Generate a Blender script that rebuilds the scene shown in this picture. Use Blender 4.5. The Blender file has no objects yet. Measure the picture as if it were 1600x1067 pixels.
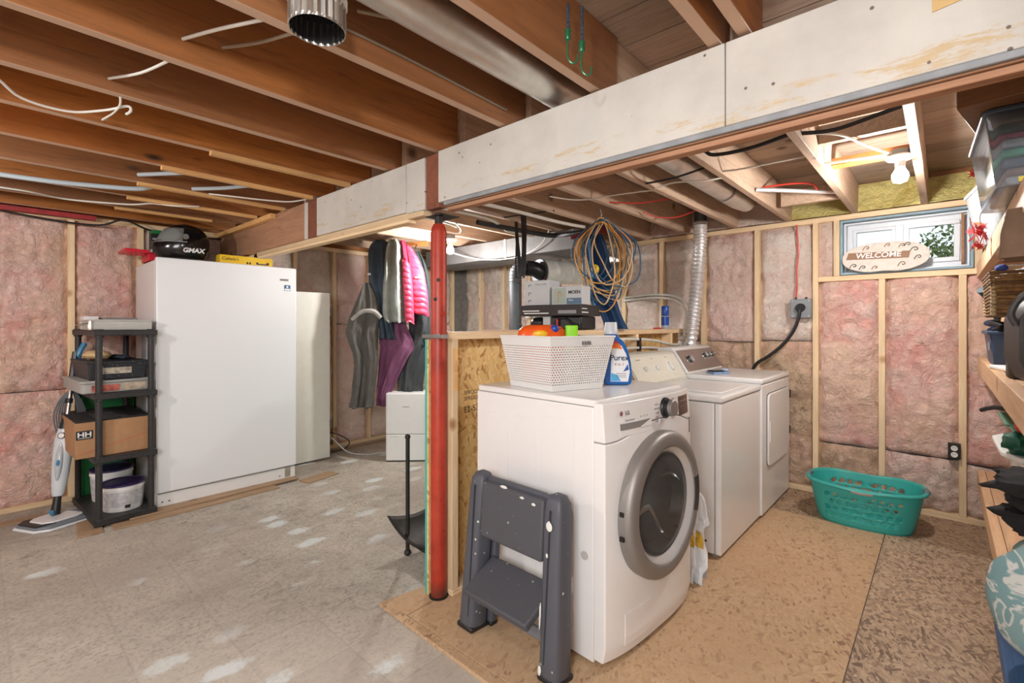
import bpy, bmesh, math, random
from mathutils import Vector, Matrix, noise
rnd = random.Random(7)
scn = bpy.context.scene
C = scn.collection
PI = math.pi
# ---------------------------------------------------------------- camera
cam_d = bpy.data.cameras.new('camera'); cam = bpy.data.objects.new('camera', cam_d); C.objects.link(cam)
cam_d.sensor_width = 36; cam_d.lens = 750 * 36 / 1600; cam_d.shift_y = -25.5 / 1600
cam_d.clip_start = 0.02
cam.location = (0, 0, 1.29); cam.rotation_euler = (PI / 2, 0, math.radians(42))
scn.camera = cam
# ---------------------------------------------------------------- world, lights, exposure
w = bpy.data.worlds.new('world'); scn.world = w; w.use_nodes = True
wn = w.node_tree.nodes; wl = w.node_tree.links
sky = wn.new('ShaderNodeTexSky'); sky.sky_type = 'NISHITA'; sky.sun_disc = False
sky.sun_elevation = math.radians(40); sky.sun_rotation = math.radians(200)
mx = wn.new('ShaderNodeMix'); mx.data_type = 'RGBA'; mx.inputs[0].default_value = 0.75; mx.inputs[7].default_value = (5.4, 5.4, 5.4, 1); wl.new(sky.outputs[0], mx.inputs[6]); wl.new(mx.outputs[2], wn['Background'].inputs[0]); wn['Background'].inputs[1].default_value = 0.16
vs = scn.view_settings; vs.view_transform = 'Standard'; vs.look = 'None'; vs.gamma = 1; vs.use_curve_mapping = False
vs.exposure = 0.60

def lamp(name, loc, power, rad=0.05, col=(1, 0.98, 0.955)):
    d = bpy.data.lights.new(name, 'POINT'); d.energy = power; d.shadow_soft_size = rad; d.color = col
    o = bpy.data.objects.new(name, d); C.objects.link(o); o.location = loc
    return o
lamp('bulb_light', (-0.2, 3.12, 1.98), 32, 0.05)
lamp('bulb_light', (-3.32, 2.84, 1.86), 38, 0.05)
lamp('bulb_light', (-0.34, 0.10, 1.95), 16, 0.04)
lamp('bulb_light', (-3.0, -0.9, 1.96), 40, 0.05)
def area(name, loc, rot, size, power, col=(0.94, 0.975, 1)):
    d = bpy.data.lights.new(name, 'AREA'); d.energy = power; d.size = size; d.color = col
    o = bpy.data.objects.new(name, d); C.objects.link(o); o.location = loc; o.rotation_euler = rot
    return o
area('fill_light', (0.1, -1.5, 2.0), (math.radians(52), 0, math.radians(40)), 1.4, 78)  # soft unseen fill added behind the camera to brighten the room

# ---------------------------------------------------------------- helpers
def srgb(r, g, b):
    f = lambda v: (v / 255 / 12.92) if v / 255 <= 0.04045 else ((v / 255 + 0.055) / 1.055) ** 2.4
    return (f(r), f(g), f(b), 1)
def gmat(o):
    m = Matrix.LocRotScale(o.location, o.rotation_euler, o.scale)
    return gmat(o.parent) @ m if o.parent else m
class MB:
    def __init__(s, T=None): s.v = []; s.f = []; s.T = T or Matrix()
    def add(s, vs_, fs, T=None):
        n = len(s.v); M = s.T @ T if T else s.T
        s.v += [M @ Vector(v) for v in vs_]; s.f += [tuple(i + n for i in f) for f in fs]; return s
    def box(s, x0, x1, y0, y1, z0, z1, T=None):
        v = [(x, y, z) for z in (z0, z1) for y in (y0, y1) for x in (x0, x1)]
        return s.add(v, [(0, 2, 3, 1), (4, 5, 7, 6), (0, 1, 5, 4), (2, 6, 7, 3), (0, 4, 6, 2), (1, 3, 7, 5)], T)
    def prism(s, poly, h0, h1, T=None, ax='z'):
        n = len(poly)
        P = {'z': lambda a, b, h: (a, b, h), 'y': lambda a, b, h: (a, h, b), 'x': lambda a, b, h: (h, a, b)}[ax]
        v = [P(a, b, h0) for a, b in poly] + [P(a, b, h1) for a, b in poly]
        f = [tuple(range(n))[::-1], tuple(range(n, 2 * n))] + [(i, (i + 1) % n, n + (i + 1) % n, n + i) for i in range(n)]
        return s.add(v, f, T)
    def lathe(s, prof, n=24, T=None, rmod=None):
        v = []; f = []
        for k, (r, z) in enumerate(prof):
            for i in range(n):
                a = 2 * PI * i / n; q = r * (rmod(a, k) if rmod else 1)
                v.append((q * math.cos(a), q * math.sin(a), z))
        for k in range(len(prof) - 1):
            for i in range(n):
                j = (i + 1) % n; f.append((k * n + i, k * n + j, (k + 1) * n + j, (k + 1) * n + i))
        if prof[0][0] > 1e-5: f.append(tuple(range(n))[::-1])
        if prof[-1][0] > 1e-5: f.append(tuple(range((len(prof) - 1) * n, len(prof) * n)))
        return s.add(v, f, T)
    def olathe(s, prof, n=24, T=None, rmod=None):
        v = []; f = []
        for k, (r, z) in enumerate(prof):
            for i in range(n):
                a = 2 * PI * i / n; q = r * (rmod(a, k) if rmod else 1)
                v.append((q * math.cos(a), q * math.sin(a), z))
        for k in range(len(prof) - 1):
            for i in range(n):
                j = (i + 1) % n; f.append((k * n + i, k * n + j, (k + 1) * n + j, (k + 1) * n + i))
        return s.add(v, f, T)
    def cyl(s, p0, p1, r0, r1=None, n=16):
        p0 = Vector(p0); p1 = Vector(p1); d = p1 - p0
        T = Matrix.Translation(p0) @ d.to_track_quat('Z', 'Y').to_matrix().to_4x4()
        return s.lathe([(r0, 0), (r0 if r1 is None else r1, d.length)], n, T)
    def tube(s, pts, r, n=8, smooth=4, closed=False):
        P = [Vector(p) for p in pts]
        if smooth > 1 and len(P) > 2: P = catmull(P, smooth, closed)
        R = r if callable(r) else (lambda t: r)
        v = []; f = []; m = len(P); up = None
        for k, p in enumerate(P):
            if closed: d = P[(k + 1) % m] - P[k - 1]
            else: d = P[min(k + 1, m - 1)] - P[max(k - 1, 0)]
            d.normalize()
            if up is None: up = Vector((0, 0, 1)) if abs(d.z) < 0.9 else Vector((1, 0, 0))
            sd = d.cross(up)
            if sd.length < 1e-6: sd = d.orthogonal()
            sd.normalize(); up = sd.cross(d); up.normalize()
            for i in range(n):
                a = 2 * PI * i / n; v.append(p + (sd * math.cos(a) + up * math.sin(a)) * R(k / max(1, m - 1)))
        for k in range(m if closed else m - 1):
            for i in range(n):
                j = (i + 1) % n; q = (k + 1) % m
                f.append((k * n + i, k * n + j, q * n + j, q * n + i))
        if not closed: f += [tuple(range(n))[::-1], tuple(range((m - 1) * n, m * n))]
        return s.add(v, f)
    def sweep(s, pts, w, h, smooth=1):           # flat strap along a path, width w in horizontal direction
        P = [Vector(p) for p in pts]
        if smooth > 1: P = catmull(P, smooth, False)
        v = []; f = []; m = len(P)
        for k, p in enumerate(P):
            d = (P[min(k + 1, m - 1)] - P[max(k - 1, 0)]).normalized()
            sd = d.cross(Vector((0, 0, 1)));
            if sd.length < 1e-4: sd = Vector((1, 0, 0))
            sd.normalize(); up = sd.cross(d)
            for a, b in ((-1, -1), (1, -1), (1, 1), (-1, 1)): v.append(p + sd * a * w / 2 + up * b * h / 2)
        for k in range(m - 1):
            for i in range(4): j = (i + 1) % 4; f.append((k * 4 + i, k * 4 + j, k * 4 + 4 + j, k * 4 + 4 + i))
        f += [(3, 2, 1, 0), tuple(range(4 * m - 4, 4 * m))]
        return s.add(v, f)
    def grid(s, fn, nu, nv, thick=None):
        v = [fn(i / nu, j / nv) for j in range(nv + 1) for i in range(nu + 1)]
        f = [(j * (nu + 1) + i, j * (nu + 1) + i + 1, (j + 1) * (nu + 1) + i + 1, (j + 1) * (nu + 1) + i) for j in range(nv) for i in range(nu)]
        return s.add(v, f)
    def blob(s, c, r, n=16, m=10, amp=0.0, fr=3.0):
        v = []; f = []; c = Vector(c)
        for k in range(m + 1):
            t = PI * k / m
            for i in range(n):
                a = 2 * PI * i / n; d = Vector((math.sin(t) * math.cos(a), math.sin(t) * math.sin(a), -math.cos(t)))
                q = 1 + (amp * noise.noise(d * fr + c * 3) if amp else 0)
                v.append(c + Vector((d.x * r[0], d.y * r[1], d.z * r[2])) * q)
        for k in range(m):
            for i in range(n): j = (i + 1) % n; f.append((k * n + i, k * n + j, (k + 1) * n + j, (k + 1) * n + i))
        return s.add(v, f)
    def build(s, name, mat, parent=None, bevel=0, smooth=False, world=True, seg=2, solid=0, sub=0):
        me = bpy.data.meshes.new(name)
        if parent is not None and world:
            I = gmat(parent).inverted(); vv = [I @ v for v in s.v]
        elif parent is None:
            vv = s.v
        else: vv = s.v
        o = bpy.data.objects.new(name, me); C.objects.link(o)
        if parent is None:                       # origin at the thing's base centre
            lo = Vector([min(v[i] for v in vv) for i in range(3)]); hi = Vector([max(v[i] for v in vv) for i in range(3)])
            c = Vector(((lo.x + hi.x) / 2, (lo.y + hi.y) / 2, lo.z)); vv = [v - c for v in vv]; o.location = c
        else: o.parent = parent
        me.from_pydata([tuple(v) for v in vv], [], s.f)
        bm = bmesh.new(); bm.from_mesh(me); bmesh.ops.remove_doubles(bm, verts=bm.verts, dist=1e-5)
        bmesh.ops.recalc_face_normals(bm, faces=bm.faces); bm.to_mesh(me); bm.free()
        if smooth or bevel:
            me.shade_smooth(); me.set_sharp_from_angle(angle=math.radians(40 if smooth is True or not smooth else smooth))
        me.materials.append(mat)
        if sub:
            md = o.modifiers.new('sub', 'SUBSURF'); md.levels = sub; md.render_levels = sub
        if solid:
            md = o.modifiers.new('solid', 'SOLIDIFY'); md.thickness = solid; md.offset = 0
        if bevel:
            md = o.modifiers.new('bevel', 'BEVEL'); md.width = bevel; md.segments = seg; md.limit_method = 'ANGLE'; md.angle_limit = math.radians(35)
            md.harden_normals = False
        return o
def catmull(P, k, closed):
    out = []; m = len(P)
    g = (lambda i: P[i % m]) if closed else (lambda i: P[max(0, min(m - 1, i))])
    for i in range(m if closed else m - 1):
        a, b, c, d = g(i - 1), g(i), g(i + 1), g(i + 2)
        for j in range(k):
            t = j / k
            out.append(0.5 * ((2 * b) + (c - a) * t + (2 * a - 5 * b + 4 * c - d) * t * t + (3 * b - a - 3 * c + d) * t ** 3))
    if not closed: out.append(P[-1].copy())
    return out
def lerp(pts, t):
    if t <= pts[0][0]: return pts[0][1]
    for (a, x), (b, y) in zip(pts, pts[1:]):
        if t <= b: return x + (y - x) * (t - a) / (b - a)
    return pts[-1][1]
def sm(a, b, x):
    t = max(0, min(1, (x - a) / (b - a))); return t * t * (3 - 2 * t)
def tag(o, label=None, cat=None, group=None, kind=None):
    if label: o['label'] = label
    if cat: o['category'] = cat
    if group: o['group'] = group
    if kind: o['kind'] = kind
    return o
def thing(name, label, cat, loc, rz=0, group=None, rx=0, ry=0):
    o = bpy.data.objects.new(name, None); C.objects.link(o); o.location = loc; o.rotation_euler = (rx, ry, rz); o.empty_display_size = 0.1
    return tag(o, label, cat, group)
def struct(name, loc=(0, 0, 0)):
    o = bpy.data.objects.new(name, None); C.objects.link(o); o.location = loc; o['kind'] = 'structure'; return o
def rbox(mb, x0, x1, y0, y1, z0, z1, r, n=4, T=None):      # box with rounded vertical edges
    poly = []
    for cx, cy, a0 in ((x1 - r, y1 - r, 0), (x0 + r, y1 - r, PI / 2), (x0 + r, y0 + r, PI), (x1 - r, y0 + r, 1.5 * PI)):
        for i in range(n + 1): a = a0 + PI / 2 * i / n; poly.append((cx + r * math.cos(a), cy + r * math.sin(a)))
    return mb.prism(poly, z0, z1, T)
def text(parent, s, size, M, mat, name='lettering', ext=0.0004, align='CENTER', shear=0, bold=0, xs=1):
    cu = bpy.data.curves.new(name, 'FONT'); cu.body = s; cu.size = size; cu.extrude = ext; cu.align_x = align; cu.align_y = 'CENTER'; cu.shear = shear; cu.offset = bold
    cu.resolution_u = 3
    t = bpy.data.objects.new('tmp', cu); C.objects.link(t)
    dg = bpy.context.evaluated_depsgraph_get(); dg.update()
    me = bpy.data.meshes.new_from_object(t.evaluated_get(dg)); bpy.data.objects.remove(t); bpy.data.curves.remove(cu)
    me.name = name; me.materials.clear(); me.materials.append(mat)
    me.transform(gmat(parent).inverted() @ M @ Matrix.Diagonal((xs, 1, 1, 1)))
    o = bpy.data.objects.new(name, me); C.objects.link(o); o.parent = parent
    return o
def frame(o, x, n):        # matrix with text x-axis along x, facing n
    x = Vector(x).normalized(); n = Vector(n).normalized(); y = n.cross(x).normalized()
    M = Matrix((x, y, n)).transposed().to_4x4(); M.translation = Vector(o); return M
# ---------------------------------------------------------------- materials
MATS = {}
class NT:
    def __init__(s, name):
        s.m = bpy.data.materials.new(name); s.m.use_nodes = True; s.t = s.m.node_tree; s.b = s.t.nodes['Principled BSDF']
        s.co = s.t.nodes.new('ShaderNodeTexCoord').outputs['Object']
    def n(s, typ, **kw):
        x = s.t.nodes.new(typ)
        for k, v in kw.items(): setattr(x, k, v)
        return x
    def l(s, a, b): s.t.links.new(a, b)
    def map(s, sc=(1, 1, 1), loc=(0, 0, 0), rot=(0, 0, 0), src=None):
        x = s.n('ShaderNodeMapping'); x.inputs['Scale'].default_value = sc; x.inputs['Location'].default_value = loc; x.inputs['Rotation'].default_value = rot
        s.l(src or s.co, x.inputs[0]); return x.outputs[0]
    def noise(s, scale, detail=4, rough=0.55, vec=None, dist=0, out=0):
        x = s.n('ShaderNodeTexNoise'); x.inputs['Scale'].default_value = scale; x.inputs['Detail'].default_value = detail
        x.inputs['Roughness'].default_value = rough; x.inputs['Distortion'].default_value = dist
        s.l(vec or s.co, x.inputs['Vector']); return x.outputs[out]
    def voro(s, scale, vec=None, feature='F1', out='Distance', rand=1):
        x = s.n('ShaderNodeTexVoronoi'); x.feature = feature; x.inputs['Scale'].default_value = scale; x.inputs['Randomness'].default_value = rand
        s.l(vec or s.co, x.inputs['Vector']); return x.outputs[out]
    def ramp(s, fac, stops, interp='LINEAR'):
        x = s.n('ShaderNodeValToRGB'); x.color_ramp.interpolation = interp; e = x.color_ramp.elements
        while len(e) < len(stops): e.new(0.5)
        for q, (p, c) in zip(e, stops): q.position = p; q.color = c if len(c) == 4 else (*c, 1)
        s.l(fac, x.inputs[0]); return x.outputs[0]
    def mix(s, fac, a, b, typ='MIX'):
        x = s.n('ShaderNodeMix', data_type='RGBA', blend_type=typ)
        for i, v in ((0, fac), (6, a), (7, b)):
            if isinstance(v, (int, float)): x.inputs[i].default_value = v
            elif isinstance(v, tuple): x.inputs[i].default_value = v
            else: s.l(v, x.inputs[i])
        return x.outputs[2]
    def math(s, op, a, b=0):
        x = s.n('ShaderNodeMath', operation=op)
        for i, v in ((0, a), (1, b)):
            if isinstance(v, (int, float)): x.inputs[i].default_value = v
            else: s.l(v, x.inputs[i])
        return x.outputs[0]
    def sep(s, v):
        x = s.n('ShaderNodeSeparateXYZ'); s.l(v, x.inputs[0]); return x.outputs
    def bump(s, h, strength=0.4, dist=0.01):
        x = s.n('ShaderNodeBump'); x.inputs['Strength'].default_value = strength; x.inputs['Distance'].default_value = dist
        s.l(h, x.inputs['Height']); s.l(x.outputs[0], s.b.inputs['Normal'])
    def set(s, col=None, rough=None, metal=None, **kw):
        for k, v in (('Base Color', col), ('Roughness', rough), ('Metallic', metal)):
            if v is None: continue
            if isinstance(v, (int, float, tuple)): s.b.inputs[k].default_value = v
            else: s.l(v, s.b.inputs[k])
        for k, v in kw.items(): s.b.inputs[k.replace('_', ' ')].default_value = v
        return s.m
def rnd_info(t):
    x = t.n('ShaderNodeObjectInfo'); return x.outputs['Random']
def plain(name, rgb, rough=0.5, metal=0, var=0.03, bump=0.0, scale=18, **kw):
    if name in MATS: return MATS[name]
    t = NT(name); c = srgb(*rgb)
    d = tuple(max(0, v * (1 - var * 1.3)) for v in c[:3]) + (1,)
    nz = t.noise(scale, 5)
    t.set(t.mix(t.ramp(nz, [(0.35, (0, 0, 0)), (0.7, (1, 1, 1))]), c, d), rough, metal, **kw)
    if bump: t.bump(nz, bump, 0.004)
    MATS[name] = t.m; return t.m
def wood(name, a, b, k, grain=(1, 14, 14), scale=3.0, rough=0.6, knots=True, vary=0.25, bump=0.15, edge=None, alt=None, kn=None):
    t = NT(name)
    rv = rnd_info(t); off = t.n('ShaderNodeVectorMath', operation='ADD')
    cx = t.n('ShaderNodeCombineXYZ'); 
    for i in range(3): t.l(t.math('MULTIPLY', rv, (37.0, 91.0, 53.0)[i]), cx.inputs[i])
    t.l(t.co, off.inputs[0]); t.l(cx.outputs[0], off.inputs[1]); v = off.outputs[0]
    g = t.noise(scale, 6, 0.62, t.map(grain, src=v), 1.4)
    f = t.noise(scale * 9, 3, 0.7, t.map(grain, src=v))
    col = t.ramp(g, [(0.28, srgb(*b)), (0.5, srgb(*a)), (0.72, srgb(*[min(255, x * 1.08) for x in a]))])
    col = t.mix(0.35, col, t.ramp(f, [(0.3, srgb(*b)), (0.7, srgb(*a))]))
    if knots:
        gr = kn or tuple(0.45 if q == 1 else 1.0 for q in grain)
        vo = t.voro(3.2, t.map(gr, src=v))
        col = t.mix(t.ramp(vo, [(0.04, (1, 1, 1)), (0.09, (0.5,) * 3), (0.13, (0, 0, 0))]), col, srgb(*k))
    big = t.noise(1.3, 3, 0.5, v)
    col = t.mix(t.ramp(big, [(0.4, (0, 0, 0)), (0.7, (vary,) * 3)]), col, srgb(*k))
    hs = t.n('ShaderNodeHueSaturation'); t.l(col, hs.inputs['Color']); t.l(t.math('ADD', t.math('MULTIPLY', rv, 0.3), 0.85), hs.inputs['Value'])
    col = hs.outputs[0]
    if alt: col = t.mix(t.ramp(t.math('FRACT', t.math('MULTIPLY', rv, 7.3)), [(0.5, (0, 0, 0)), (0.8, (0.55,) * 3)]), col, srgb(*alt))
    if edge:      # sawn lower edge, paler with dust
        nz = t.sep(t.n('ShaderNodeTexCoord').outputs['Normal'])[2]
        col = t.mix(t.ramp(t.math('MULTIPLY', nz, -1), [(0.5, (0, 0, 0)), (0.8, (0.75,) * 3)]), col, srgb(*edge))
    t.set(col, rough); t.bump(f, bump, 0.003); return t.m
# ---------------------------------------------------------------- shared materials
M_joist = wood('joist_wood', (172, 110, 54), (116, 70, 32), (54, 34, 20), rough=0.5, grain=(9, 0.7, 9))
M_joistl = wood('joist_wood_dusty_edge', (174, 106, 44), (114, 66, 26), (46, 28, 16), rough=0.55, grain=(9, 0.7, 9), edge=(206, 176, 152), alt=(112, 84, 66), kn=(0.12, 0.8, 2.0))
M_joist_grey = wood('pale_joist_wood', (192, 164, 140), (156, 126, 102), (98, 72, 56), grain=(9, 0.7, 9))
M_stud = wood('stud_wood', (236, 212, 174), (218, 188, 144), (168, 118, 72), grain=(12, 12, 0.8), vary=0.2)
M_studx = wood('stud_wood_long', (232, 206, 168), (212, 180, 138), (160, 112, 68), grain=(0.8, 12, 12), vary=0.2)
M_study = wood('stud_wood_deep', (232, 206, 168), (212, 180, 138), (160, 112, 68), grain=(12, 0.8, 12), vary=0.2)
M_plank = wood('subfloor_plank_wood', (172, 150, 130), (130, 108, 92), (86, 68, 56), grain=(0.9, 11, 11), rough=0.8, vary=0.4)
M_beamwood = wood('bare_beam_wood', (172, 130, 100), (138, 98, 72), (92, 60, 44), grain=(0.9, 11, 11), rough=0.75)
M_redbare = wood('red_brown_beam_wood', (140, 84, 60), (112, 62, 44), (80, 44, 32), grain=(3, 8, 3), rough=0.8)
M_shelfwood = wood('shelf_wood', (222, 184, 146), (196, 154, 116), (150, 104, 74), grain=(12, 0.8, 12), vary=0.2)
M_lath = wood('lath_wood', (226, 178, 118), (200, 150, 92), (170, 116, 66), grain=(9, 0.7, 9), knots=False)

def m_insul(name, hi, lo, deep, gmix=None):
    t = NT(name)
    rv = rnd_info(t); off = t.n('ShaderNodeVectorMath', operation='ADD'); cx = t.n('ShaderNodeCombineXYZ')
    for i in range(3): t.l(t.math('MULTIPLY', rv, (31.0, 57.0, 43.0)[i]), cx.inputs[i])
    t.l(t.co, off.inputs[0]); t.l(cx.outputs[0], off.inputs[1]); v = off.outputs[0]
    a = t.noise(5, 8, 0.62, v, 0.8); b = t.noise(22, 6, 0.7, v, 1.2); c_ = t.noise(1.7, 4, 0.6, v)
    col = t.ramp(a, [(0.3, srgb(*lo)), (0.52, srgb(*hi)), (0.75, srgb(*[min(255, q + 12) for q in hi]))])
    col = t.mix(t.ramp(b, [(0.5, (0, 0, 0)), (0.72, (0.55,) * 3)]), col, srgb(*deep))
    if gmix: col = t.mix(t.ramp(c_, [(0.45, (0, 0, 0)), (0.62, (0.8,) * 3)]), col, srgb(*gmix))
    t.set(col, 0.95)
    h = t.math('ADD', a, t.math('MULTIPLY', b, 0.6)); t.bump(h, 1.0, 0.06); return t.m
M_pink = m_insul('pink_insulation', (255, 216, 204), (244, 176, 164), (236, 150, 138), (252, 216, 190))
M_pink2 = m_insul('dusty_pink_insulation', (252, 220, 208), (238, 190, 178), (222, 162, 150), (244, 224, 206))
M_pale = m_insul('pale_insulation', (255, 238, 226), (246, 212, 198), (240, 182, 170), (236, 218, 202))
M_greyi = m_insul('grey_stained_insulation', (236, 222, 206), (206, 188, 172), (160, 142, 128), (240, 206, 192))
M_brown = m_insul('brown_stained_insulation', (236, 206, 174), (204, 168, 136), (112, 88, 72), (240, 196, 176))
M_yellow = m_insul('yellow_insulation', (246, 230, 150), (226, 204, 116), (190, 168, 92))

def m_osb(name, base, dark, light, fs=16, wear=0.0, wearc=None, stretch=(1, 2.6, 1), dk=0.16):
    t = NT(name)
    col = None; h = None
    wv = t.noise(6, 3, 0.5, None, 0, out=1)
    for k, (rot, sc) in enumerate(((0.5, 1.0), (1.9, 1.25), (-0.7, 0.8), (1.2, 1.5))):
        m1 = t.map((1, 1, 1), rot=(rot if stretch[0] == 9 else 0, rot if stretch[0] == 8 else 0, rot if stretch[0] == 1 else 0), src=t.mix(0.06, t.co, wv))
        st = {1: (1, 2.8, 1), 9: (1, 1, 2.8), 8: (2.8, 1, 1)}[stretch[0]]
        v = t.map(tuple(q * sc for q in st), src=m1, loc=(k * 3.1, k * 1.7, k))
        cc = t.voro(fs, v, out='Color'); s_ = t.sep(cc)
        ck = t.ramp(s_[0], [(0.0, srgb(*dark)), (dk, srgb(*base)), (0.8, srgb(*light)), (1, srgb(*base))])
        if col is None: col = ck; h = s_[1]
        else:
            msk = t.ramp(s_[2], [(0.5, (0, 0, 0)), (0.52, (1, 1, 1))], 'CONSTANT')
            col = t.mix(msk, col, ck)
            hm = t.mix(msk, h, s_[1]); h = hm
    fine = t.noise(120, 3, 0.7); col = t.mix(0.12, col, t.ramp(fine, [(0.3, srgb(*dark)), (0.7, srgb(*light))]))
    if wear:
        wn_ = t.noise(1.6, 6, 0.6); col = t.mix(t.ramp(wn_, [(0.35, (0, 0, 0)), (0.65, (wear,) * 3)]), col, srgb(*(wearc or base)))
        g2 = t.noise(30, 5, 0.8, None, 2.0); col = t.mix(t.ramp(g2, [(0.58, (0, 0, 0)), (0.7, (0.6,) * 3)]), col, srgb(*dark))
    t.set(col, 0.75); t.bump(h, 0.25, 0.002); return t.m
M_osb_wall = m_osb('osb_wall', (222, 180, 114), (170, 116, 60), (240, 208, 148), 19, stretch=(9, 0, 0))
M_osb_a = m_osb('osb_floor_worn', (190, 156, 120), (136, 102, 76), (208, 178, 142), 26, 0.85, (192, 158, 122))
M_osb_b = m_osb('osb_floor_flaky', (176, 150, 124), (104, 82, 70), (204, 178, 148), 26, 0.22, (172, 146, 120), dk=0.42)
M_osb_c = m_osb('osb_floor_stained', (166, 138, 112), (96, 72, 58), (190, 162, 130), 22, 0.4, (150, 122, 98), dk=0.4)
M_osb_edge = plain('osb_edge', (176, 134, 90), 0.85, var=0.3, scale=90)

def m_concrete():
    t = NT('concrete_floor'); s = t.sep(t.co)
    a = t.noise(1.1, 8, 0.62); b = t.noise(7, 8, 0.7, None, 1.0); g = t.noise(60, 5, 0.75)
    col = t.ramp(a, [(0.3, srgb(160, 150, 138)), (0.5, srgb(186, 177, 164)), (0.68, srgb(204, 195, 180))])
    col = t.mix(t.ramp(b, [(0.46, (0, 0, 0)), (0.66, (0.5,) * 3)]), col, srgb(156, 146, 134))
    col = t.mix(t.ramp(g, [(0.48, (0, 0, 0)), (0.66, (0.6,) * 3)]), col, srgb(120, 110, 100))
    g3 = t.noise(26, 7, 0.8, t.map((1, 0.45, 1)), 1.5); col = t.mix(t.math('MULTIPLY', t.ramp(g3, [(0.52, (0, 0, 0)), (0.62, (0.85,) * 3)]), t.ramp(t.noise(1.4, 3, 0.6, t.map(loc=(4, 9, 0))), [(0.38, (0, 0, 0)), (0.6, (1, 1, 1))])), col, srgb(104, 98, 90))
    # pale unworn screed nearest the corner of the laid sheets, with a straight dark groove before it
    u_ = t.math('ADD', t.math('ADD', s[0], t.math('MULTIPLY', s[1], -0.55)), t.math('MULTIPLY', b, 0.25))
    col = t.mix(t.ramp(t.math('MULTIPLY', u_, 0.25), [(0.0, (0, 0, 0)), (0.12, (0.45,) * 3)]), col, srgb(214, 206, 192))
    # ghost of the old square tiles: each tile its own slight tone, thin dark joints
    tv = t.map((1 / 0.305, 1 / 0.305, 0.0), loc=(0.3, 0.1, 0)); 
    cell = t.n('ShaderNodeVectorMath', operation='FLOOR'); t.l(tv, cell.inputs[0])
    wn_ = t.n('ShaderNodeTexWhiteNoise'); t.l(cell.outputs[0], wn_.inputs['Vector'])
    col = t.mix(t.ramp(wn_.outputs['Value'], [(0, (0.45,) * 3), (0.5, (0, 0, 0))]), col, srgb(170, 160, 150))
    fr = t.n('ShaderNodeVectorMath', operation='FRACTION'); t.l(tv, fr.inputs[0]); q = t.sep(fr.outputs[0])
    e = t.math('MINIMUM', t.math('MINIMUM', q[0], t.math('SUBTRACT', 1, q[0])), t.math('MINIMUM', q[1], t.math('SUBTRACT', 1, q[1])))
    wob = t.math('ADD', e, t.math('MULTIPLY', t.math('SUBTRACT', b, 0.5), 0.05))
    col = t.mix(t.ramp(wob, [(0.0, (0.28,) * 3), (0.02, (0, 0, 0))]), col, srgb(140, 130, 120))
    # bluish white adhesive dabs in rows
    vv = t.mix(0.22, t.map((6.2, 3.4, 0), rot=(0, 0, 0.12)), t.noise(8, 5, 0.7, None, 0, out=1))
    vo = t.voro(1.0, vv, rand=0.55)
    msk = t.math('MULTIPLY', t.ramp(t.math('ADD', vo, t.math('MULTIPLY', t.noise(22, 6, 0.8), 0.4)), [(0.36, (1, 1, 1)), (0.46, (0, 0, 0))]),
                 t.ramp(t.noise(0.9, 2, 0.5, t.map(loc=(3.3, 1.4, 0))), [(0.44, (0, 0, 0)), (0.54, (0.7,) * 3)]))
    col = t.mix(msk, col, srgb(222, 232, 234))
    # lighter, rougher screed near the front and darker damp stains
    st = t.noise(0.55, 5, 0.6, t.map(loc=(7, 2, 0))); col = t.mix(t.ramp(st, [(0.55, (0, 0, 0)), (0.68, (0.35,) * 3)]), col, srgb(146, 138, 128))
    t.set(col, t.ramp(b, [(0.3, (0.55,) * 3), (0.7, (0.85,) * 3)]))
    t.bump(t.math('ADD', t.math('MULTIPLY', g, 0.6), b), 0.35, 0.004); return t.m
M_concrete = m_concrete()

def m_paintbeam():
    t = NT('peeling_beam_paint'); s = t.sep(t.co)
    a = t.noise(3, 6, 0.6); gr = t.noise(5, 6, 0.7, t.map((0.6, 6, 9)), 0.8)
    col = t.ramp(a, [(0.3, srgb(184, 180, 173)), (0.55, srgb(202, 198, 190)), (0.8, srgb(192, 190, 185))])
    # tape ghost: yellow torn paper stripe along the beam
    zc = t.math('ADD', s[2], t.math('MULTIPLY', t.noise(2.2, 3, 0.5), 0.05))
    d = t.math('ABSOLUTE', t.math('SUBTRACT', zc, 0.105))
    band = t.ramp(d, [(0.0, (1, 1, 1)), (0.026, (1, 1, 1)), (0.036, (0, 0, 0))])
    pat = t.ramp(t.noise(3.2, 9, 0.82, t.map((1.3, 1, 6))), [(0.53, (0, 0, 0)), (0.60, (0.8,) * 3)])
    col = t.mix(t.math('MULTIPLY', band, pat), col, srgb(192, 164, 116))
    # chips through to the wood
    ch = t.noise(26, 6, 0.75, t.map((1, 1, 2.2))); lowm = t.ramp(s[2], [(0.0, (0.62,) * 3), (0.08, (0.0,) * 3)])
    chip = t.ramp(t.math('ADD', ch, t.math('MULTIPLY', lowm, 0.12)), [(0.70, (0, 0, 0)), (0.72, (1, 1, 1))])
    col = t.mix(chip, col, srgb(122, 78, 54))
    nl = t.voro(13, t.map((1, 0.2, 1))); col = t.mix(t.ramp(nl, [(0.05, (0.9,) * 3), (0.07, (0, 0, 0))]), col, srgb(90, 74, 62))
    t.set(col, 0.6); t.bump(t.math('SUBTRACT', gr, t.math('MULTIPLY', chip, 0.8)), 0.2, 0.003); return t.m
M_beampaint = m_paintbeam()
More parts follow.
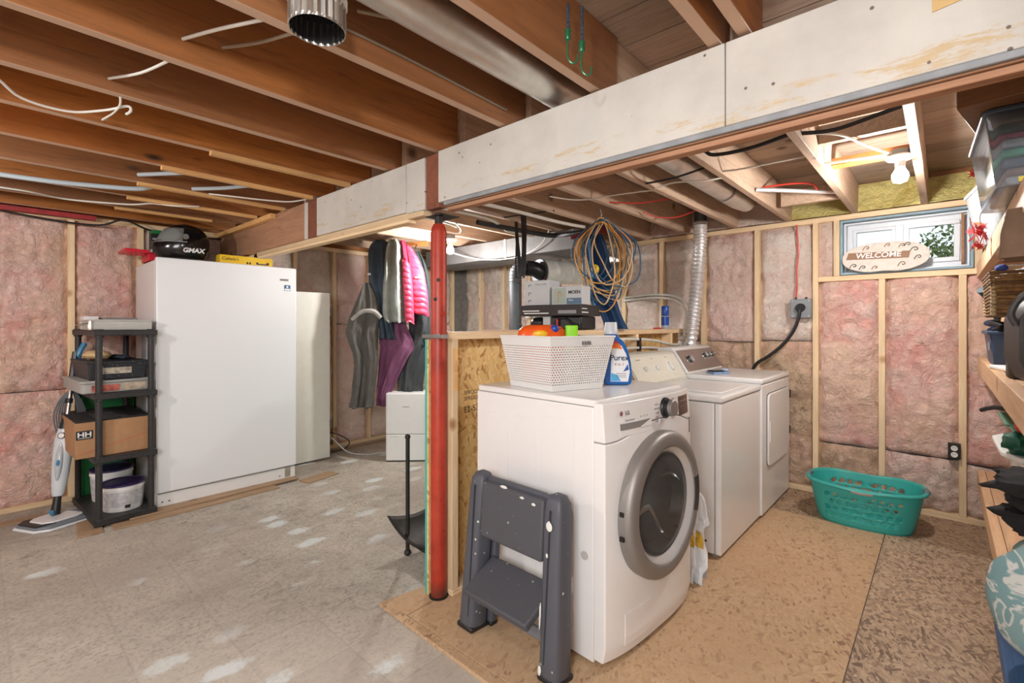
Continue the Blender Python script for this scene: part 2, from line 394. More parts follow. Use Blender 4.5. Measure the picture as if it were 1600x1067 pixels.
def m_metal(name, rgb, rough, streak=(1, 1, 1), var=0.3, scale=8, bump=0.05):
    t = NT(name); n_ = t.noise(scale, 6, 0.65, t.map(streak)); c = srgb(*rgb); d = tuple(v * (1 - var) for v in c[:3]) + (1,)
    t.set(t.ramp(n_, [(0.3, d), (0.7, c)]), t.ramp(n_, [(0.3, (min(1, rough + .15),) * 3), (0.7, (rough,) * 3)]), 1.0); t.bump(n_, bump, 0.003); return t.m
M_galv = m_metal('galvanised_steel', (224, 222, 216), 0.3, var=0.2)
M_galv2 = m_metal('dull_galvanised_steel', (170, 168, 164), 0.5)
M_foil = m_metal('foil_duct', (244, 244, 244), 0.3, scale=30, bump=0.6, var=0.12); M_foil.node_tree.nodes['Principled BSDF'].inputs['Metallic'].default_value = 0.75
M_chrome = m_metal('chrome', (220, 220, 222), 0.12, var=0.05)
M_iron = plain('dark_iron', (62, 58, 54), 0.55, 0.6, var=0.3, bump=0.2)
M_white = plain('white_enamel', (234, 234, 234), 0.22, var=0.01)
M_whitepl = plain('white_plastic', (232, 232, 230), 0.4, var=0.02)
M_black = plain('black_plastic', (34, 34, 36), 0.42, var=0.15)
M_cablew = plain('white_cable', (222, 218, 208), 0.5)
M_cableb = plain('black_cable', (26, 26, 28), 0.5)
M_cabler = plain('red_cable', (206, 58, 44), 0.45)
M_pex = plain('pex_pipe', (222, 220, 212), 0.35)
M_conduit = plain('grey_conduit', (168, 178, 184), 0.45)

# ---------------------------------------------------------------- the setting
XL, XR, YB, YF = -4.76, 0.80, 4.30, -2.3
ZJ, ZS = 2.100, 2.335         # underside and top of the joists
fl = tag(MB().box(XL - 0.2, XR + 0.2, YF - 0.2, YB + 0.25, -0.12, 0).build('floor', M_concrete), kind='structure')
# OSB sheets laid over the concrete on the laundry side
def sheet(x0, x1, y0, y1, mat, z1=0.0145):
    return MB().box(x0, x1, y0, y1, 0.0, z1).build('osb_sheet', mat, fl, bevel=0.0015, seg=1)
sheet(-0.266, 0.78, 1.262, 3.70, M_osb_b); sheet(-0.266, 0.78, 0.0, 1.258, M_osb_b)
mb = MB().prism([(-1.755, 1.262), (-0.270, 1.262), (-0.270, 3.70), (-1.755, 3.70)], 0, 0.0145); mb.build('osb_sheet', M_osb_a, fl, bevel=0.0015, seg=1)
MB().prism([(-1.93, 1.23), (-1.2, 1.215), (-0.27, 1.23), (-0.27, 1.259), (-1.759, 1.259), (-1.759, 1.60), (-1.885, 1.49)], 0, 0.0145).build('osb_sheet', M_osb_a, fl, bevel=0.0015, seg=1)
sheet(-1.755, 0.78, 3.703, 4.26, M_osb_c)

# ceiling: subfloor planks over the joists
ce = tag(MB().box(XL - 0.2, XR + 0.2, YF - 0.2, YB + 0.25, 2.362, 2.44).build('ceiling', M_plank), kind='structure')
y = YF
pm = None
k = 0
while y < YB + 0.2:
    wd = 0.187
    for (x0, x1) in ((XL - 0.1, -1.9 + rnd.uniform(-1.2, 1.2)), (None, XR + 0.1)):
        if x0 is None: x0 = px1 + 0.004
        MB().box(x0, x1, y + 0.003, y + wd - 0.003, ZS + rnd.uniform(-0.0015, 0.0015), ZS + 0.02).build('plank', M_plank, ce); px1 = x1
    y += wd; k += 1
# joists: left of / before the beam, and beyond it
for x in (-4.60, -4.18, -3.78, -3.375, -2.935, -2.515, -2.145, -1.74, -1.315, -0.88, -0.475, -0.435 + 0.0, -0.03, 0.38, 0.76):
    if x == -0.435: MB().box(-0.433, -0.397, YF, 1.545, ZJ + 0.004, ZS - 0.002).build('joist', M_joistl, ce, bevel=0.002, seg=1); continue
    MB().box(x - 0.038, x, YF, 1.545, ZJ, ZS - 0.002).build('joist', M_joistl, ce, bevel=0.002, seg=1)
for x in (-4.55, -4.15, -3.74, -3.33, -2.92, -2.51, -2.10, -1.70, -1.29, -0.895, -0.468, -0.08, 0.33, 0.72):
    mat = M_joist_grey
    MB().box(x - 0.038, x, 1.552 if x not in (-2.1, -0.468) else 1.50, YB + 0.06, ZJ + 0.012, ZS - 0.002).build('joist', mat, ce, bevel=0.002, seg=1)
# laths nailed under some joists at the left
for x, y0, y1 in ((-2.515, 0.72, 1.42), (-2.935, 0.62, 1.40), (-3.375, 0.60, 1.41), (-3.78, 0.62, 1.38), (-4.18, 0.62, 1.2)):
    MB().box(x - 0.036, x - 0.002, y0, y1, ZJ - 0.019, ZJ).build('lath', M_lath, ce)
# blocking pieces on the right
MB().box(-0.855, -0.508, 3.78, 3.82, 2.125, 2.225).build('blocking', M_joist_grey, ce)
MB().box(-0.466, -0.12, 3.17, 3.255, 2.175, 2.213).build('blocking', M_joist, ce)
MB().box(-0.466, -0.12, 2.80, 2.838, 2.19, 2.28).build('blocking', M_joist_grey, ce)

# support beam
bt = thing('support_beam', 'long horizontal timber beam with peeling white paint carrying the ceiling joists', 'beam', (-2.0, 1.49, 1.81))
def bface(nm, x0, x1, z0, z1, mat, y0=1.42, lab=None):
    o = MB().box(x0, x1, y0, y0 + 0.04, z0, z1).build(nm, mat, bt, bevel=0.002, seg=1)
    if lab: o['label'] = lab
bface('face_board', -0.462, 0.79, 1.856, 2.094, M_beampaint)
bface('face_board', -1.738, -0.464, 1.856, 2.094, M_beampaint)
bface('face_board', -1.985, -1.838, 1.842, 2.088, M_beampaint)
bface('face_board', -2.93, -1.989, 1.850, 2.088, M_beampaint)
bface('bare_board', -1.838, -1.74, 1.838, 2.092, M_redbare, 1.428, 'bare red-brown wood where a wall was taken away')
bface('bare_board', -3.06, -2.932, 1.85, 2.088, M_redbare, 1.424, 'bare red-brown wood')
bface('bare_board', -3.11, -3.062, 1.85, 2.088, M_beampaint, 1.424)
bface('bare_board', -4.755, -3.112, 1.85, 2.088, M_beamwood, 1.424, 'bare tan wood')
MB().box(-4.755, 0.79, 1.4615, 1.50, 1.90, 2.094).build('inner_board', M_beamwood, bt)
MB().box(-1.70, 0.79, 1.4195, 1.432, 1.838, 1.8555).build('grey_lip', plain('grey_paint', (150, 154, 158), 0.6, var=0.2), bt, bevel=0.002, seg=1)
MB().box(-1.70, 0.79, 1.4335, 1.466, 1.834, 1.855).build('bottom_plate', M_beamwood, bt, bevel=0.002, seg=1)
MB().box(-1.70, 0.79, 1.442, 1.480, 1.816, 1.833).build('bottom_plate', M_beamwood, bt, bevel=0.002, seg=1)
MB().box(-3.93, -1.86, 1.430, 1.480, 1.818, 1.849).build('bottom_plate', M_studx, bt, bevel=0.002, seg=1)
MB().box(-3.90, -1.98, 1.425, 1.475, 1.800, 1.817).build('bottom_plate', M_studx, bt, bevel=0.002, seg=1)
MB().box(-4.75, -3.55, 1.385, 1.42, 2.05, 2.085, Matrix.Translation((0, 0, 0))).build('side_strip', M_lath, bt)
# paper flap peeling off the painted face
o = MB().grid(lambda u, v: (-0.02 + 0.07 * u, 1.418 - 0.012 * u * v, 1.985 + 0.035 * v + 0.01 * u), 4, 4).build('paper_flap', plain('torn_tape', (206, 174, 120), 0.8), bt, solid=0.001)

# walls: foundation wall, bottom and top plates, studs and insulation batts
M_found = plain('foundation_wall', (150, 142, 134), 0.9, var=0.2, bump=0.3)
def batt(parent, axis, a0, a1, z0, z1, mat, face, amp=0.034, tuck=0.04):
    wa = a1 - a0; hz = z1 - z0; nu = max(6, int(wa / 0.018)); nv = max(6, int(hz / 0.02)); seed = rnd.uniform(0, 50)
    def fn(u, v):
        a = a0 + wa * u; z = z0 + hz * v
        e = min(u, 1 - u) * wa; ez = min(v, 1 - v) * hz
        p = Vector((a * 2.6 + seed, z * 2.2, seed)); q = Vector((a * 9 + seed, z * 7, seed))
        d = amp * noise.noise(p) + amp * 0.9 * abs(noise.noise(q)) + 0.5 * amp * noise.noise(q * 2.3) + 0.3 * amp * abs(noise.noise(q * 4.5))
        d += tuck * (1 - sm(0, 0.045 + 0.02 * noise.noise(p * 2), e)) + 0.7 * tuck * (1 - sm(0, 0.03, ez))
        if axis == 'x': return (a, face + d, z)
        if axis == 'y': return (face - d, a, z)
        return (a, face + d, z)
    return MB().grid(fn, nu, nv).build('insulation_batt', mat, parent, smooth=180)
ZT = 2.062
wlft = tag(MB().box(XL - 0.19, XL - 0.10, YF - 0.2, YB + 0.2, -0.1, 2.34).build('wall_left', M_found), kind='structure')
MB().box(XL - 0.09, XL, YF, YB, 0.001, 0.038).build('bottom_plate', M_study, wlft, bevel=0.002, seg=1)
MB().box(XL - 0.09, XL, YF, YB, ZT, ZJ - 0.001).build('top_plate', M_study, wlft, bevel=0.002, seg=1)
MB().box(XL - 0.09, XL - 0.05, YF, YB, ZJ, ZS).build('rim_board', M_joist, wlft)
ys = [0.455 + 0.41 * k for k in range(-6, 10)]
for k, yy in enumerate(ys):
    MB().box(XL - 0.089, XL, yy - 0.019, yy + 0.019, 0.038, ZT).build('stud', M_stud, wlft, bevel=0.002, seg=1)
for a, b in zip(ys, ys[1:] + [YB - 0.1]):
    m = M_pink if b < 1.2 else (M_pink2 if b < 3 else M_greyi)
    zs = 0.84 + rnd.uniform(-0.03, 0.03)
    if b > 1.9: zs = 1.30
    batt(wlft, 'y', a + 0.019, b - 0.019, zs, ZT, M_pale if 1.9 < b < 2.6 else m, XL + 0.004)
    batt(wlft, 'y', a + 0.019, b - 0.019, 0.038, zs - 0.004, m if b < 1.2 else M_pink2, XL + 0.002)
# back wall with its window
wbk = tag(MB().prism([(XL - 0.1, -0.1), (XR + 0.1, -0.1), (XR + 0.1, 2.34), (XL - 0.1, 2.34)], YB + 0.10, YB + 0.16, ax='y').build('wall_back', M_found), kind='structure')
# cut the window opening: rebuild as four pieces
me = wbk.data; me.clear_geometry()
q = MB().box(XL - 0.1, -0.575, YB + 0.10, YB + 0.30, -0.1, 2.34).box(0.145, XR + 0.1, YB + 0.10, YB + 0.30, -0.1, 2.34).box(-0.575, 0.145, YB + 0.10, YB + 0.30, -0.1, 1.665).box(-0.575, 0.145, YB + 0.10, YB + 0.30, 2.095, 2.34)
I = gmat(wbk).inverted(); me.from_pydata([tuple(I @ v) for v in q.v], [], q.f)
MB().box(XL, XR, YB, YB + 0.09, 0.001, 0.038).build('bottom_plate', M_studx, wbk, bevel=0.002, seg=1)
MB().box(XL, XR, YB - 0.002, YB + 0.09, 2.112 - 0.040, 2.111).build('top_plate', M_studx, wbk, bevel=0.002, seg=1)
ZB = 2.072
xs = [-2.375 - 0.41 * k for k in range(5, 0, -1)] + [-2.375, -1.98, -1.59, -1.15, -0.735]
for x in xs: MB().box(x - 0.019, x + 0.019, YB - rnd.uniform(0, 0.004), YB + 0.089, 0.038, ZB).build('stud', M_stud, wbk, bevel=0.002, seg=1)
for x in (-0.60, 0.165): MB().box(x - 0.019, x + 0.019, YB, YB + 0.089, 1.658, ZB).build('stud', M_stud, wbk, bevel=0.002, seg=1)
for x in (-0.33, 0.09, 0.5): MB().box(x - 0.019, x + 0.019, YB, YB + 0.089, 0.038, 1.620).build('stud', M_stud, wbk, bevel=0.002, seg=1)
MB().box(-0.716, XR, YB - 0.002, YB + 0.089, 1.620, 1.658).build('window_sill_plate', M_studx, wbk, bevel=0.002, seg=1)
allx = [XL + 0.02] + xs
for a, b in zip(allx, allx[1:]):
    zs = 1.16 + rnd.uniform(-0.012, 0.012)
    up = M_greyi if b < -2.7 else (M_pale if b < -1.2 else M_pink2)
    if a > -1.2: up = M_pale
    batt(wbk, 'x', a + 0.019, b - 0.019, zs, ZB, up, YB - 0.004)
    batt(wbk, 'x', a + 0.019, b - 0.019, 0.038, zs - 0.005, M_brown if a > -1.7 else M_pale, YB - 0.002, 0.042)
batt(wbk, 'x', -0.716, -0.619, 1.658, ZB, M_pink2, YB, 0.035, 0.02)
for a, b, zs in ((-0.716, -0.349, 0.40), (-0.311, 0.071, 0.40), (0.109, 0.481, 0.38)):
    batt(wbk, 'x', a, b, zs, 1.620, M_pink, YB - 0.004)
    batt(wbk, 'x', a, b, 0.038, zs - 0.005, M_brown if a < -0.5 else M_pink2, YB - 0.006, 0.045)
batt(wbk, 'x', 0.519, XR, 0.038, 1.62, M_pink, YB)
# rim insulation between the joist ends
jx = [-4.55, -4.15, -3.74, -3.33, -2.92, -2.51, -2.10, -1.70, -1.29, -0.895, -0.468, -0.08, 0.33, 0.72]
for a, b in zip(jx, jx[1:]):
    m = M_yellow if a > -1.0 else M_pink2
    n0 = rnd.uniform(0, 9); top = 2.325 if a < -0.2 else 2.30
    MB().grid(lambda u, v: (a + (b - 0.038 - a) * u, YB - 0.02 + 0.02 * noise.noise(Vector((u * 4 + n0, v * 3, 1))) + 0.07 * v, 2.114 + (top - 2.114) * v), 12, 8).build('rim_insulation', m, wbk, smooth=180)
MB().box(XL, XR, YB + 0.075, YB + 0.10, 2.112, 2.335).build('rim_board', M_joist, wbk)
# unseen right and front walls close the room
tag(MB().box(XR, XR + 0.1, YF - 0.1, YB + 0.1, -0.1, 2.34).build('wall_right', plain('bare_wall', (196, 176, 164), 0.9)), kind='structure')
tag(MB().box(XL - 0.1, XR + 0.1, YF - 0.1, YF, -0.1, 2.34).build('wall_front', plain('bare_wall', (196, 176, 164), 0.9)), kind='structure')

# window_1
M_vinyl = plain('window_vinyl', (226, 232, 238), 0.35); M_bluef = plain('old_blue_frame', (150, 176, 190), 0.6, var=0.2)
M_glass = NT('window_glass').set(srgb(240, 248, 250), 0.02, 0, Transmission_Weight=1.0, IOR=1.05)
wi = tag(struct('window_1', (-0.215, 4.4, 1.66)))
def rframe(x0, x1, z0, z1, y0, y1, t, nm, mat, p=None):
    return MB().box(x0, x1, y0, y1, z0, z0 + t).box(x0, x1, y0, y1, z1 - t, z1).box(x0, x0 + t, y0, y1, z0 + t, z1 - t).box(x1 - t, x1, y0, y1, z0 + t, z1 - t).build(nm, mat, p or wi, bevel=0.002, seg=1)
rframe(-0.578, 0.142, 1.662, 2.068, 4.305, 4.40, 0.016, 'casing', M_bluef)
rframe(-0.560, 0.124, 1.680, 2.050, 4.36, 4.56, 0.012, 'casing', M_vinyl)
rframe(-0.546, 0.112, 1.690, 2.040, 4.42, 4.47, 0.034, 'window_frame', M_vinyl)
MB().box(-0.26, -0.215, 4.40, 4.47, 1.725, 2.005).build('mullion', M_vinyl, wi, bevel=0.002, seg=1)
s1 = rframe(-0.215, 0.078, 1.724, 2.006, 4.405, 4.44, 0.030, 'sash', M_vinyl); s2 = rframe(-0.512, -0.26, 1.724, 2.006, 4.425, 4.46, 0.022, 'sash', M_vinyl)
MB().box(-0.185, 0.048, 4.42, 4.424, 1.754, 1.976).build('pane', M_glass, s1)
MB().box(-0.490, -0.282, 4.44, 4.444, 1.746, 1.984).build('pane', M_glass, s2)
MB().box(0.085, 0.098, 4.36, 4.42, 1.70, 2.03).build('jamb_strip', M_joist, wi)
MB().box(-0.175, -0.15, 4.398, 4.405, 1.735, 1.745).build('latch', M_black, s1)
# outside: ground, bushes
M_ground = plain('outside_ground', (150, 146, 120), 0.95, var=0.3)
tag(MB().box(-6, 8, 4.6, 14, 1.45, 1.60).build('ground_outside', M_ground), kind='structure')
M_leaf = [plain('leaf_green_%d' % i, c, 0.6, var=0.2) for i, c in enumerate(((112, 130, 70), (150, 160, 100), (84, 104, 56)))]
for bi, (bx, by, bz, br) in enumerate(((0.05, 6.3, 1.85, 0.45), (0.75, 7.2, 1.95, 0.6), (-0.75, 6.9, 1.75, 0.4))):
    mb = MB()
    for k in range(1500):
        d = Vector((rnd.gauss(0, 1), rnd.gauss(0, 1), rnd.gauss(0, 1))).normalized() * br * rnd.uniform(0.3, 1)
        c = Vector((bx, by, bz)) + d; s_ = rnd.uniform(0.02, 0.04)
        a = Vector((rnd.uniform(-1, 1), rnd.uniform(-1, 1), rnd.uniform(-1, 1))).normalized() * s_; b = a.orthogonal().normalized() * s_ * 0.5
        mb.add([c - a, c + b, c + a, c - b], [(0, 1, 2, 3)])
    o = mb.build('bush', M_leaf[bi]); tag(o, ['leafy green bush seen through the right pane of the window', 'taller pale green bush farther off outside the window', 'low dark bush outside the left pane of the window'][bi], 'bush', 'bushes outside the window')
    MB().cyl((bx, by, 1.59), (bx, by, bz), 0.03, 0.015, 8).build('stem', M_joist, o)
# ---------------------------------------------------------------- shared object materials and builders
T_ = Matrix.Translation
def RZ(a): return Matrix.Rotation(a, 4, 'Z')
def along(p0, p1):
    p0 = Vector(p0); d = Vector(p1) - p0
    return T_(p0) @ d.to_track_quat('Z', 'Y').to_matrix().to_4x4()
M_navy = plain('navy_fabric', (56, 68, 84), 0.85, var=0.3, bump=0.3, scale=30)
M_ink = plain('black_ink', (28, 28, 30), 0.6); M_whiteink = plain('white_ink', (236, 236, 236), 0.6); M_greyink = plain('grey_ink', (150, 152, 156), 0.6)
M_card = plain('cardboard', (176, 134, 96), 0.8, var=0.1)
M_clear = NT('clear_plastic').set(srgb(236, 240, 242), 0.12, 0, Transmission_Weight=0.85, IOR=1.15)
M_frost = NT('cloudy_plastic').set(srgb(226, 226, 222), 0.35, 0, Transmission_Weight=0.55, IOR=1.2)
def fabric(name, rgb, var=0.3, rough=0.85, sheen=0.0, bump=0.3, scale=14):
    t = NT(name); c = srgb(*rgb); d = tuple(v * (1 - var) for v in c[:3]) + (1,)
    n1 = t.noise(scale, 5, 0.6); n2 = t.noise(220, 2, 0.5)
    t.set(t.mix(t.ramp(n1, [(0.3, (0, 0, 0)), (0.7, (1, 1, 1))]), d, c), rough); t.bump(t.math('ADD', t.math('MULTIPLY', n2, 0.15), n1), bump, 0.006); return t.m
def drape(mb, rows, T, fold=0.25, kf=7, n=40, per=4, seed=0, jag=0.0):
    """hanging cloth: rows of (z, left, right, half thickness), smoothly joined"""
    Z = [Vector((r[0], r[1], r[2])) for r in rows]; H = [Vector((r[3], 0, 0)) for r in rows]
    Z = catmull(Z, per, False); H = catmull(H, per, False); v = []; f = []; m = len(Z)
    for k in range(m):
        z, l, r = Z[k]; th = H[k].x; c = (l + r) / 2; w_ = (r - l) / 2; t = k / (m - 1)
        for i in range(n):
            a = 2 * PI * i / n; x = math.cos(a); y = math.sin(a)
            s_ = 1 + fold * math.sin(kf * x * 2.2 + seed + 1.6 * math.sin(3 * t + seed)) * (0.35 + 0.65 * t) + fold * 1.3 * noise.noise(Vector((x * 2.3 + seed, t * 7, seed))) + fold * 0.7 * noise.noise(Vector((x * 6 + seed, t * 16, seed)))
            jz = jag * noise.noise(Vector((x * 3, seed, 0))) if k == m - 1 else 0
            v.append((c + w_ * x * (1 + 0.07 * noise.noise(Vector((z * 9, 1.3 * math.cos(a), seed)))), th * y * s_ + 0.4 * th * math.sin(x * 5 + seed), z + jz))
    for k in range(m - 1):
        for i in range(n): j = (i + 1) % n; f.append((k * n + i, k * n + j, (k + 1) * n + j, (k + 1) * n + i))
    f += [tuple(range(n))[::-1], tuple(range((m - 1) * n, m * n))]
    return mb.add(v, f, T)

# ---------------------------------------------------------------- left side of the room
# upright freezer
M_door = NT('pebbled_white_door'); nz = M_door.noise(160, 3, 0.6); M_door.bump(nz, 0.25, 0.002); M_door = M_door.set(srgb(232, 235, 238), 0.25)
fz = thing('upright_freezer', 'tall white upright freezer against the left wall with black helmet on top', 'freezer', (-4.4, 1.305, 0))
MB().box(-4.72, -4.115, 0.825, 1.79, 0.012, 1.750).build('cabinet', M_white, fz, bevel=0.006)
MB().box(-4.108, -4.058, 0.822, 1.792, 0.115, 1.766).build('door', M_door, fz, bevel=0.009, seg=3)
MB().box(-4.115, -4.108, 0.835, 1.78, 0.12, 1.75).build('door_gasket', plain('gasket', (190, 190, 190), 0.6), fz)
MB().box(-4.11, -4.072, 0.83, 1.785, 0.012, 0.105).build('kick_panel', M_white, fz, bevel=0.004)
MB().box(-4.075, -4.068, 1.70, 1.745, 0.03, 0.105).build('hinge_plate', M_galv, fz, bevel=0.002)
for yy, zz in ((0.86, 0.05), (0.90, 0.05), (1.66, 0.045)): MB().cyl((-4.073, yy, zz), (-4.069, yy, zz), 0.005, n=10).build('screw', M_iron, fz)
rbox(MB(), -4.40, -4.25, 0.800, 0.824, 0.62, 1.30, 0.01).build('side_handle', plain('handle_grey', (168, 168, 170), 0.45), fz, bevel=0.006)
b = MB().box(-4.058, -4.0565, 1.655, 1.725, 1.655, 1.672).build('badge', M_galv2, fz); 
st = MB().box(-4.058, -4.0565, 1.69, 1.74, 1.575, 1.622).build('energy_sticker', plain('sticker_blue', (40, 104, 150), 0.5), fz); st['label'] = 'blue and white sticker'
text(fz, 'FRIGIDAIRE', 0.010, frame((-4.0563, 1.69, 1.6635), (0, 1, 0), (1, 0, 0)), M_ink)
MB().box(-4.0565, -4.056, 1.693, 1.737, 1.578, 1.593).build('sticker_band', M_whiteink, st)
MB().cyl((-4.056, 1.715, 1.607), (-4.0556, 1.715, 1.607), 0.009, n=14).build('sticker_dot', M_whiteink, st)

# white slab door standing behind the freezer
sd = thing('slab_door', 'plain off-white slab door with two hinges standing upright behind the freezer', 'door', (-4.44, 1.95, 0.012))
MB().box(-4.462, -4.420, 1.60, 2.275, 0.014, 1.60).build('slab', plain('off_white_paint', (232, 230, 220), 0.45), sd, bevel=0.003)
for z in (0.30, 1.38): MB().box(-4.43, -4.416, 2.27, 2.288, z, z + 0.075).build('hinge', M_galv2, sd, bevel=0.002)

# loose floor boards at the wall foot
M_fl = wood('laminate_plank', (170, 142, 112), (146, 116, 88), (110, 84, 62), grain=(11, 0.8, 11))
for i, (cx, cy, ln, wd, rz, z, lab) in enumerate((
    (-4.05, 0.47, 0.34, 0.12, math.radians(86), 0, 'short laminate board end sticking out under the black shelf rack'),
    (-3.95, 1.08, 1.02, 0.13, math.radians(2), 0, 'long laminate board lying in front of the freezer, lowest'),
    (-4.03, 1.22, 1.12, 0.11, math.radians(1.5), 0.0105, 'laminate board lying on another one under the freezer front'),
    (-3.93, 1.93, 0.30, 0.13, math.radians(12), 0, 'short laminate board under the bottom edge of the white slab door'))):
    o = MB(T_((cx, cy, z)) @ RZ(rz)).box(-wd / 2, wd / 2, -ln / 2, ln / 2, 0.0005, 0.010).build('floor_board', M_fl, bevel=0.0015, seg=1); tag(o, lab, 'board')
o = MB().box(-4.55, -4.47, -0.9, 0.33, 0.0005, 0.011).build('floor_board', M_fl, bevel=0.0015, seg=1); tag(o, 'long laminate board along the pink wall left of the steam mop', 'board')
o = MB().box(-4.66, -4.60, 2.3, 3.6, 0.0005, 0.012).build('floor_board', M_fl, bevel=0.0015, seg=1); tag(o, 'thin strip of board along the wall foot beneath the hanging clothes', 'board')

# black plastic shelf rack
M_rack = plain('rack_plastic', (48, 47, 48), 0.5, var=0.2, bump=0.1, scale=40)
RK = T_((-4.32, 0.631, 0)) @ RZ(math.radians(3))
rk = thing('shelf_rack', 'black plastic four-tier shelf rack beside the freezer', 'shelf rack', (-4.32, 0.631, 0))
HX, HY = 0.345, 0.165
for z in (0.016, 0.412, 0.817, 1.222):
    mb = MB(RK); rbox(mb, -HX, HX, -HY, HY, z + 0.026, z + 0.036, 0.03)
    for a, b_ in (((-HX, HX, -HY, -HY + 0.012)), 0), (((-HX, HX, HY - 0.012, HY)), 0), (((-HX, -HX + 0.012, -HY, HY)), 0), (((HX - 0.012, HX, -HY, HY)), 0): mb.box(a[0], a[1], a[2], a[3], z, z + 0.034)
    for sx in (-1, 1):
        for sy in (-1, 1): mb.cyl((sx * (HX - 0.028), sy * (HY - 0.028), z - 0.014 if z > 0.1 else 0.001), (sx * (HX - 0.028), sy * (HY - 0.028), z + 0.042), 0.025, n=14)
    mb.box(HX, HX + 0.006, -0.04, 0.02, z + 0.004, z + 0.03)
    mb.build('shelf', M_rack, rk, bevel=0.003)
for sx in (-1, 1):
    for sy in (-1, 1): MB(RK).cyl((sx * (HX - 0.028), sy * (HY - 0.028), 0.03), (sx * (HX - 0.028), sy * (HY - 0.028), 1.235), 0.0185, n=14).build('leg', M_rack, rk, smooth=True)
def rkthing(nm, lab, cat, x, y, z, grp=None):
    p = RK @ Vector((x, y, z)); return thing(nm, lab, cat, p, 0, grp)
def rkM(x, y, z, a=0): return RK @ T_((x, y, z)) @ RZ(a)
# top tier
t = rkthing('plastic_tray', 'shallow cloudy plastic tray of odds and ends on top of the black rack', 'tray', 0.08, 0, 1.2595)
MT = rkM(0.13, -0.01, 1.2595)
mb = MB(MT); rbox(mb, -0.19, 0.19, -0.15, 0.15, 0, 0.004, 0.03)
for (a, b_, c_, d_) in ((-0.19, 0.19, -0.15, -0.146), (-0.19, 0.19, 0.146, 0.15), (-0.19, -0.186, -0.15, 0.15), (0.186, 0.19, -0.15, 0.15)): mb.box(a, b_, c_, d_, 0.003, 0.062)
mb.build('tray', M_frost, t, bevel=0.002)
mb = MB(MT).box(-0.197, 0.197, -0.157, -0.146, 0.058, 0.066).box(-0.197, 0.197, 0.146, 0.157, 0.058, 0.066).box(0.186, 0.197, -0.157, 0.157, 0.058, 0.066).box(-0.197, -0.186, -0.157, 0.157, 0.058, 0.066); mb.build('rim', M_frost, t, bevel=0.002)
for i, (x, y, sx, sy, sz, col, lab) in enumerate(((0.10, -0.08, 0.05, 0.05, 0.04, (214, 178, 120), 'tan block seen through the near end of the cloudy tray'), (0.10, 0.07, 0.06, 0.05, 0.035, (226, 196, 150), 'pale tan block seen through the right end of the cloudy tray'), (-0.03, -0.01, 0.05, 0.07, 0.045, (200, 204, 208), 'pale grey packet in the middle of the cloudy tray'))):
    o = MB(MT @ T_((x, y, 0.0045))).box(-sx, sx, -sy, sy, 0, sz).build('packet', plain('packet_%d' % i, col, 0.6), bevel=0.01, seg=3); tag(o, lab, 'packet')
o = MB(rkM(-0.20, 0.06, 1.2595, 0.1)).box(-0.09, 0.09, -0.10, 0.095, 0, 0.085).build('metal_box', plain('grey_box', (140, 138, 136), 0.5)); tag(o, 'grey flat box with a dark band behind the cloudy tray on the rack', 'box'); o.modifiers.new('b', 'BEVEL').width = 0.003
o = MB(rkM(-0.20, -0.09, 1.2595, 0.0)).box(-0.06, 0.06, -0.045, 0.035, 0, 0.092).build('white_carton', M_whitepl, bevel=0.002); tag(o, 'small white carton behind the left end of the cloudy tray', 'box')
t = rkthing('caulking_gun_nozzle', 'silver metal fitting with a pointed nozzle at the left end of the rack top', 'tool', 0.02, -0.13, 1.2595)
MB(rkM(0.28, -0.17, 1.2595)).lathe([(0.001, 0), (0.022, 0.0), (0.026, 0.02), (0.018, 0.04), (0.02, 0.06), (0.001, 0.062)], 16).build('body', M_galv, t, smooth=True)
MB().cyl(RK @ Vector((0.28, -0.18, 1.294)), RK @ Vector((0.29, -0.245, 1.291)), 0.012, 0.002).build('nozzle', M_galv, t, smooth=True)
MB().tube([RK @ Vector(p) for p in ((0.28, -0.17, 1.30), (0.26, -0.14, 1.325), (0.25, -0.10, 1.31), (0.25, -0.06, 1.275))], 0.006).build('lever', M_galv, t, smooth=True)
# second tier
t = rkthing('flat_storage_box', 'flat clear storage box with red printed paper inside, second tier of the black rack', 'storage box', 0.0, 0.0, 0.8545)
MT = rkM(0.0, -0.03, 0.8545, 0.01)
rbox(MB(MT), -0.285, 0.285, -0.19, 0.16, 0, 0.062, 0.025).build('body', M_frost, t, bevel=0.004)
rbox(MB(MT), -0.293, 0.293, -0.198, 0.168, 0.0625, 0.078, 0.03).build('lid', M_frost, t, bevel=0.004)
MB(MT).box(0.286, 0.2875, -0.14, 0.0, 0.008, 0.050).build('printed_paper', plain('red_print', (206, 112, 96), 0.7, var=0.5, scale=30), t)
MB(MT).box(0.286, 0.2875, 0.01, 0.14, 0.008, 0.055).build('printed_paper', plain('beige_print', (206, 190, 170), 0.7, var=0.4, scale=30), t)
t = rkthing('tool_tray', 'black speckled plastic tool tray with a stained label, on the flat clear box', 'tool tray', 0.0, -0.02, 0.933)
MT = rkM(0.02, -0.03, 0.933)
M_spk = NT('speckled_black'); vv = M_spk.voro(60); M_spk = M_spk.set(M_spk.ramp(vv, [(0.08, srgb(190, 190, 200)), (0.14, srgb(40, 42, 48))]), 0.5)
def taper(mb, hx, hy, k, z0, z1): return mb.add([(-hx * k, -hy * k, z0), (hx * k, -hy * k, z0), (hx * k, hy * k, z0), (-hx * k, hy * k, z0), (-hx, -hy, z1), (hx, -hy, z1), (hx, hy, z1), (-hx, hy, z1)], [(0, 3, 2, 1), (4, 5, 6, 7), (0, 1, 5, 4), (1, 2, 6, 5), (2, 3, 7, 6), (3, 0, 4, 7)])
taper(MB(MT), 0.26, 0.155, 0.93, 0, 0.115).build('body', M_spk, t, bevel=0.01, seg=3)
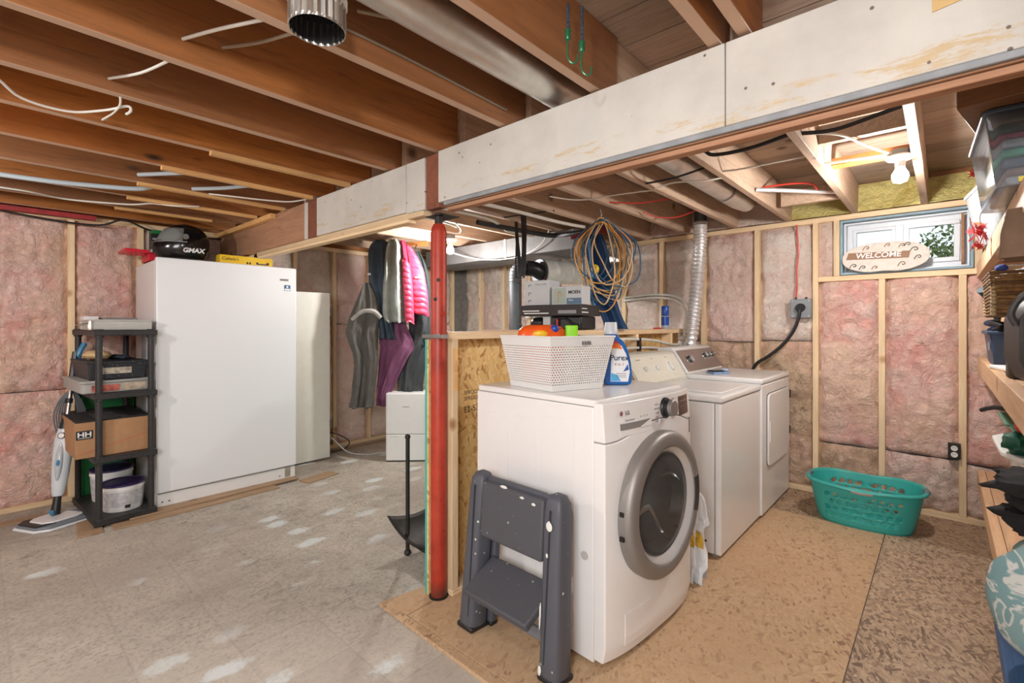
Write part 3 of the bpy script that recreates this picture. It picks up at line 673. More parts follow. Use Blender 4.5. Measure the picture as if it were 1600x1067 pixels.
MB(MT).box(-0.266, 0.266, -0.161, 0.161, 0.108, 0.122).build('rim', M_spk, t, bevel=0.004)
MB(MT @ T_((0.2515, 0.01, 0.06))).box(0, 0.003, -0.10, 0.06, -0.02, 0.025).build('stained_label', plain('stained_label', (206, 196, 178), 0.8, var=0.5, scale=25), t)
o = MB(rkM(0.06, -0.10, 1.056)).blob((0, 0, 0.032), (0.10, 0.075, 0.032), amp=0.25).build('sponge', plain('sponge', (222, 190, 140), 0.9, var=0.2, bump=0.5), smooth=True); tag(o, 'tan sponge lump on the left end of the black tool tray', 'sponge')
o = MB(rkM(0.0, 0.03, 1.0555)).blob((0, 0, 0.014), (0.15, 0.06, 0.014), amp=0.4).build('dark_rag', M_navy, smooth=True); tag(o, 'dark crumpled rag on top of the black tool tray', 'rag')
# third tier: cardboard box
t = rkthing('cardboard_box', 'brown cardboard box with black lid and square logo, third tier of the rack', 'box', 0, -0.03, 0.449)
MT = rkM(0.003, -0.04, 0.449, math.radians(-1))
MB(MT).box(-0.30, 0.285, -0.20, 0.185, 0, 0.225).build('carton', M_card, t, bevel=0.003)
MB(MT).box(-0.30, 0.285, -0.20, 0.185, 0.2252, 0.232).build('lid_flap', plain('black_card', (44, 42, 42), 0.7), t, bevel=0.002)
MB(MT).box(0.285, 0.2856, -0.197, -0.115, 0.12, 0.175).build('logo_patch', M_ink, t)
text(t, 'HH', 0.042, MT @ frame((0.2857, -0.156, 0.150), (0, 1, 0), (1, 0, 0)), M_whiteink, bold=0.0012, xs=1.15)
MB(MT).box(0.2857, 0.2862, -0.188, -0.124, 0.128, 0.131).build('logo_bar', M_whiteink, t)
MB(MT @ T_((0.2853, 0, 0.07)) @ Matrix.Rotation(math.radians(14), 4, 'X')).box(0, 0.0006, -0.19, 0.17, 0, 0.003).build('red_line', plain('red_line', (206, 92, 70), 0.7), t)
MB(MT).box(-0.05, 0.26, -0.09, 0.08, 0.2322, 0.2328).build('lid_print', plain('lid_print', (96, 94, 94), 0.7, var=0.9, scale=60), t)
# bottom tier buckets
def bucket(x, y, r, h, lab, lidc, elong=1.0, text_=False, label=None):
    t = rkthing('bucket', lab, 'bucket', x, y, 0.0535); MT = rkM(x, y, 0.0535) @ Matrix.Diagonal((1, elong, 1, 1))
    MB(MT).lathe([(r * 0.88, 0), (r * 0.9, 0.004), (r * 0.985, h * 0.86), (r * 1.03, h * 0.87), (r * 1.03, h * 0.9), (r, h * 0.91), (r * 1.01, h)], 32).build('pail', M_whitepl, t, smooth=True)
    MB(MT).lathe([(r * 1.05, h + 0.0005), (r * 1.05, h + 0.012), (r * 0.98, h + 0.014), (r * 0.95, h + 0.008), (0.001, h + 0.010)], 32).build('lid', plain(lab[:14], lidc, 0.35), t, smooth=True)
    MB(MT).olathe([(r * 0.925, h * 0.2), (r * 0.995, h * 0.8)], 32).build('paper_label', plain('pail_label', (206, 206, 210), 0.6, var=0.25, scale=40), t, smooth=True)
    if text_: MB(MT).box(r * 0.94, r * 0.96, -0.012, 0.016, 0.022, 0.042).build('logo_patch', M_ink, t)
bucket(0.17, 0.015, 0.118, 0.165, 'white plastic bucket with dark purple lid on the bottom tier, nearest', (52, 40, 84), 1.0, True)
bucket(-0.13, 0.015, 0.12, 0.205, 'white plastic bucket with pale rim and dark green lid behind the purple-lidded one', (58, 74, 60))
# green carton behind the rack
M_green = plain('green_carton', (22, 122, 62), 0.55, var=0.2, scale=3)
o = MB().box(-4.735, -4.695, 0.49, 0.81, 0.01, 0.86).build('green_carton', M_green, bevel=0.003); tag(o, 'tall flat green carton leaning on the wall behind the black rack', 'carton')

# steam mop
sp = thing('steam_mop', 'pale blue and white steam mop leaning by the black rack', 'steam mop', (-4.34, 0.335, 0))
P0, P1, P2, P3, P4 = [Vector(p) for p in ((-4.345, 0.335, 0.065), (-4.375, 0.35, 0.155), (-4.47, 0.398, 0.60), (-4.525, 0.43, 0.86), (-4.575, 0.462, 1.10))]
hd = [(-4.357, 0.165), (-4.105, 0.300), (-4.335, 0.500), (-4.556, 0.360)]
foot = [(-4.235, 0.175), (-4.17, 0.235), (-4.235, 0.46), (-4.36, 0.53), (-4.50, 0.32), (-4.40, 0.18)]
foot = [(-4.33, 0.14), (-4.17, 0.22), (-4.14, 0.30), (-4.20, 0.49), (-4.26, 0.55), (-4.44, 0.45), (-4.50, 0.36), (-4.40, 0.17)]
MB().prism(foot, 0.001, 0.016).build('mop_pad', plain('mop_pad', (226, 230, 234), 0.8), sp, bevel=0.005)
cx = sum(p[0] for p in foot) / 8; cy = sum(p[1] for p in foot) / 8
MB().prism([(cx + (x - cx) * 0.94, cy + (y - cy) * 0.94) for x, y in foot], 0.0165, 0.030).build('foot', plain('mop_grey', (120, 128, 138), 0.4), sp, bevel=0.005)
MB().prism([(cx + (x - cx) * 0.62, cy + (y - cy) * 0.62) for x, y in foot], 0.0303, 0.044).build('foot_cover', M_white, sp, bevel=0.005)
MB().prism([(cx + (x - cx) * 0.88 if i in (0, 1, 7) else cx + (x - cx) * 0.60, cy + (y - cy) * (0.88 if i in (0, 1, 7) else 0.25)) for i, (x, y) in enumerate(foot)], 0.030, 0.036).build('foot_inlay', M_black, sp, bevel=0.002)
MB().cyl(P0 - Vector((0, 0, 0.02)), P1, 0.026, 0.020, 16).build('swivel_joint', M_black, sp, smooth=True)
MB().cyl(P0 + Vector((0.02, -0.015, -0.006)), P0 + Vector((0.028, -0.02, 0.012)), 0.013, n=14).build('release_button', plain('mop_blue', (60, 134, 176), 0.35), sp, smooth=True)
L = (P2 - P1).length
mb = MB(along(P1, P2) @ Matrix.Diagonal((1.0, 0.85, 1, 1))); mb.lathe([(0.026, 0), (0.034, 0.02), (0.046, L * 0.3), (0.052, L * 0.6), (0.05, L * 0.82), (0.038, L * 0.97), (0.03, L)], 24)
mb.build('tank_body', plain('mop_body', (206, 214, 220), 0.25), sp, smooth=True)
A1 = P1 + (P2 - P1) * 0.5; n_ = Vector((0.9, -0.42, 0.2)).normalized()
MB(along(P1, P2)).lathe([(0.001, 0), (0.001, 0)], 4)
mb = MB(Matrix.Translation(A1 + n_ * 0.035) @ along((0, 0, 0), P2 - P1)).blob((0, 0, 0), (0.022, 0.02, 0.13)); mb.build('clear_tank', plain('tank_window', (182, 190, 196), 0.1), sp, smooth=True)
MB().blob(A1 + n_ * 0.052 + Vector((0, 0, -0.02)), (0.011, 0.011, 0.028)).build('blue_button', plain('mop_blue', (60, 134, 176), 0.35), sp, smooth=True)
q = P1 + (P2 - P1) * 0.86; MB().cyl(q + n_ * 0.030, q + n_ * 0.048, 0.021, n=20).build('dial', M_black, sp, smooth=True)
MB().cyl(q + n_ * 0.0482, q + n_ * 0.051, 0.016, n=20).build('dial_cap', M_white, sp, smooth=True)
MB().cyl(P2 - (P2 - P1).normalized() * 0.02, P2 + (P3 - P2).normalized() * 0.05, 0.036, 0.024, 18).build('collar', M_black, sp, smooth=True)
MB().cyl(P2, P3 + (P4 - P3) * 0.4, 0.0135, n=14).build('pole', M_chrome, sp, smooth=True)
MB().cyl(P3 - (P3 - P2) * 0.42, P3 - (P3 - P2) * 0.3, 0.02, n=14).build('clip', M_black, sp, smooth=True)
MB().tube([P3, P3 + (P4 - P3) * 0.5, P4], 0.021).build('grip', M_black, sp, smooth=True)
MB().tube([P4 - Vector((0.01, 0, 0.09)), P4 + Vector((0.012, 0.01, -0.02)), P4 + Vector((0.0, 0.045, 0.06))], 0.017).build('blue_handle_tip', plain('mop_blue', (60, 134, 176), 0.35), sp, smooth=True)
for k in range(5):
    a = P3 + Vector((0, 0, -0.02)); w_ = 0.030 + 0.009 * k
    MB().tube([a, a + Vector((0.01, -w_, -0.08)), a + Vector((0.02, -w_ * 1.35, -0.20)), a + Vector((0.04, -w_ * 0.7, -0.30 - 0.01 * k)), a + Vector((0.03, w_ * 0.7, -0.28)), a + Vector((0.02, w_ * 1.1, -0.16)), a + Vector((0, w_ * 0.6, -0.05))], 0.0045, 6, closed=True).build('cord', plain('mop_cord', (92, 94, 98), 0.5), sp, smooth=True)

# things on the freezer top
hl = thing('motorcycle_helmet', 'black full-face helmet with clear visor resting on top of the freezer', 'helmet', (-4.28, 1.04, 1.7675), math.radians(100))
HM = T_((-4.28, 1.04, 1.7675)) @ RZ(math.radians(-8)) 
def helm(a, t, grow=1.0):
    # a: around, t: 0 bottom .. 1 top ; long axis = local Y, face towards -Y
    z = 0.02 + 0.265 * t; r = math.sqrt(max(0, 1 - ((t - 0.42) / 0.585) ** 2)) if t > 0.42 else 1 - 0.16 * ((0.42 - t) / 0.42) ** 2
    x = 0.128 * r * math.cos(a) * grow; y = 0.165 * r * math.sin(a) * grow
    if y < 0 and t < 0.45: y *= 1.12 + 0.10 * math.sin(PI * t / 0.45)
    if y < 0: x *= 1 - 0.12 * (abs(y) / 0.165) ** 2
    return (x, y + (t - 0.4) * 0.02, z)
M_gloss = plain('gloss_black', (20, 20, 22), 0.14, var=0.02)
mb = MB(HM); v = [helm(2 * PI * i / 36, k / 18) for k in range(19) for i in range(36)]
f = [(k * 36 + i, k * 36 + (i + 1) % 36, (k + 1) * 36 + (i + 1) % 36, (k + 1) * 36 + i) for k in range(18) for i in range(36)] + [tuple(range(36))[::-1], tuple(range(18 * 36, 19 * 36))]
mb.add(v, f).build('shell', M_gloss, hl, smooth=True)
def hpatch(a0, a1, t0, t1, grow, nm, mat, skew=0.0, solid=0.003):
    return MB(HM).grid(lambda u, v_: helm(a0 + (a1 - a0) * u, t0 + (t1 - t0) * v_ + skew * u, grow), 14, 8).build(nm, mat, hl, smooth=180, solid=solid)
M_visor = NT('tinted_visor').set(srgb(176, 180, 178), 0.06, 0, Transmission_Weight=0.55, IOR=1.3)
hpatch(1.04 * PI, 1.96 * PI, 0.42, 0.84, 1.03, 'visor', M_visor)
o = MB(HM).tube([helm(1.96 * PI, 0.62, 1.045), helm(1.85 * PI, 0.79, 1.045), helm(1.7 * PI, 0.82, 1.045), helm(1.5 * PI, 0.80, 1.045)], 0.004, 6).build('visor_trim', M_galv2, hl, smooth=True)
MB(HM).tube([helm(1.96 * PI, 0.62, 1.045), helm(1.88 * PI, 0.47, 1.045), helm(1.7 * PI, 0.42, 1.045), helm(1.5 * PI, 0.42, 1.045)], 0.004, 6).build('visor_trim', M_galv2, hl, smooth=True)
p = HM @ Vector(helm(1.985 * PI, 0.58, 1.03)); MB().cyl(p, p + Vector((0.014, 0, 0)), 0.020, n=18).build('visor_pivot', M_galv2, hl, smooth=True)
text(hl, 'GMAX', 0.046, HM @ frame((0.1325, 0.045, 0.075), (0, 1, 0), (1, 0.05, 0.12)), M_whiteink, bold=0.002, shear=0.2)
text(hl, 'MODULAR', 0.011, HM @ frame((0.1365, -0.02, 0.135), (0, 1, 0), (1, 0.0, 0)), M_whiteink)
for k in range(3): MB(HM).box(-0.03 + 0.02 * k, -0.02 + 0.02 * k, -0.205, -0.192, 0.055, 0.075).build('chin_vent', M_galv2, hl)
t = thing('scope_box', 'bright yellow long box with black script lettering at the right of the freezer top', 'box', (-4.15, 1.42, 1.7675))
MB().box(-4.215, -4.125, 1.235, 1.625, 1.7675, 1.835).build('box', plain('yellow_card', (238, 196, 44), 0.5), t, bevel=0.002)
text(t, "Cabela's", 0.036, frame((-4.1245, 1.305, 1.807), (0, 1, 0), (1, 0, 0)), M_ink, shear=0.3)
MB().box(-4.1249, -4.1243, 1.50, 1.59, 1.778, 1.787).build('scope_picture', plain('scope_picture', (44, 50, 66), 0.5), t)
MB().cyl((-4.1246, 1.505, 1.7885), (-4.124, 1.505, 1.7885), 0.009, n=12).build('scope_picture', plain('scope_picture', (44, 50, 66), 0.5), t)
MB().cyl((-4.1246, 1.585, 1.79), (-4.124, 1.585, 1.79), 0.011, n=12).build('scope_picture', plain('scope_picture', (44, 50, 66), 0.5), t)
for yy in (1.425, 1.445): MB().box(-4.1249, -4.1243, yy, yy + 0.012, 1.776, 1.792).build('box_print', M_ink, t)
t = thing('red_plastic_rack', 'bright red plastic tray with ribs jutting from behind the helmet on the freezer', 'tray', (-4.5, 0.80, 1.7675))
MB().box(-4.62, -4.36, 0.70, 0.96, 1.822, 1.845).build('top', plain('red_plastic', (208, 30, 56), 0.35), t, bevel=0.003)
MB().box(-4.60, -4.38, 0.84, 0.945, 1.7675, 1.822).build('foot_block', plain('red_plastic', (208, 30, 56), 0.35), t, bevel=0.003)
for k in range(4): MB().box(-4.375, -4.362, 0.715 + 0.03 * k, 0.723 + 0.03 * k, 1.80, 1.822).build('rib', plain('red_plastic', (208, 30, 56), 0.35), t)
t = thing('green_box', 'dark green upright box behind the helmet, close to the ceiling', 'box', (-4.62, 0.99, 1.7675))
MB().box(-4.68, -4.55, 0.90, 1.20, 1.7675, 2.03).build('box', M_green, t, bevel=0.003)
for k in range(3): MB().box(-4.5495, -4.549, 1.0 + 0.03 * k, 1.018 + 0.03 * k, 1.93, 1.95).build('box_print', plain('faded_print', (120, 180, 130), 0.7), t)
t = thing('black_battery_pack', 'black ribbed battery pack standing beside the green box behind the helmet', 'tool', (-4.5, 0.90, 1.7675))
MB().box(-4.535, -4.48, 0.875, 0.945, 1.7675, 1.99).build('pack', M_black, t, bevel=0.006)
for k in range(3): MB().box(-4.4795, -4.475, 0.885, 0.935, 1.86 + 0.04 * k, 1.875 + 0.04 * k).build('pale_strip', M_greyink, t)
o = MB().lathe([(0.001, 0), (0.03, 0), (0.026, 0.03), (0.018, 0.05), (0.024, 0.08), (0.024, 0.13), (0.016, 0.17), (0.02, 0.2), (0.001, 0.205)], 14, T_((-4.27, 1.56, 1.7675))).build('dark_bottle', M_black, smooth=True); tag(o, 'slim black bottle behind the yellow box on the freezer', 'bottle')
o = MB().blob((-4.30, 1.45, 1.822), (0.05, 0.06, 0.054)).build('grey_hat', plain('grey_felt', (120, 116, 112), 0.9), smooth=True); tag(o, 'grey rounded felt hat showing above the yellow box on the freezer', 'hat')

# clothes hanging from the ceiling by the left wall
CB = Vector((-3.90, 2.68, 0)); CM = T_(CB) @ RZ(math.radians(42))
def G(px, py, dy=0.0): return ((px - 620) * 0.00613, dy, 1.29 - (py - 508) * 0.00613)
def garment(nm, lab, cat, rows, mat, dy, th=0.035, fold=0.3, kf=7, seed=1, jag=0.03):
    t = thing(nm, lab, cat, CM @ Vector((((rows[0][1] + rows[0][2]) / 2 - 620) * 0.00613, dy, 1.29 - (rows[-1][0] - 508) * 0.00613)), 0, 'clothes hanging from the joist hook')
    R_ = [(1.29 - (y - 508) * 0.00613, (l - 620) * 0.00613, (r - 620) * 0.00613, th * (0.6 + 0.4 * min(1, i / 2))) for i, (y, l, r) in enumerate(rows)]
    drape(MB(), R_, CM @ T_((0, dy, 0)), fold, kf, seed=seed, jag=jag).build('body', mat, t, smooth=True)
    return t
M_slate = fabric('grey_brown_nylon', (94, 91, 86)); M_blueg = fabric('slate_blue_denim', (72, 88, 104)); M_sage = fabric('sage_grey_nylon', (150, 156, 150))
M_pinkp = fabric('pink_quilt', (226, 74, 106), 0.15, 0.45); M_purp = fabric('plum_nylon', (136, 82, 116)); M_blk = fabric('charcoal_cloth', (70, 74, 76))
t = garment('snow_trousers', 'grey-brown snow trousers with a light cuff, leftmost of the hanging clothes', 'trousers', [(443, 572, 582), (465, 562, 592), (490, 552, 598), (508, 546, 596), (525, 545, 594), (560, 556, 594), (600, 554, 590), (630, 549, 587), (634, 549, 586)], M_slate, -0.07, 0.05, 0.35, 6, 1.0, 0.04)
MB(CM).tube([G(557, 500, -0.12), G(572, 488, -0.13), G(590, 487, -0.13), G(601, 497, -0.12)], 0.022).build('turned_cuff', fabric('light_grey_lining', (168, 166, 160)), t, smooth=True)
t = garment('navy_jacket', 'dark slate blue jacket and long sleeve hanging left of the grey coat', 'jacket', [(376, 588, 603), (384, 580, 609), (400, 577, 611), (430, 577, 611), (452, 579, 611), (465, 586, 611), (490, 590, 612), (515, 594, 617), (529, 593, 622)], M_blueg, -0.02, 0.05, 0.3, 7, 2.0)
MB(CM).box(G(578, 0)[0], G(583, 0)[0], -0.075, -0.07, G(0, 431)[2], G(0, 428)[2]).build('white_tag', M_whiteink, t)
garment('grey_coat', 'smooth grey-green coat hanging in the middle of the clothes', 'coat', [(377, 613, 627), (385, 609, 632), (400, 607, 634), (430, 605, 635), (460, 603, 636), (485, 603, 637), (500, 606, 637), (503, 611, 636)], M_sage, -0.085, 0.06, 0.16, 5, 3.0)
M_greenpipe = plain('green_piping', (60, 120, 84), 0.7)
t = thing('puffer_jacket', 'bright pink quilted puffer jacket hanging at the right of the clothes', 'jacket', CM @ Vector((G(650, 0)[0], -0.05, 1.30)), 0, 'clothes hanging from the joist hook')
def puff(rows, dy, nm, seed):
    R_ = []
    for i, (y, l, r) in enumerate(rows): R_.append((1.29 - (y - 508) * 0.00613, (l - 620) * 0.00613, (r - 620) * 0.00613))
    mb = MB(CM @ T_((0, dy, 0))); v = []; f = []; n = 30; K = 60
    for k in range(K + 1):
        s_ = k / K * (len(R_) - 1); i = min(int(s_), len(R_) - 2); u = s_ - i
        z, l, r = [R_[i][j] + (R_[i + 1][j] - R_[i][j]) * u for j in range(3)]
        q = (R_[0][0] - z) / 0.055; pf = abs(math.sin(PI * q)) ** 0.5
        for a_ in range(n):
            a = 2 * PI * a_ / n; x = math.cos(a); tilt = -0.02 * x
            v.append(((l + r) / 2 + (r - l) / 2 * x * (0.96 + 0.04 * pf), 0.05 * math.sin(a) * (0.72 + 0.32 * pf + 0.1 * noise.noise(Vector((x * 3, z * 20, seed)))), z + tilt + 0.006 * math.sin(x * 4)))
    for k in range(K):
        for a_ in range(n): j = (a_ + 1) % n; f.append((k * n + a_, k * n + j, (k + 1) * n + j, (k + 1) * n + a_))
    f += [tuple(range(n))[::-1], tuple(range(K * n, (K + 1) * n))]
    mb.add(v, f).build(nm, M_pinkp, t, smooth=60)
puff([(384, 633, 645), (400, 632, 655), (420, 634, 664), (450, 640, 669), (470, 644, 671), (491, 646, 672)], -0.04, 'body', 1)
puff([(410, 632, 644), (440, 633, 648), (470, 635, 650), (503, 637, 651)], -0.105, 'sleeve', 2)
drape(MB(), [(G(0, 378)[2], G(629, 0)[0], G(636, 0)[0], 0.02), (G(0, 400)[2], G(631, 0)[0], G(642, 0)[0], 0.03), (G(0, 425)[2], G(633, 0)[0], G(646, 0)[0], 0.03), (G(0, 436)[2], G(636, 0)[0], G(643, 0)[0], 0.02)], CM @ T_((0, -0.085, 0)), 0.3, 4, seed=5).build('hood', fabric('deep_pink_lining', (196, 44, 78)), t, smooth=True)
MB(CM).box(G(652, 0)[0], G(661, 0)[0], -0.099, -0.097, G(0, 436)[2], G(0, 434)[2]).build('white_tag', M_whiteink, t)
t = garment('purple_trousers', 'plum purple snow trousers hanging below the blue and grey jackets', 'trousers', [(490, 612, 634), (508, 604, 634), (530, 594, 644), (545, 593, 646), (565, 592, 634), (590, 590, 622), (615, 588, 610), (632, 588, 606), (634, 589, 605)], M_purp, 0.03, 0.05, 0.4, 8, 4.0, 0.03)
garment('black_trousers', 'charcoal black trousers hanging behind the pink jacket, lowest at the right', 'trousers', [(480, 645, 672), (500, 636, 673), (525, 634, 672), (560, 622, 665), (590, 618, 660), (614, 618, 658), (616, 618, 658)], M_blk, 0.10, 0.045, 0.35, 6, 5.0)
garment('black_coat', 'black coat edge hanging behind the right side of the pink jacket', 'coat', [(390, 642, 652), (410, 642, 662), (440, 642, 669), (480, 644, 673), (510, 645, 674), (540, 652, 672)], fabric('green_black_cloth', (44, 56, 54)), 0.12, 0.04, 0.3, 5, 6.0)
t = thing('coat_hook_board', 'short orange-brown wooden hook board between the hanging jackets', 'hook board', CM @ Vector((G(609, 0)[0], 0.03, 1.98)))
MB(CM).box(G(605, 0)[0], G(613, 0)[0], 0.02, 0.045, 1.98, 2.098).build('board', M_joist, t, bevel=0.002)
MB(CM).box(G(585, 0)[0], G(668, 0)[0], 0.046, 0.066, 2.055, 2.098).build('rail', M_joist, t, bevel=0.002)
for px in (606, 634, 650): MB(CM).tube([G(px, 381, 0.046), G(px, 385, 0.0), G(px, 390, -0.02), G(px, 386, -0.035)], 0.004, 6).build('hook', M_iron, t, smooth=True)

# dehumidifier
DM = T_((-3.87, 2.79, 0)) @ RZ(math.radians(44))
dh = thing('dehumidifier', 'white box dehumidifier standing on the floor below the hanging clothes', 'dehumidifier', (-3.87, 2.79, 0))
rbox(MB(DM), -0.19, 0.19, -0.13, 0.13, 0.26, 0.645, 0.025).build('upper_case', M_whitepl, dh, bevel=0.008, seg=3)
rbox(MB(DM), -0.19, 0.19, -0.13, 0.13, 0.012, 0.257, 0.025).build('water_bucket', M_whitepl, dh, bevel=0.005)
rbox(MB(DM), -0.183, 0.183, -0.123, 0.123, 0.0, 0.015, 0.02).build('base', M_black, dh)
MB(DM).box(-0.03, 0.035, -0.1305, -0.1298, 0.515, 0.522).build('badge', M_greyink, dh)
MB(DM).box(-0.14, -0.07, -0.1305, -0.1298, 0.235, 0.242).build('level_mark', plain('pale_mark', (206, 206, 196), 0.5), dh)

# cords on the floor by the wall
o = MB().tube([(-4.60, 2.32, 0.22), (-4.52, 2.40, 0.20), (-4.46, 2.50, 0.12), (-4.48, 2.46, 0.05), (-4.56, 2.36, 0.02)], 0.0055).build('floor_cable', M_cableb, smooth=True); tag(o, 'black power cable looping out beside the white slab door', 'cable')
o = MB().tube([(-4.55, 2.28, 0.24), (-4.46, 2.34, 0.16), (-4.36, 2.42, 0.05), (-4.28, 2.55, 0.008), (-4.20, 2.72, 0.007), (-4.08, 2.84, 0.007), (-3.98, 2.88, 0.04)], 0.006).build('floor_cable', plain('grey_cord', (186, 186, 186), 0.5), smooth=True); tag(o, 'pale grey power cable running over the floor to the dehumidifier', 'cable')

# iron fireplace log holder
an = thing('log_holder', 'dark iron fireplace log holder with upright rod and ball foot behind the half wall', 'log holder', (-2.13, 1.72, 0))
MB().cyl((-2.232, 1.606, 0.03), (-2.232, 1.606, 0.655), 0.0115, n=14).build('rod', M_iron, an, smooth=True)
MB().blob((-2.232, 1.606, 0.019), (0.020, 0.020, 0.0185)).build('ball_foot', M_iron, an, smooth=True)
MB().blob((-2.232, 1.606, 0.665), (0.016, 0.016, 0.016)).build('ball_finial', M_iron, an, smooth=True)
MB().blob((-1.95, 1.93, 0.019), (0.020, 0.020, 0.0185)).build('ball_foot', M_iron, an, smooth=True)
MB().cyl((-1.95, 1.93, 0.03), (-1.95, 1.93, 0.30), 0.0115, n=14).build('rod', M_iron, an, smooth=True)
def tray(u, v):
    x = -2.33 + 0.44 * u; y = 1.555 + 0.33 * v; s_ = abs(2 * u - 1)
    return (x + 0.05 * (v - 0.5) * (1 - u), y + 0.02 * u, 0.175 - 0.075 * (1 - s_ ** 2.2) + 0.03 * abs(2 * v - 1) ** 2 * (1 if v < 0.5 else 1.6) * s_)
MB().grid(tray, 20, 12).build('curved_tray', M_iron, an, smooth=180, solid=0.006)
MB().prism([(-2.25, 0.105), (-2.0, 0.095), (-2.0, 0.06), (-2.2, 0.075)], 1.600, 1.606, ax='y').build('front_bar', M_iron, an)
# ---------------------------------------------------------------- half wall, post
hw = thing('half_wall', 'unfinished waist-high stud wall of lumber and strand board behind the washers', 'half wall', (-1.77, 2.85, 0))
MB().box(-1.806, -1.72, 1.49, 4.27, 0.0005, 0.038).build('bottom_plate', M_study, hw, bevel=0.002, seg=1)
MB().box(-1.836, -1.72, 1.492, 4.29, 1.222, 1.258).build('top_plate', M_study, hw, bevel=0.002, seg=1)
for y in (1.49, 2.10, 2.70, 3.31, 3.92): MB().box(-1.806, -1.72, y, y + 0.038, 0.038, 1.222).build('stud', M_stud, hw, bevel=0.002, seg=1)
MB().box(-1.822, -1.8115, 1.422, 4.28, 0.016, 1.2215).build('strand_board', M_osb_wall, hw)
MB().box(-1.836, -1.8225, 1.421, 4.28, 0.016, 1.2215).build('drywall_sheet', plain('teal_drywall', (64, 178, 166), 0.8), hw)
MB().box(-1.7185, -1.7155, 1.50, 1.522, 0.98, 1.18).build('nailer_strip', M_lath, hw)
text(hw, 'E2-53', 0.045, frame((-1.8112, 1.70, 0.86), (0, 1, 0), (1, 0, 0)) @ Matrix.Rotation(0.05, 4, 'Z'), M_ink, name='stamp', ext=0.0002)
text(hw, 'SPRUCE\nSPRUCE', 0.03, frame((-1.8112, 1.70, 0.93), (0, 1, 0), (1, 0, 0)), M_ink, name='stamp', ext=0.0002)
mb = MB()
for k in range(14): mb.box(-1.838 + 0.0135 * k, -1.838 + 0.0135 * k + 0.0115, 1.4055, 1.4075, 1.230, 1.246)
o = mb.build('perforated_strap', M_galv2, hw); o['kind'] = 'stuff'
# red adjustable post
M_red = NT('red_post_paint'); a = M_red.noise(6, 6, 0.65); s_ = M_red.sep(M_red.co)
col = M_red.ramp(a, [(0.3, srgb(146, 42, 26)), (0.6, srgb(184, 62, 40)), (0.8, srgb(166, 52, 34))])
g2 = M_red.noise(40, 5, 0.75); col = M_red.mix(M_red.ramp(g2, [(0.60, (0, 0, 0)), (0.68, (0.7,) * 3)]), col, srgb(110, 42, 30))
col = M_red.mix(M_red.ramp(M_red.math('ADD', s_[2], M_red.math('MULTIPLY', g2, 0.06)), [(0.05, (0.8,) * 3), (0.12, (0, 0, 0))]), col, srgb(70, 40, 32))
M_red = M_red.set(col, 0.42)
PX, PY = -1.772, 1.4515
po = thing('steel_post', 'red painted round steel post holding up the white beam', 'post', (PX, PY, 0.0146))
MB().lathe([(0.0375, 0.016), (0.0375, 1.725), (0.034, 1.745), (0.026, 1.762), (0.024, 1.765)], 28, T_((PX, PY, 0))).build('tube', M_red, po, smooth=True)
MB().lathe([(0.046, 0.0146), (0.046, 0.019), (0.037, 0.022)], 24, T_((PX, PY, 0))).build('base_ring', M_iron, po, smooth=True)
MB().cyl((PX, PY, 1.745), (PX, PY, 1.818), 0.019, n=20).build('screw_jack', M_iron, po, smooth=True)
MB().box(PX - 0.06, PX + 0.06, PY - 0.03, PY + 0.08, 1.802, 1.806).build('head_plate', M_iron, po)
for z, sx in ((1.50, 0.6), (1.41, -0.8)):
    d = Vector((0.62 + 0.25 * (1 if sx > 0 else -1), -0.78, 0)).normalized(); p = Vector((PX, PY, z)) + d * 0.034
    MB().cyl(p, p + d * 0.0045, 0.009, n=12).build('pin_hole', M_ink, po)
d = Vector((0.98, -0.2, 0)).normalized(); p = Vector((PX, PY, 1.343)) + d * 0.03; MB().cyl(p, p + d * 0.022, 0.012, n=10).build('bolt', M_red, po, smooth=True)
mb = MB()
for k in range(14):
    a = 2 * PI * k / 14; mb.box(-0.005, 0.005, 0.0385, 0.0400, -0.008, 0.008, T_((PX, PY, 1.240)) @ RZ(a))
o = mb.build('strap_band', M_galv2, po); o['kind'] = 'stuff'

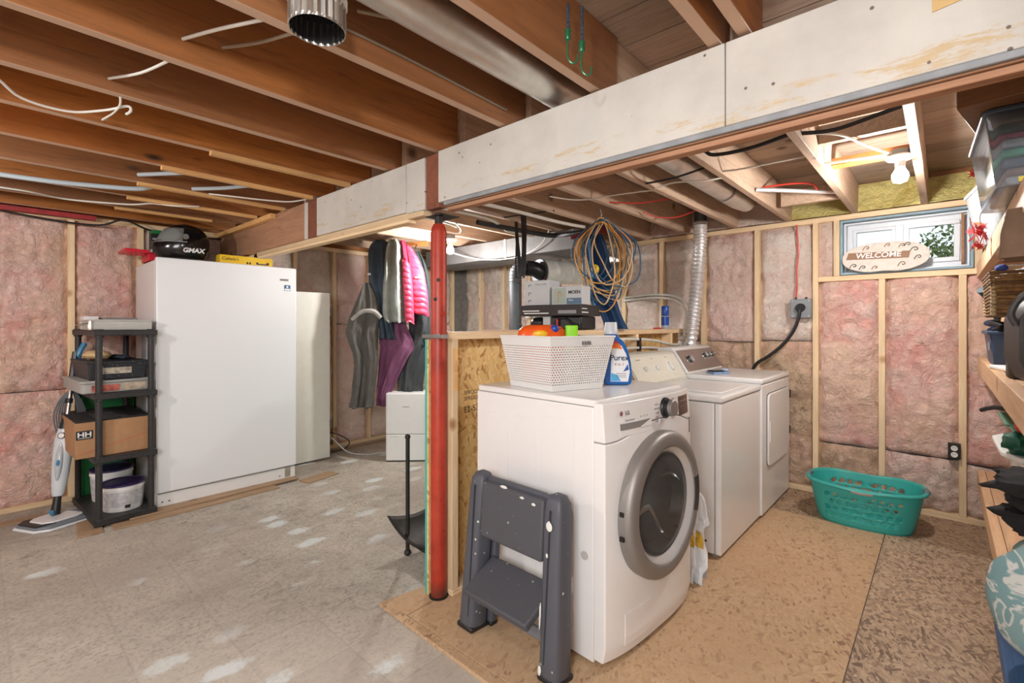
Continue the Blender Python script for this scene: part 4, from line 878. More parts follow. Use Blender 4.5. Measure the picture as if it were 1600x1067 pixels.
# ---------------------------------------------------------------- front-load washer
M_wash = plain('washer_white', (234, 232, 230), 0.25, var=0.01)
M_ring = m_metal('brushed_grey_ring', (150, 146, 142), 0.42, var=0.06, scale=3, bump=0.0); M_ring.node_tree.nodes['Principled BSDF'].inputs['Metallic'].default_value = 0.55
M_ringl = plain('light_silver_ring', (206, 206, 206), 0.3, 0.35, var=0.02)
wa = thing('front_load_washer', 'white front-load washer with big round grey door, nearest appliance', 'washing machine', (-1.32, 1.875, 0.0146))
Y0, Y1 = 1.532, 2.218; YM = (Y0 + Y1) / 2
def bow(y, z):
    q = abs(y - YM) / (Y1 - YM); return -0.960 + 0.034 * (1 - q ** 3.2) - 0.012 * max(0, (z - 0.85) / 0.15) - 0.02 * max(0, (0.10 - z) / 0.1)
def bowed(y0, y1, zl, zh, xb, nm, mat, off=0.0, n=22, m=10, parent=None, cut=None):
    v = []; f = []
    for j in range(m + 1):
        for i in range(n + 1):
            y = y0 + (y1 - y0) * i / n; z = zl(y) + (zh(y) - zl(y)) * j / m; v.append((bow(y, z) + off, y, z))
    f += [(j * (n + 1) + i, j * (n + 1) + i + 1, (j + 1) * (n + 1) + i + 1, (j + 1) * (n + 1) + i) for j in range(m) for i in range(n) if not (cut and math.hypot(y0 + (y1 - y0) * (i + 0.5) / n - cut[0], v[j * (n + 1) + i][2] + 0.01 - cut[1]) < cut[2])]
    loop = [i for i in range(n + 1)] + [j * (n + 1) + n for j in range(1, m + 1)] + [m * (n + 1) + i for i in range(n - 1, -1, -1)] + [j * (n + 1) for j in range(m - 1, 0, -1)]
    b0 = len(v); v += [(xb, v[i][1], v[i][2]) for i in loop]; L_ = len(loop)
    f += [(loop[i], loop[(i + 1) % L_], b0 + (i + 1) % L_, b0 + i) for i in range(L_)] + [tuple(b0 + i for i in range(L_))]
    return MB().add(v, f).build(nm, mat, parent or wa, bevel=0.004, seg=2)
seam = lambda y: 0.853 + 0.052 * math.exp(-((y - YM - 0.02) / 0.24) ** 4)
MB().box(-1.68, -1.012, Y0 + 0.001, Y1 - 0.001, 0.03, 0.982).build('cabinet', M_wash, wa, bevel=0.004)
bowed(Y0, Y1, lambda y: 0.045 + 0.0 * y, lambda y: seam(y) - 0.002, -1.012, 'front_panel', M_wash, n=48, m=44, cut=(1.858, 0.572, 0.218))
bowed(Y0, Y1, lambda y: seam(y) + 0.002, lambda y: 1.0, -1.012, 'control_panel', M_wash)
rbox(MB(), -1.68, -1.0, Y0, Y1, 0.984, 1.010, 0.02).build('top_lid', M_wash, wa, bevel=0.006, seg=3)
for x in (-1.05, -1.62):
    for y in (Y0 + 0.06, Y1 - 0.06): MB().cyl((x, y, 0.0148), (x, y, 0.032), 0.02, n=14).build('foot', M_iron, wa, smooth=True)
for (a, b, z0, z1) in ((-1.60, -1.47, 0.12, 0.90), (-1.44, -1.30, 0.10, 0.90), (-1.27, -1.10, 0.10, 0.92)):
    mb = MB(); poly = []
    r_ = 0.03
    for cx, cz, a0 in ((b - r_, z1 - r_, 0), (a + r_, z1 - r_, PI / 2), (a + r_, z0 + r_, PI), (b - r_, z0 + r_, 1.5 * PI)):
        for i in range(5): q = a0 + PI / 2 * i / 4; poly.append((cx + r_ * math.cos(q), cz + r_ * math.sin(q)))
    mb.prism(poly, Y0 - 0.0012, Y0 + 0.001, ax='y').build('pressed_side_panel', M_wash, wa, bevel=0.0011, seg=1)
# door
DC = (-0.922, 1.858, 0.572)
DM_ = T_(DC) @ Matrix.Rotation(math.radians(90), 4, 'Y') @ Matrix.Diagonal((1.045, 1.03, 0.85, 1))
dr = MB(DM_).olathe([(0.252, -0.03), (0.277, -0.012), (0.279, 0.022), (0.275, 0.040), (0.267, 0.050), (0.255, 0.055), (0.232, 0.058), (0.224, 0.055), (0.219, 0.048), (0.212, 0.015), (0.208, -0.02)], 72).build('door_ring', M_ring, wa, smooth=35)
MB(DM_).olathe([(0.2185, 0.049), (0.213, 0.046), (0.200, 0.024), (0.193, 0.018)], 64).build('inner_ring', M_ringl, dr, smooth=True)
M_drum = m_metal('drum_steel', (176, 172, 168), 0.25, var=0.6, scale=5, bump=0.1); M_rub = plain('grey_rubber', (72, 72, 74), 0.5)
MB(DM_).olathe([(0.196, 0.020), (0.194, -0.03), (0.188, -0.065), (0.12, -0.082), (0.0, -0.085)], 48).build('drum', M_drum, dr, smooth=True)
MB(DM_).olathe([(0.192, 0.017), (0.194, 0.024), (0.182, 0.022), (0.182, 0.014)], 48).build('door_seal', M_rub, dr, smooth=True)
for k in range(5):
    a = PI * (0.15 + 0.42 * k)
    mb = MB(DM_).tube([(0.184 * math.cos(a), 0.184 * math.sin(a), -0.02), (0.182 * math.cos(a + 0.12), 0.182 * math.sin(a + 0.12), -0.06), (0.10 * math.cos(a + 0.3), 0.10 * math.sin(a + 0.3), -0.078), (0.03 * math.cos(a + 0.7), 0.03 * math.sin(a + 0.7), -0.080)], 0.007, 6); mb.build('drum_fin', M_chrome, dr, smooth=True)
M_bowl = NT('door_glass').set(srgb(226, 226, 226), 0.02, 0, Transmission_Weight=0.97, IOR=1.08)
MB(DM_).lathe([(0.191, 0.020), (0.176, 0.032), (0.135, 0.042), (0.07, 0.047), (0.0, 0.048), (0.0, 0.044), (0.07, 0.043), (0.135, 0.038), (0.174, 0.028), (0.188, 0.016)], 48).build('door_glass', M_bowl, dr, smooth=True)
# recessed grip on the right of the ring, hinge covers on the left
gp = [(0.229 * math.sin(a), 0.229 * math.cos(a)) for a in [math.radians(q) for q in range(74, 112, 4)]] + [(0.264 * math.sin(a), 0.264 * math.cos(a)) for a in [math.radians(q) for q in range(110, 72, -4)]]
MB().add([(DC[0] + 0.0500, DC[1] + s_, DC[2] + c_) for s_, c_ in gp] + [(DC[0] + 0.042, DC[1] + s_, DC[2] + c_) for s_, c_ in gp], [tuple(range(len(gp))), tuple(range(len(gp), 2 * len(gp)))] + [(i, (i + 1) % len(gp), len(gp) + (i + 1) % len(gp), len(gp) + i) for i in range(len(gp))]).build('door_grip', plain('dark_grip', (52, 52, 54), 0.3), dr, bevel=0.003)
for z in (0.60, 0.51): MB().box(-0.922, -0.905, DC[1] - 0.290, DC[1] - 0.280, z - 0.008, z + 0.008).build('hinge_cover', M_iron, dr)
# control panel details
def onp(y, z, off=0.0): return (bow(y, z) + off, y, z)
p = onp(1.93, 0.945); mb = MB(T_(p) @ Matrix.Rotation(math.radians(87), 4, 'Y')); mb.lathe([(0.043, -0.004), (0.043, 0.006), (0.038, 0.012)], 32).build('dial_base', M_black, wa, smooth=True)
MB(T_(p) @ Matrix.Rotation(math.radians(87), 4, 'Y')).lathe([(0.034, 0.012), (0.033, 0.040), (0.030, 0.043), (0.0, 0.044)], 32).build('dial', M_ring, wa, smooth=True)
MB(T_(p) @ Matrix.Rotation(math.radians(87), 4, 'Y')).lathe([(0.0347, 0.010), (0.0345, 0.026)], 32).build('dial_grip', M_black, wa, smooth=True)
M_disp = plain('display_brown', (74, 48, 44), 0.2, var=0.3, scale=80)
MB().grid(lambda u, v: onp(2.055 + 0.115 * u, 0.895 + 0.082 * v, 0.0012), 4, 3).build('display', M_disp, wa, solid=0.001)
for k in range(4):
    for j in range(3): MB().box(*sum([[bow(2.07 + 0.03 * k, 0.95) + 0.0018, bow(2.07 + 0.03 * k, 0.95) + 0.0028], [2.066 + 0.027 * k, 2.082 + 0.027 * k], [0.907 + 0.024 * j, 0.909 + 0.024 * j]], [])).build('display_mark', M_greyink, wa)
# detergent drawer: dark wedge slot with pull
dw = MB().grid(lambda u, v: onp(1.605 + 0.205 * u, 0.872 + 0.050 * v, 0.0008), 10, 4).build('detergent_drawer', M_wash, wa, solid=0.001)
MB().grid(lambda u, v: onp(1.608 + 0.199 * u, 0.895 + 0.0 * u + v * (0.024), 0.0022), 10, 3).build('slot', plain('slot_grey', (134, 132, 130), 0.5), dw, solid=0.0008)
MB().grid(lambda u, v: onp(1.73 + 0.077 * u, 0.893 + v * (0.004 + 0.022 * u), 0.0034), 8, 3).build('pull_lip', M_wash, dw, solid=0.0008)
def pt(s, y, z, size, mat=M_greyink, **k):
    e = 0.01; n_ = Vector((1, -(bow(y + e, z) - bow(y - e, z)) / (2 * e), 0.08)); tdir = Vector((bow(y + e, z) - bow(y - e, z), 2 * e, 0))
    return text(wa, s, size, frame(onp(y, z, 0.0024), tdir, n_), mat, **k)
pt('LG', 1.652, 0.957, 0.020, plain('logo_grey', (120, 108, 108), 0.5), bold=0.0006)
e = onp(1.618, 0.957, 0.002); MB(T_(e) @ Matrix.Rotation(math.radians(90), 4, 'Y')).lathe([(0.0095, 0), (0.0095, 0.001)], 20).build('logo_disc', plain('logo_red', (150, 96, 100), 0.5), wa)
pt('Smart Inverter', 1.665, 0.930, 0.010); 
for q in range(3): pt('+', 1.735 + 0.022 * q, 0.934, 0.016)
for j, s_ in enumerate(('Normal', 'Heavy Duty', 'Bedding', 'Sanitary', 'Allergiene')): pt(s_, 1.858, 0.968 - 0.017 * j, 0.0085)
for j, s_ in enumerate(('Delicates', 'Towels', 'Speed Wash', 'Rinse+Spin', 'Tub Clean')): pt(s_, 2.003, 0.976 - 0.015 * j, 0.0075)
for (y, z) in ((1.875, 0.898), (1.995, 0.902)):
    MB(T_(onp(y, z, 0.001)) @ Matrix.Rotation(math.radians(90), 4, 'Y')).lathe([(0.010, 0), (0.010, 0.003), (0.008, 0.004)], 18).build('push_button', M_wash, wa, smooth=True)
MB().grid(lambda u, v: onp(2.180 + 0.016 * u, 0.80 + 0.07 * v, 0.001), 2, 2).build('rating_sticker', plain('dark_sticker', (90, 90, 92), 0.5, var=0.6, scale=90), wa, solid=0.0006)
MB().grid(lambda u, v: onp(1.63 + 0.17 * u, 0.085 + 0.12 * v, 0.0012), 8, 4).build('filter_flap', M_wash, wa, solid=0.002)
MB(T_((-1.05, Y0 - 0.002, 0.42)) @ Matrix.Rotation(math.radians(90), 4, 'X')).lathe([(0.016, 0), (0.016, 0.003), (0.011, 0.0035)], 18).build('transit_bolt_cap', plain('cap_grey', (190, 186, 182), 0.5), wa, smooth=True)

def turn(o, px_, py_, ang):
    M = T_((px_, py_, 0)) @ RZ(ang) @ T_((-px_, -py_, 0)) @ gmat(o); o.location = M.to_translation(); o.rotation_euler = M.to_euler()
turn(wa, -0.96, 1.532, math.radians(-3.6)); wa.location.x += 0.040; wa.location.y -= 0.004

# white perforated basket on the washer
t = NT('perforated_white'); s_ = t.sep(t.map((1, 1, 1))); 
M_perf = plain('basket_white', (226, 226, 224), 0.45, var=0.02)
def perf_mat():
    t = NT('perforated_plastic'); s_ = t.sep(t.n('ShaderNodeTexCoord').outputs['UV'])
    f1 = t.math('SUBTRACT', t.math('FRACT', s_[0]), 0.5); f2 = t.math('SUBTRACT', t.math('FRACT', s_[1]), 0.5)
    d = t.math('SQRT', t.math('ADD', t.math('MULTIPLY', f1, f1), t.math('MULTIPLY', f2, f2)))
    t.l(t.ramp(d, [(0.0, (0, 0, 0)), (0.22, (0, 0, 0)), (0.27, (1, 1, 1))]), t.b.inputs['Alpha'])
    return t.set(srgb(228, 228, 226), 0.45)
M_perfh = perf_mat()
BC = [(-1.50, 1.66), (-1.215, 1.60), (-1.135, 1.86), (-1.42, 1.93)]   # base corners, slightly turned
BT = [(-1.535, 1.625), (-1.19, 1.555), (-1.085, 1.885), (-1.43, 1.965)]
zb, zt_ = 1.0115, 1.240
bk = thing('white_basket', 'white perforated plastic basket on top of the front-load washer', 'basket', (-1.32, 1.76, zb))
MB().prism(BC, zb, zb + 0.004).build('bottom', M_perf, bk)
for i in range(4):
    a0, a1 = Vector((*BC[i], zb)), Vector((*BC[(i + 1) % 4], zb)); b0, b1 = Vector((*BT[i], zt_)), Vector((*BT[(i + 1) % 4], zt_))
    P = lambda u, v: a0 * (1 - u) * (1 - v) + a1 * u * (1 - v) + b0 * (1 - u) * v + b1 * u * v
    o = MB().grid(lambda u, v: tuple(P(u, 0.10 + 0.74 * v)), 1, 1).build('perforated_side', M_perfh, bk)
    uv = o.data.uv_layers.new(name='UVMap'); ln = (a1 - a0).length
    nx = round(ln / 0.0115); ny = 16
    cs = {0: (0, 0), 1: (1, 0), 2: (0, 1), 3: (1, 1)}
    inv = gmat(bk); ref = [P(0, 0.10), P(1, 0.10), P(0, 0.84), P(1, 0.84)]
    for lp in o.data.loops:
        w_ = inv @ o.data.vertices[lp.vertex_index].co; k = min(range(4), key=lambda q: (w_ - ref[q]).length)
        x, y_ = cs[k][0] * nx, cs[k][1] * ny; uv.data[lp.index].uv = ((x + y_) / 1.0, (x - y_) / 1.0) if False else (x + 0.5 * y_, y_)
    MB().grid(lambda u, v: tuple(P(u, 0.10 * v)), 1, 1).build('base_band', M_perf, bk, solid=0.003)
    MB().grid(lambda u, v: tuple(P(u, 0.84 + 0.16 * v)), 1, 1).build('top_band', M_perf, bk, solid=0.003)
MB().tube([(*q, zt_) for q in BT], 0.005, 6, smooth=1, closed=True).build('rim', M_perf, bk)
mid = (Vector((*BT[1], zt_)) * 0.45 + Vector((*BT[2], zt_)) * 0.55)
for k in range(5): MB().box(*[q for ab in ((mid.x + 0.008 - 0.004, mid.x + 0.0095 - 0.004), (mid.y - 0.045 + 0.018 * k, mid.y - 0.033 + 0.018 * k), (zt_ - 0.033, zt_ - 0.018)) for q in ab]).build('handle_slot', plain('slot_dark', (110, 106, 104), 0.6), bk)
# tub of detergent pods and a green bottle inside it
tp = thing('pod_tub', 'orange detergent tub with yellow mark sticking out of the white basket', 'tub', (-1.40, 1.71, zb + 0.006))
MB(T_((-1.385, 1.745, 0)) @ RZ(math.radians(42)) @ Matrix.Diagonal((1.25, 0.75, 1, 1))).lathe([(0.06, zb + 0.006), (0.075, zb + 0.02), (0.080, zb + 0.12), (0.092, zb + 0.225), (0.086, zb + 0.255), (0.072, zb + 0.272), (0.045, zb + 0.280), (0, zb + 0.280)], 28).build('tub', plain('tub_orange', (240, 96, 34), 0.3), tp, smooth=True)
PT = T_((-1.385, 1.745, zb)) @ RZ(math.radians(42))
MB(PT @ T_((-0.01, -0.062, 0.240))).blob((0, 0, 0), (0.034, 0.012, 0.016)).build('yellow_swirl', plain('tub_yellow', (248, 196, 44), 0.35), tp, smooth=True)
MB(PT @ T_((0.055, -0.048, 0.262))).blob((0, 0, 0), (0.02, 0.014, 0.018)).build('blue_label', plain('tub_blue', (44, 72, 168), 0.35), tp, smooth=True)
tg = thing('green_bottle', 'bright lime green bottle top beside the orange tub in the basket', 'bottle', (-1.27, 1.82, zb + 0.006))
GT = T_((-1.275, 1.825, 0))
MB(GT).lathe([(0.034, zb + 0.006), (0.036, zb + 0.02), (0.036, zb + 0.19), (0.03, zb + 0.215)], 20).build('bottle', plain('pale_bottle', (226, 232, 190), 0.4), tg, smooth=True)
rbox(MB(GT @ RZ(math.radians(40))), -0.028, 0.028, -0.024, 0.024, zb + 0.216, zb + 0.278, 0.01).build('cap', plain('lime_cap', (150, 232, 40), 0.4), tg, bevel=0.004)
# blue detergent bottle
bo = thing('detergent_bottle', 'blue laundry detergent bottle with grey-white cap beside the white basket', 'bottle', (-1.16, 2.00, 1.0115))
BM = T_((-1.155, 2.015, 1.0115)) @ RZ(math.radians(38))
M_blue = plain('bottle_blue', (20, 96, 172), 0.25)
out = [(-0.058, 0.008), (-0.05, 0), (0.058, 0), (0.068, 0.010), (0.071, 0.05), (0.067, 0.10), (0.055, 0.155), (0.036, 0.200), (0.012, 0.222), (0.006, 0.236), (-0.048, 0.236), (-0.056, 0.225), (-0.062, 0.12)]
MB(BM).prism(out, -0.034, 0.034, ax='y').build('bottle', M_blue, bo, bevel=0.012, seg=3)
MB(BM @ T_((-0.022, 0, 0.2365))).lathe([(0.033, 0), (0.034, 0.012), (0.031, 0.018), (0.028, 0.052), (0.026, 0.056), (0, 0.056)], 24).build('cap', plain('cap_cloud', (206, 210, 216), 0.35), bo, smooth=True)
MB(BM).prism([(-0.028, 0.016), (0.052, 0.016), (0.06, 0.06), (0.055, 0.10), (0.043, 0.145), (0.022, 0.183), (-0.004, 0.195), (-0.024, 0.19)], -0.0352, -0.0341, ax='y').build('label', plain('label_white', (236, 238, 240), 0.5), bo)
MB(BM).prism([(-0.022, 0.172), (0.027, 0.167), (0.012, 0.192), (-0.004, 0.203), (-0.020, 0.197)], -0.0358, -0.0353, ax='y').build('label_band', plain('label_orange', (240, 120, 40), 0.5), bo)
MB(BM).prism([(-0.018, 0.196), (0.010, 0.193), (-0.004, 0.206), (-0.018, 0.204)], -0.0364, -0.0359, ax='y').build('label_band', plain('label_crimson', (196, 40, 80), 0.5), bo)
MB(BM).prism([(-0.026, 0.018), (0.02, 0.018), (0.002, 0.048), (-0.026, 0.056)], -0.0358, -0.0353, ax='y').build('label_swoosh', plain('label_sky', (80, 170, 222), 0.5), bo)
MB(BM).prism([(0.03, 0.062), (0.056, 0.072), (0.051, 0.098)], -0.0358, -0.0353, ax='y').build('label_swoosh', plain('label_deep', (30, 84, 160), 0.5), bo)
text(bo, 'Purex', 0.036, BM @ frame((0.012, -0.0362, 0.126), (1, 0, 0), (0, -1, 0)), plain('label_navy', (26, 38, 84), 0.5), bold=0.0006)
text(bo, '4 in 1', 0.020, BM @ frame((0.012, -0.0362, 0.096), (1, 0, 0), (0, -1, 0)), plain('label_brown', (150, 92, 70), 0.5))
for k in range(3): MB(BM).box(-0.004, 0.044, -0.0358, -0.0353, 0.052 - 0.008 * k, 0.055 - 0.008 * k).build('label_line', M_greyink, bo)

# ---------------------------------------------------------------- top-load washer and dryer
M_wash2 = plain('appliance_white', (230, 228, 226), 0.22, var=0.01)
def console(parent, y0, y1, z0, z1, mat_face, mat_body, xf=-1.375):
    prof = [(-1.615, z0), (xf, z0), (xf - 0.006, z0 + 0.012), (xf - 0.105, z1 - 0.02), (xf - 0.13, z1), (-1.615, z1)]
    MB().prism(prof, y0, y1, ax='y').build('console', mat_body, parent, bevel=0.006)
    a = Vector((xf - 0.006, 0, z0 + 0.016)); b = Vector((xf - 0.103, 0, z1 - 0.022)); n_ = Vector((b.z - a.z, 0, a.x - b.x)).normalized()
    if mat_face is not None:
        MB().add([(a.x, y0 + 0.012, a.z), (a.x, y1 - 0.012, a.z), (b.x, y1 - 0.012, b.z), (b.x, y0 + 0.012, b.z)] + [(q[0] + n_.x * 0.003, q[1], q[2] + n_.z * 0.003) for q in ((a.x, y0 + 0.012, a.z), (a.x, y1 - 0.012, a.z), (b.x, y1 - 0.012, b.z), (b.x, y0 + 0.012, b.z))], [(0, 1, 2, 3), (4, 5, 6, 7), (0, 1, 5, 4), (1, 2, 6, 5), (2, 3, 7, 6), (3, 0, 4, 7)]).build('console_face', mat_face, parent)
    def at(y, t, off=0.003): q = a + (b - a) * t + n_ * off; return Matrix.Translation((q.x, y, q.z)) @ n_.to_track_quat('Z', 'Y').to_matrix().to_4x4()
    def tx(s, y, t, size, mat): q = a + (b - a) * t + n_ * 0.0034; text(parent, s, size, frame((q.x, y, q.z), (0, 1, 0), n_), mat)
    return at, tx
w2 = thing('top_load_washer', 'white top-load washer between the front-loader and the dryer', 'washing machine', (-1.25, 3.06, 0.0146))
a0, a1 = 2.69, 3.43
MB().box(-1.60, -0.935, a0, a1, 0.035, 0.862).build('cabinet', M_wash2, w2, bevel=0.006)
MB().box(-0.932, -0.898, a0, a1, 0.035, 0.862).build('front_panel', M_wash2, w2, bevel=0.008, seg=3)
MB().box(-1.60, -0.888, a0 - 0.004, a1 + 0.001, 0.866, 0.902).build('top_deck', M_wash2, w2, bevel=0.012, seg=3)
rbox(MB(), -1.36, -0.93, a0 + 0.09, a1 - 0.09, 0.9025, 0.912, 0.03).build('lid', M_wash2, w2, bevel=0.004, seg=3)
at, tx = console(w2, a0 + 0.005, a1 - 0.005, 0.903, 1.10, plain('console_cream', (222, 220, 206), 0.4), plain('console_cream_body', (214, 212, 198), 0.4))
for y, r in ((2.86, 0.017), (3.03, 0.020), (3.25, 0.036)):
    MB(at(y, 0.52)).lathe([(r * 1.5, 0), (r * 1.45, 0.002), (r, 0.003), (r * 0.95, 0.018), (0, 0.019)], 24).build('knob', plain('knob_ivory', (228, 228, 222), 0.35), w2, smooth=True)
    MB(at(y, 0.52)).box(-0.002, 0.002, -r * 0.9, r * 0.9, 0.018, 0.024).build('knob_ridge', plain('knob_ivory', (228, 228, 222), 0.35), w2)
for y, s_ in ((2.84, 'WATER LEVEL'), (3.03, 'TEMP'), (3.25, 'CYCLE')): tx(s_, y, 0.90, 0.010, M_greyink); tx('- - -', y, 0.14, 0.014, M_greyink)
for x in (-0.95, -1.55):
    for y in (a0 + 0.05, a1 - 0.05): MB().cyl((x, y, 0.0148), (x, y, 0.036), 0.02, n=12).build('foot', M_greyink, w2, smooth=True)
MB().cyl((-0.98, a0 - 0.0005, 0.10), (-0.98, a0 - 0.003, 0.10), 0.006, n=10).build('screw', M_iron, w2)
w3 = thing('dryer', 'white clothes dryer with grey-brown control console next to the back wall', 'dryer', (-1.25, 3.82, 0.0146))
b0_, b1_ = 3.437, 4.175
MB().box(-1.60, -0.925, b0_, b1_, 0.035, 0.895).build('cabinet', M_wash2, w3, bevel=0.006)
MB().box(-0.922, -0.888, b0_, b1_, 0.035, 0.895).build('front_panel', M_wash2, w3, bevel=0.008, seg=3)
MB().box(-1.60, -0.885, b0_ - 0.001, b1_ + 0.004, 0.898, 0.935).build('top_deck', M_wash2, w3, bevel=0.012, seg=3)
dp = [(3.545, 0.38), (3.56, 0.345), (3.60, 0.335), (4.02, 0.335), (4.09, 0.36), (4.115, 0.42), (4.115, 0.79), (4.10, 0.815), (4.07, 0.825), (3.59, 0.825), (3.555, 0.815), (3.545, 0.79)]
MB().prism(dp, -0.887, -0.872, ax='x').build('door', M_wash2, w3, bevel=0.006, seg=3)
MB().prism([(y + (3.83 - y) * -0.012, z + (0.58 - z) * -0.014) for y, z in dp], -0.8885, -0.8868, ax='x').build('door_seam', plain('seam_grey', (96, 96, 98), 0.6), w3)
rbox(MB(), -0.874, -0.8675, 3.565, 3.595, 0.50, 0.64, 0.002).build('door_handle', M_wash2, w3, bevel=0.003)
for z in (0.47, 0.74): MB().box(-0.8868, -0.868, 4.118, 4.132, z, z + 0.06).build('hinge', M_iron, w3, bevel=0.002)
at, tx = console(w3, b0_ + 0.002, b1_ - 0.01, 0.936, 1.122, plain('console_taupe', (150, 134, 126), 0.35, 0.3), M_wash2)
def chromeknob(y, t, r):
    MB(at(y, t)).lathe([(r * 1.35, 0), (r * 1.3, 0.003), (r * 1.05, 0.004)], 28).build('knob_bezel', M_chrome, w3, smooth=True)
    MB(at(y, t)).lathe([(r, 0.003), (r * 0.92, 0.022), (r * 0.85, 0.024), (0, 0.024)], 24).build('knob', plain('knob_dark', (70, 66, 64), 0.25), w3, smooth=True)
    MB(at(y, t)).box(-0.004, 0.004, -r * 0.9, r * 0.9, 0.023, 0.034).build('knob_ridge', M_chrome, w3, bevel=0.001)
chromeknob(3.585, 0.52, 0.030)
for y in (3.91, 3.985, 4.06): chromeknob(y, 0.62, 0.021)
tx('DRYER', 3.60, 0.92, 0.012, M_greyink)
# things on the dryer: lint brush / cordless tool box
t = thing('stapler_pack', 'dark and blue blister pack lying on the dryer top by its console', 'pack', (-1.22, 3.63, 0.9355))
MM = T_((-1.235, 3.63, 0.9355)) @ RZ(math.radians(60))
MB(MM).box(-0.07, 0.075, -0.042, 0.042, 0, 0.014).build('backing_card', plain('blister_blue', (130, 160, 200), 0.3), t, bevel=0.004)
MB(MM).box(-0.065, 0.03, -0.034, 0.034, 0.0145, 0.024).build('dark_panel', M_black, t, bevel=0.003)
MB(MM).blob((0.055, 0.0, 0.026), (0.026, 0.034, 0.012)).build('clear_bubble', plain('blister_pale', (176, 196, 220), 0.15), t, smooth=True)

# white bag of powder between the two washers
bg = thing('powder_bag', 'crumpled white plastic bag with yellow patch squeezed between the two washers', 'bag', (-0.99, 2.42, 0.0148))
bx = Matrix.Translation((-0.925, 2.425, 0)) @ RZ(math.radians(42))
drape(MB(), [(0.44, -0.015, 0.02, 0.02), (0.41, -0.03, 0.04, 0.035), (0.34, -0.035, 0.05, 0.05), (0.31, -0.03, 0.055, 0.05), (0.285, -0.04, 0.03, 0.04), (0.23, -0.05, 0.03, 0.05), (0.16, -0.055, 0.045, 0.06), (0.11, -0.055, 0.042, 0.06), (0.075, -0.055, 0.02, 0.055), (0.016, -0.06, 0.01, 0.055)], bx, 0.25, 6, seed=9).build('bag', plain('bag_white', (232, 234, 236), 0.3, var=0.02), bg, smooth=True)
drape(MB(), [(0.265, -0.052, 0.012, 0.038), (0.24, -0.056, 0.018, 0.050), (0.20, -0.058, 0.014, 0.056)], bx @ T_((-0.001, -0.010, 0)), 0.2, 6, seed=9).build('yellow_patch', plain('bag_yellow', (232, 188, 66), 0.4, var=0.3, scale=40), bg, smooth=True)
MB(bx).box(0.0, 0.02, -0.065, -0.063, 0.05, 0.085).build('grey_print', M_greyink, bg)

# grey two-step stool leaning on the washer
M_stool = NT('stool_grey'); vo = M_stool.voro(26); n9 = M_stool.noise(9, 4, 0.6)
spk = M_stool.math('MULTIPLY', M_stool.ramp(vo, [(0.10, (1, 1, 1)), (0.14, (0, 0, 0))]), M_stool.ramp(n9, [(0.5, (0, 0, 0)), (0.6, (1, 1, 1))]))
M_stool = M_stool.set(M_stool.mix(spk, srgb(82, 84, 92), srgb(206, 206, 200)), 0.5)
M_tread = NT('stool_tread'); vo = M_tread.voro(30); n9 = M_tread.noise(7, 4, 0.6)
spk = M_tread.math('MULTIPLY', M_tread.ramp(vo, [(0.12, (1, 1, 1)), (0.17, (0, 0, 0))]), M_tread.ramp(n9, [(0.52, (0, 0, 0)), (0.6, (0.8,) * 3)]))
wv = M_tread.n('ShaderNodeTexWave'); wv.inputs['Scale'].default_value = 55; wv.bands_direction = 'DIAGONAL'; M_tread.l(M_tread.co, wv.inputs[0])
M_tread.bump(wv.outputs[1], 0.3, 0.002); M_tread = M_tread.set(M_tread.mix(spk, srgb(78, 78, 84), srgb(190, 192, 184)), 0.55)
so = thing('step_stool', 'folded grey plastic two-step stool with paint drips leaning against the front-load washer', 'step stool', (-1.27, 1.44, 0.0146))
lean = Matrix.Translation((-1.265, 1.395, 0.0155)) @ RZ(math.radians(-2)) @ Matrix.Rotation(math.radians(-4), 4, 'X')
def rail(sx):
    mb = MB(lean); pts = []
    prof = [(-0.038, 0.0, 0.052), (0.0, 0, 0)]
    v = []; f = []; N = 16; Z = [0.0, 0.03, 0.2, 0.42, 0.58, 0.625, 0.648, 0.656]; HWd = [0.042, 0.046, 0.044, 0.042, 0.042, 0.038, 0.026, 0.008]; HD = [0.045, 0.048, 0.046, 0.044, 0.042, 0.038, 0.026, 0.008]
    for z, w_, d_ in zip(Z, HWd, HD):
        for i in range(N):
            a = 2 * PI * i / N; c_, s_ = math.cos(a), math.sin(a); e = 0.45
            x = w_ * math.copysign(abs(c_) ** e, c_); y = d_ * math.copysign(abs(s_) ** e, s_)
            v.append((sx * (0.205 + 0.018 * (1 - z / 0.66)) + x, y, z))
    for k in range(len(Z) - 1):
        for i in range(N): j = (i + 1) % N; f.append((k * N + i, k * N + j, (k + 1) * N + j, (k + 1) * N + i))
    f += [tuple(range(N))[::-1], tuple(range((len(Z) - 1) * N, len(Z) * N))]
    r = mb.add(v, f).build('side_rail', M_stool, so, smooth=50)
    MB(lean).box(sx * 0.205 + 0.0 - 0.003 * 1, sx * 0.205 + 0.003, -0.0475, -0.044, 0.06, 0.60).build('rail_groove', plain('groove_dark', (50, 52, 58), 0.6), r)
    MB(lean).box(sx * 0.224 - 0.047, sx * 0.224 + 0.047, -0.05, 0.05, -0.001, 0.022).build('rubber_foot', M_black, r, bevel=0.008)
    # rear leg
    MB(lean).box(sx * 0.185 - 0.022, sx * 0.185 + 0.022, 0.05, 0.085, 0.002, 0.55).build('rear_leg', M_stool, so, bevel=0.008)
    MB(lean).box(sx * 0.185 - 0.024, sx * 0.185 + 0.024, 0.048, 0.088, 0.0, 0.02).build('rubber_foot', M_black, so, bevel=0.006)
rail(-1); rail(1)
MB(lean).box(-0.168, 0.168, -0.040, -0.010, 0.40, 0.625).build('top_step', M_tread, so, bevel=0.010, seg=3)
MB(lean).box(-0.17, 0.17, -0.008, 0.02, 0.60, 0.64).build('top_step_edge', M_stool, so, bevel=0.008)
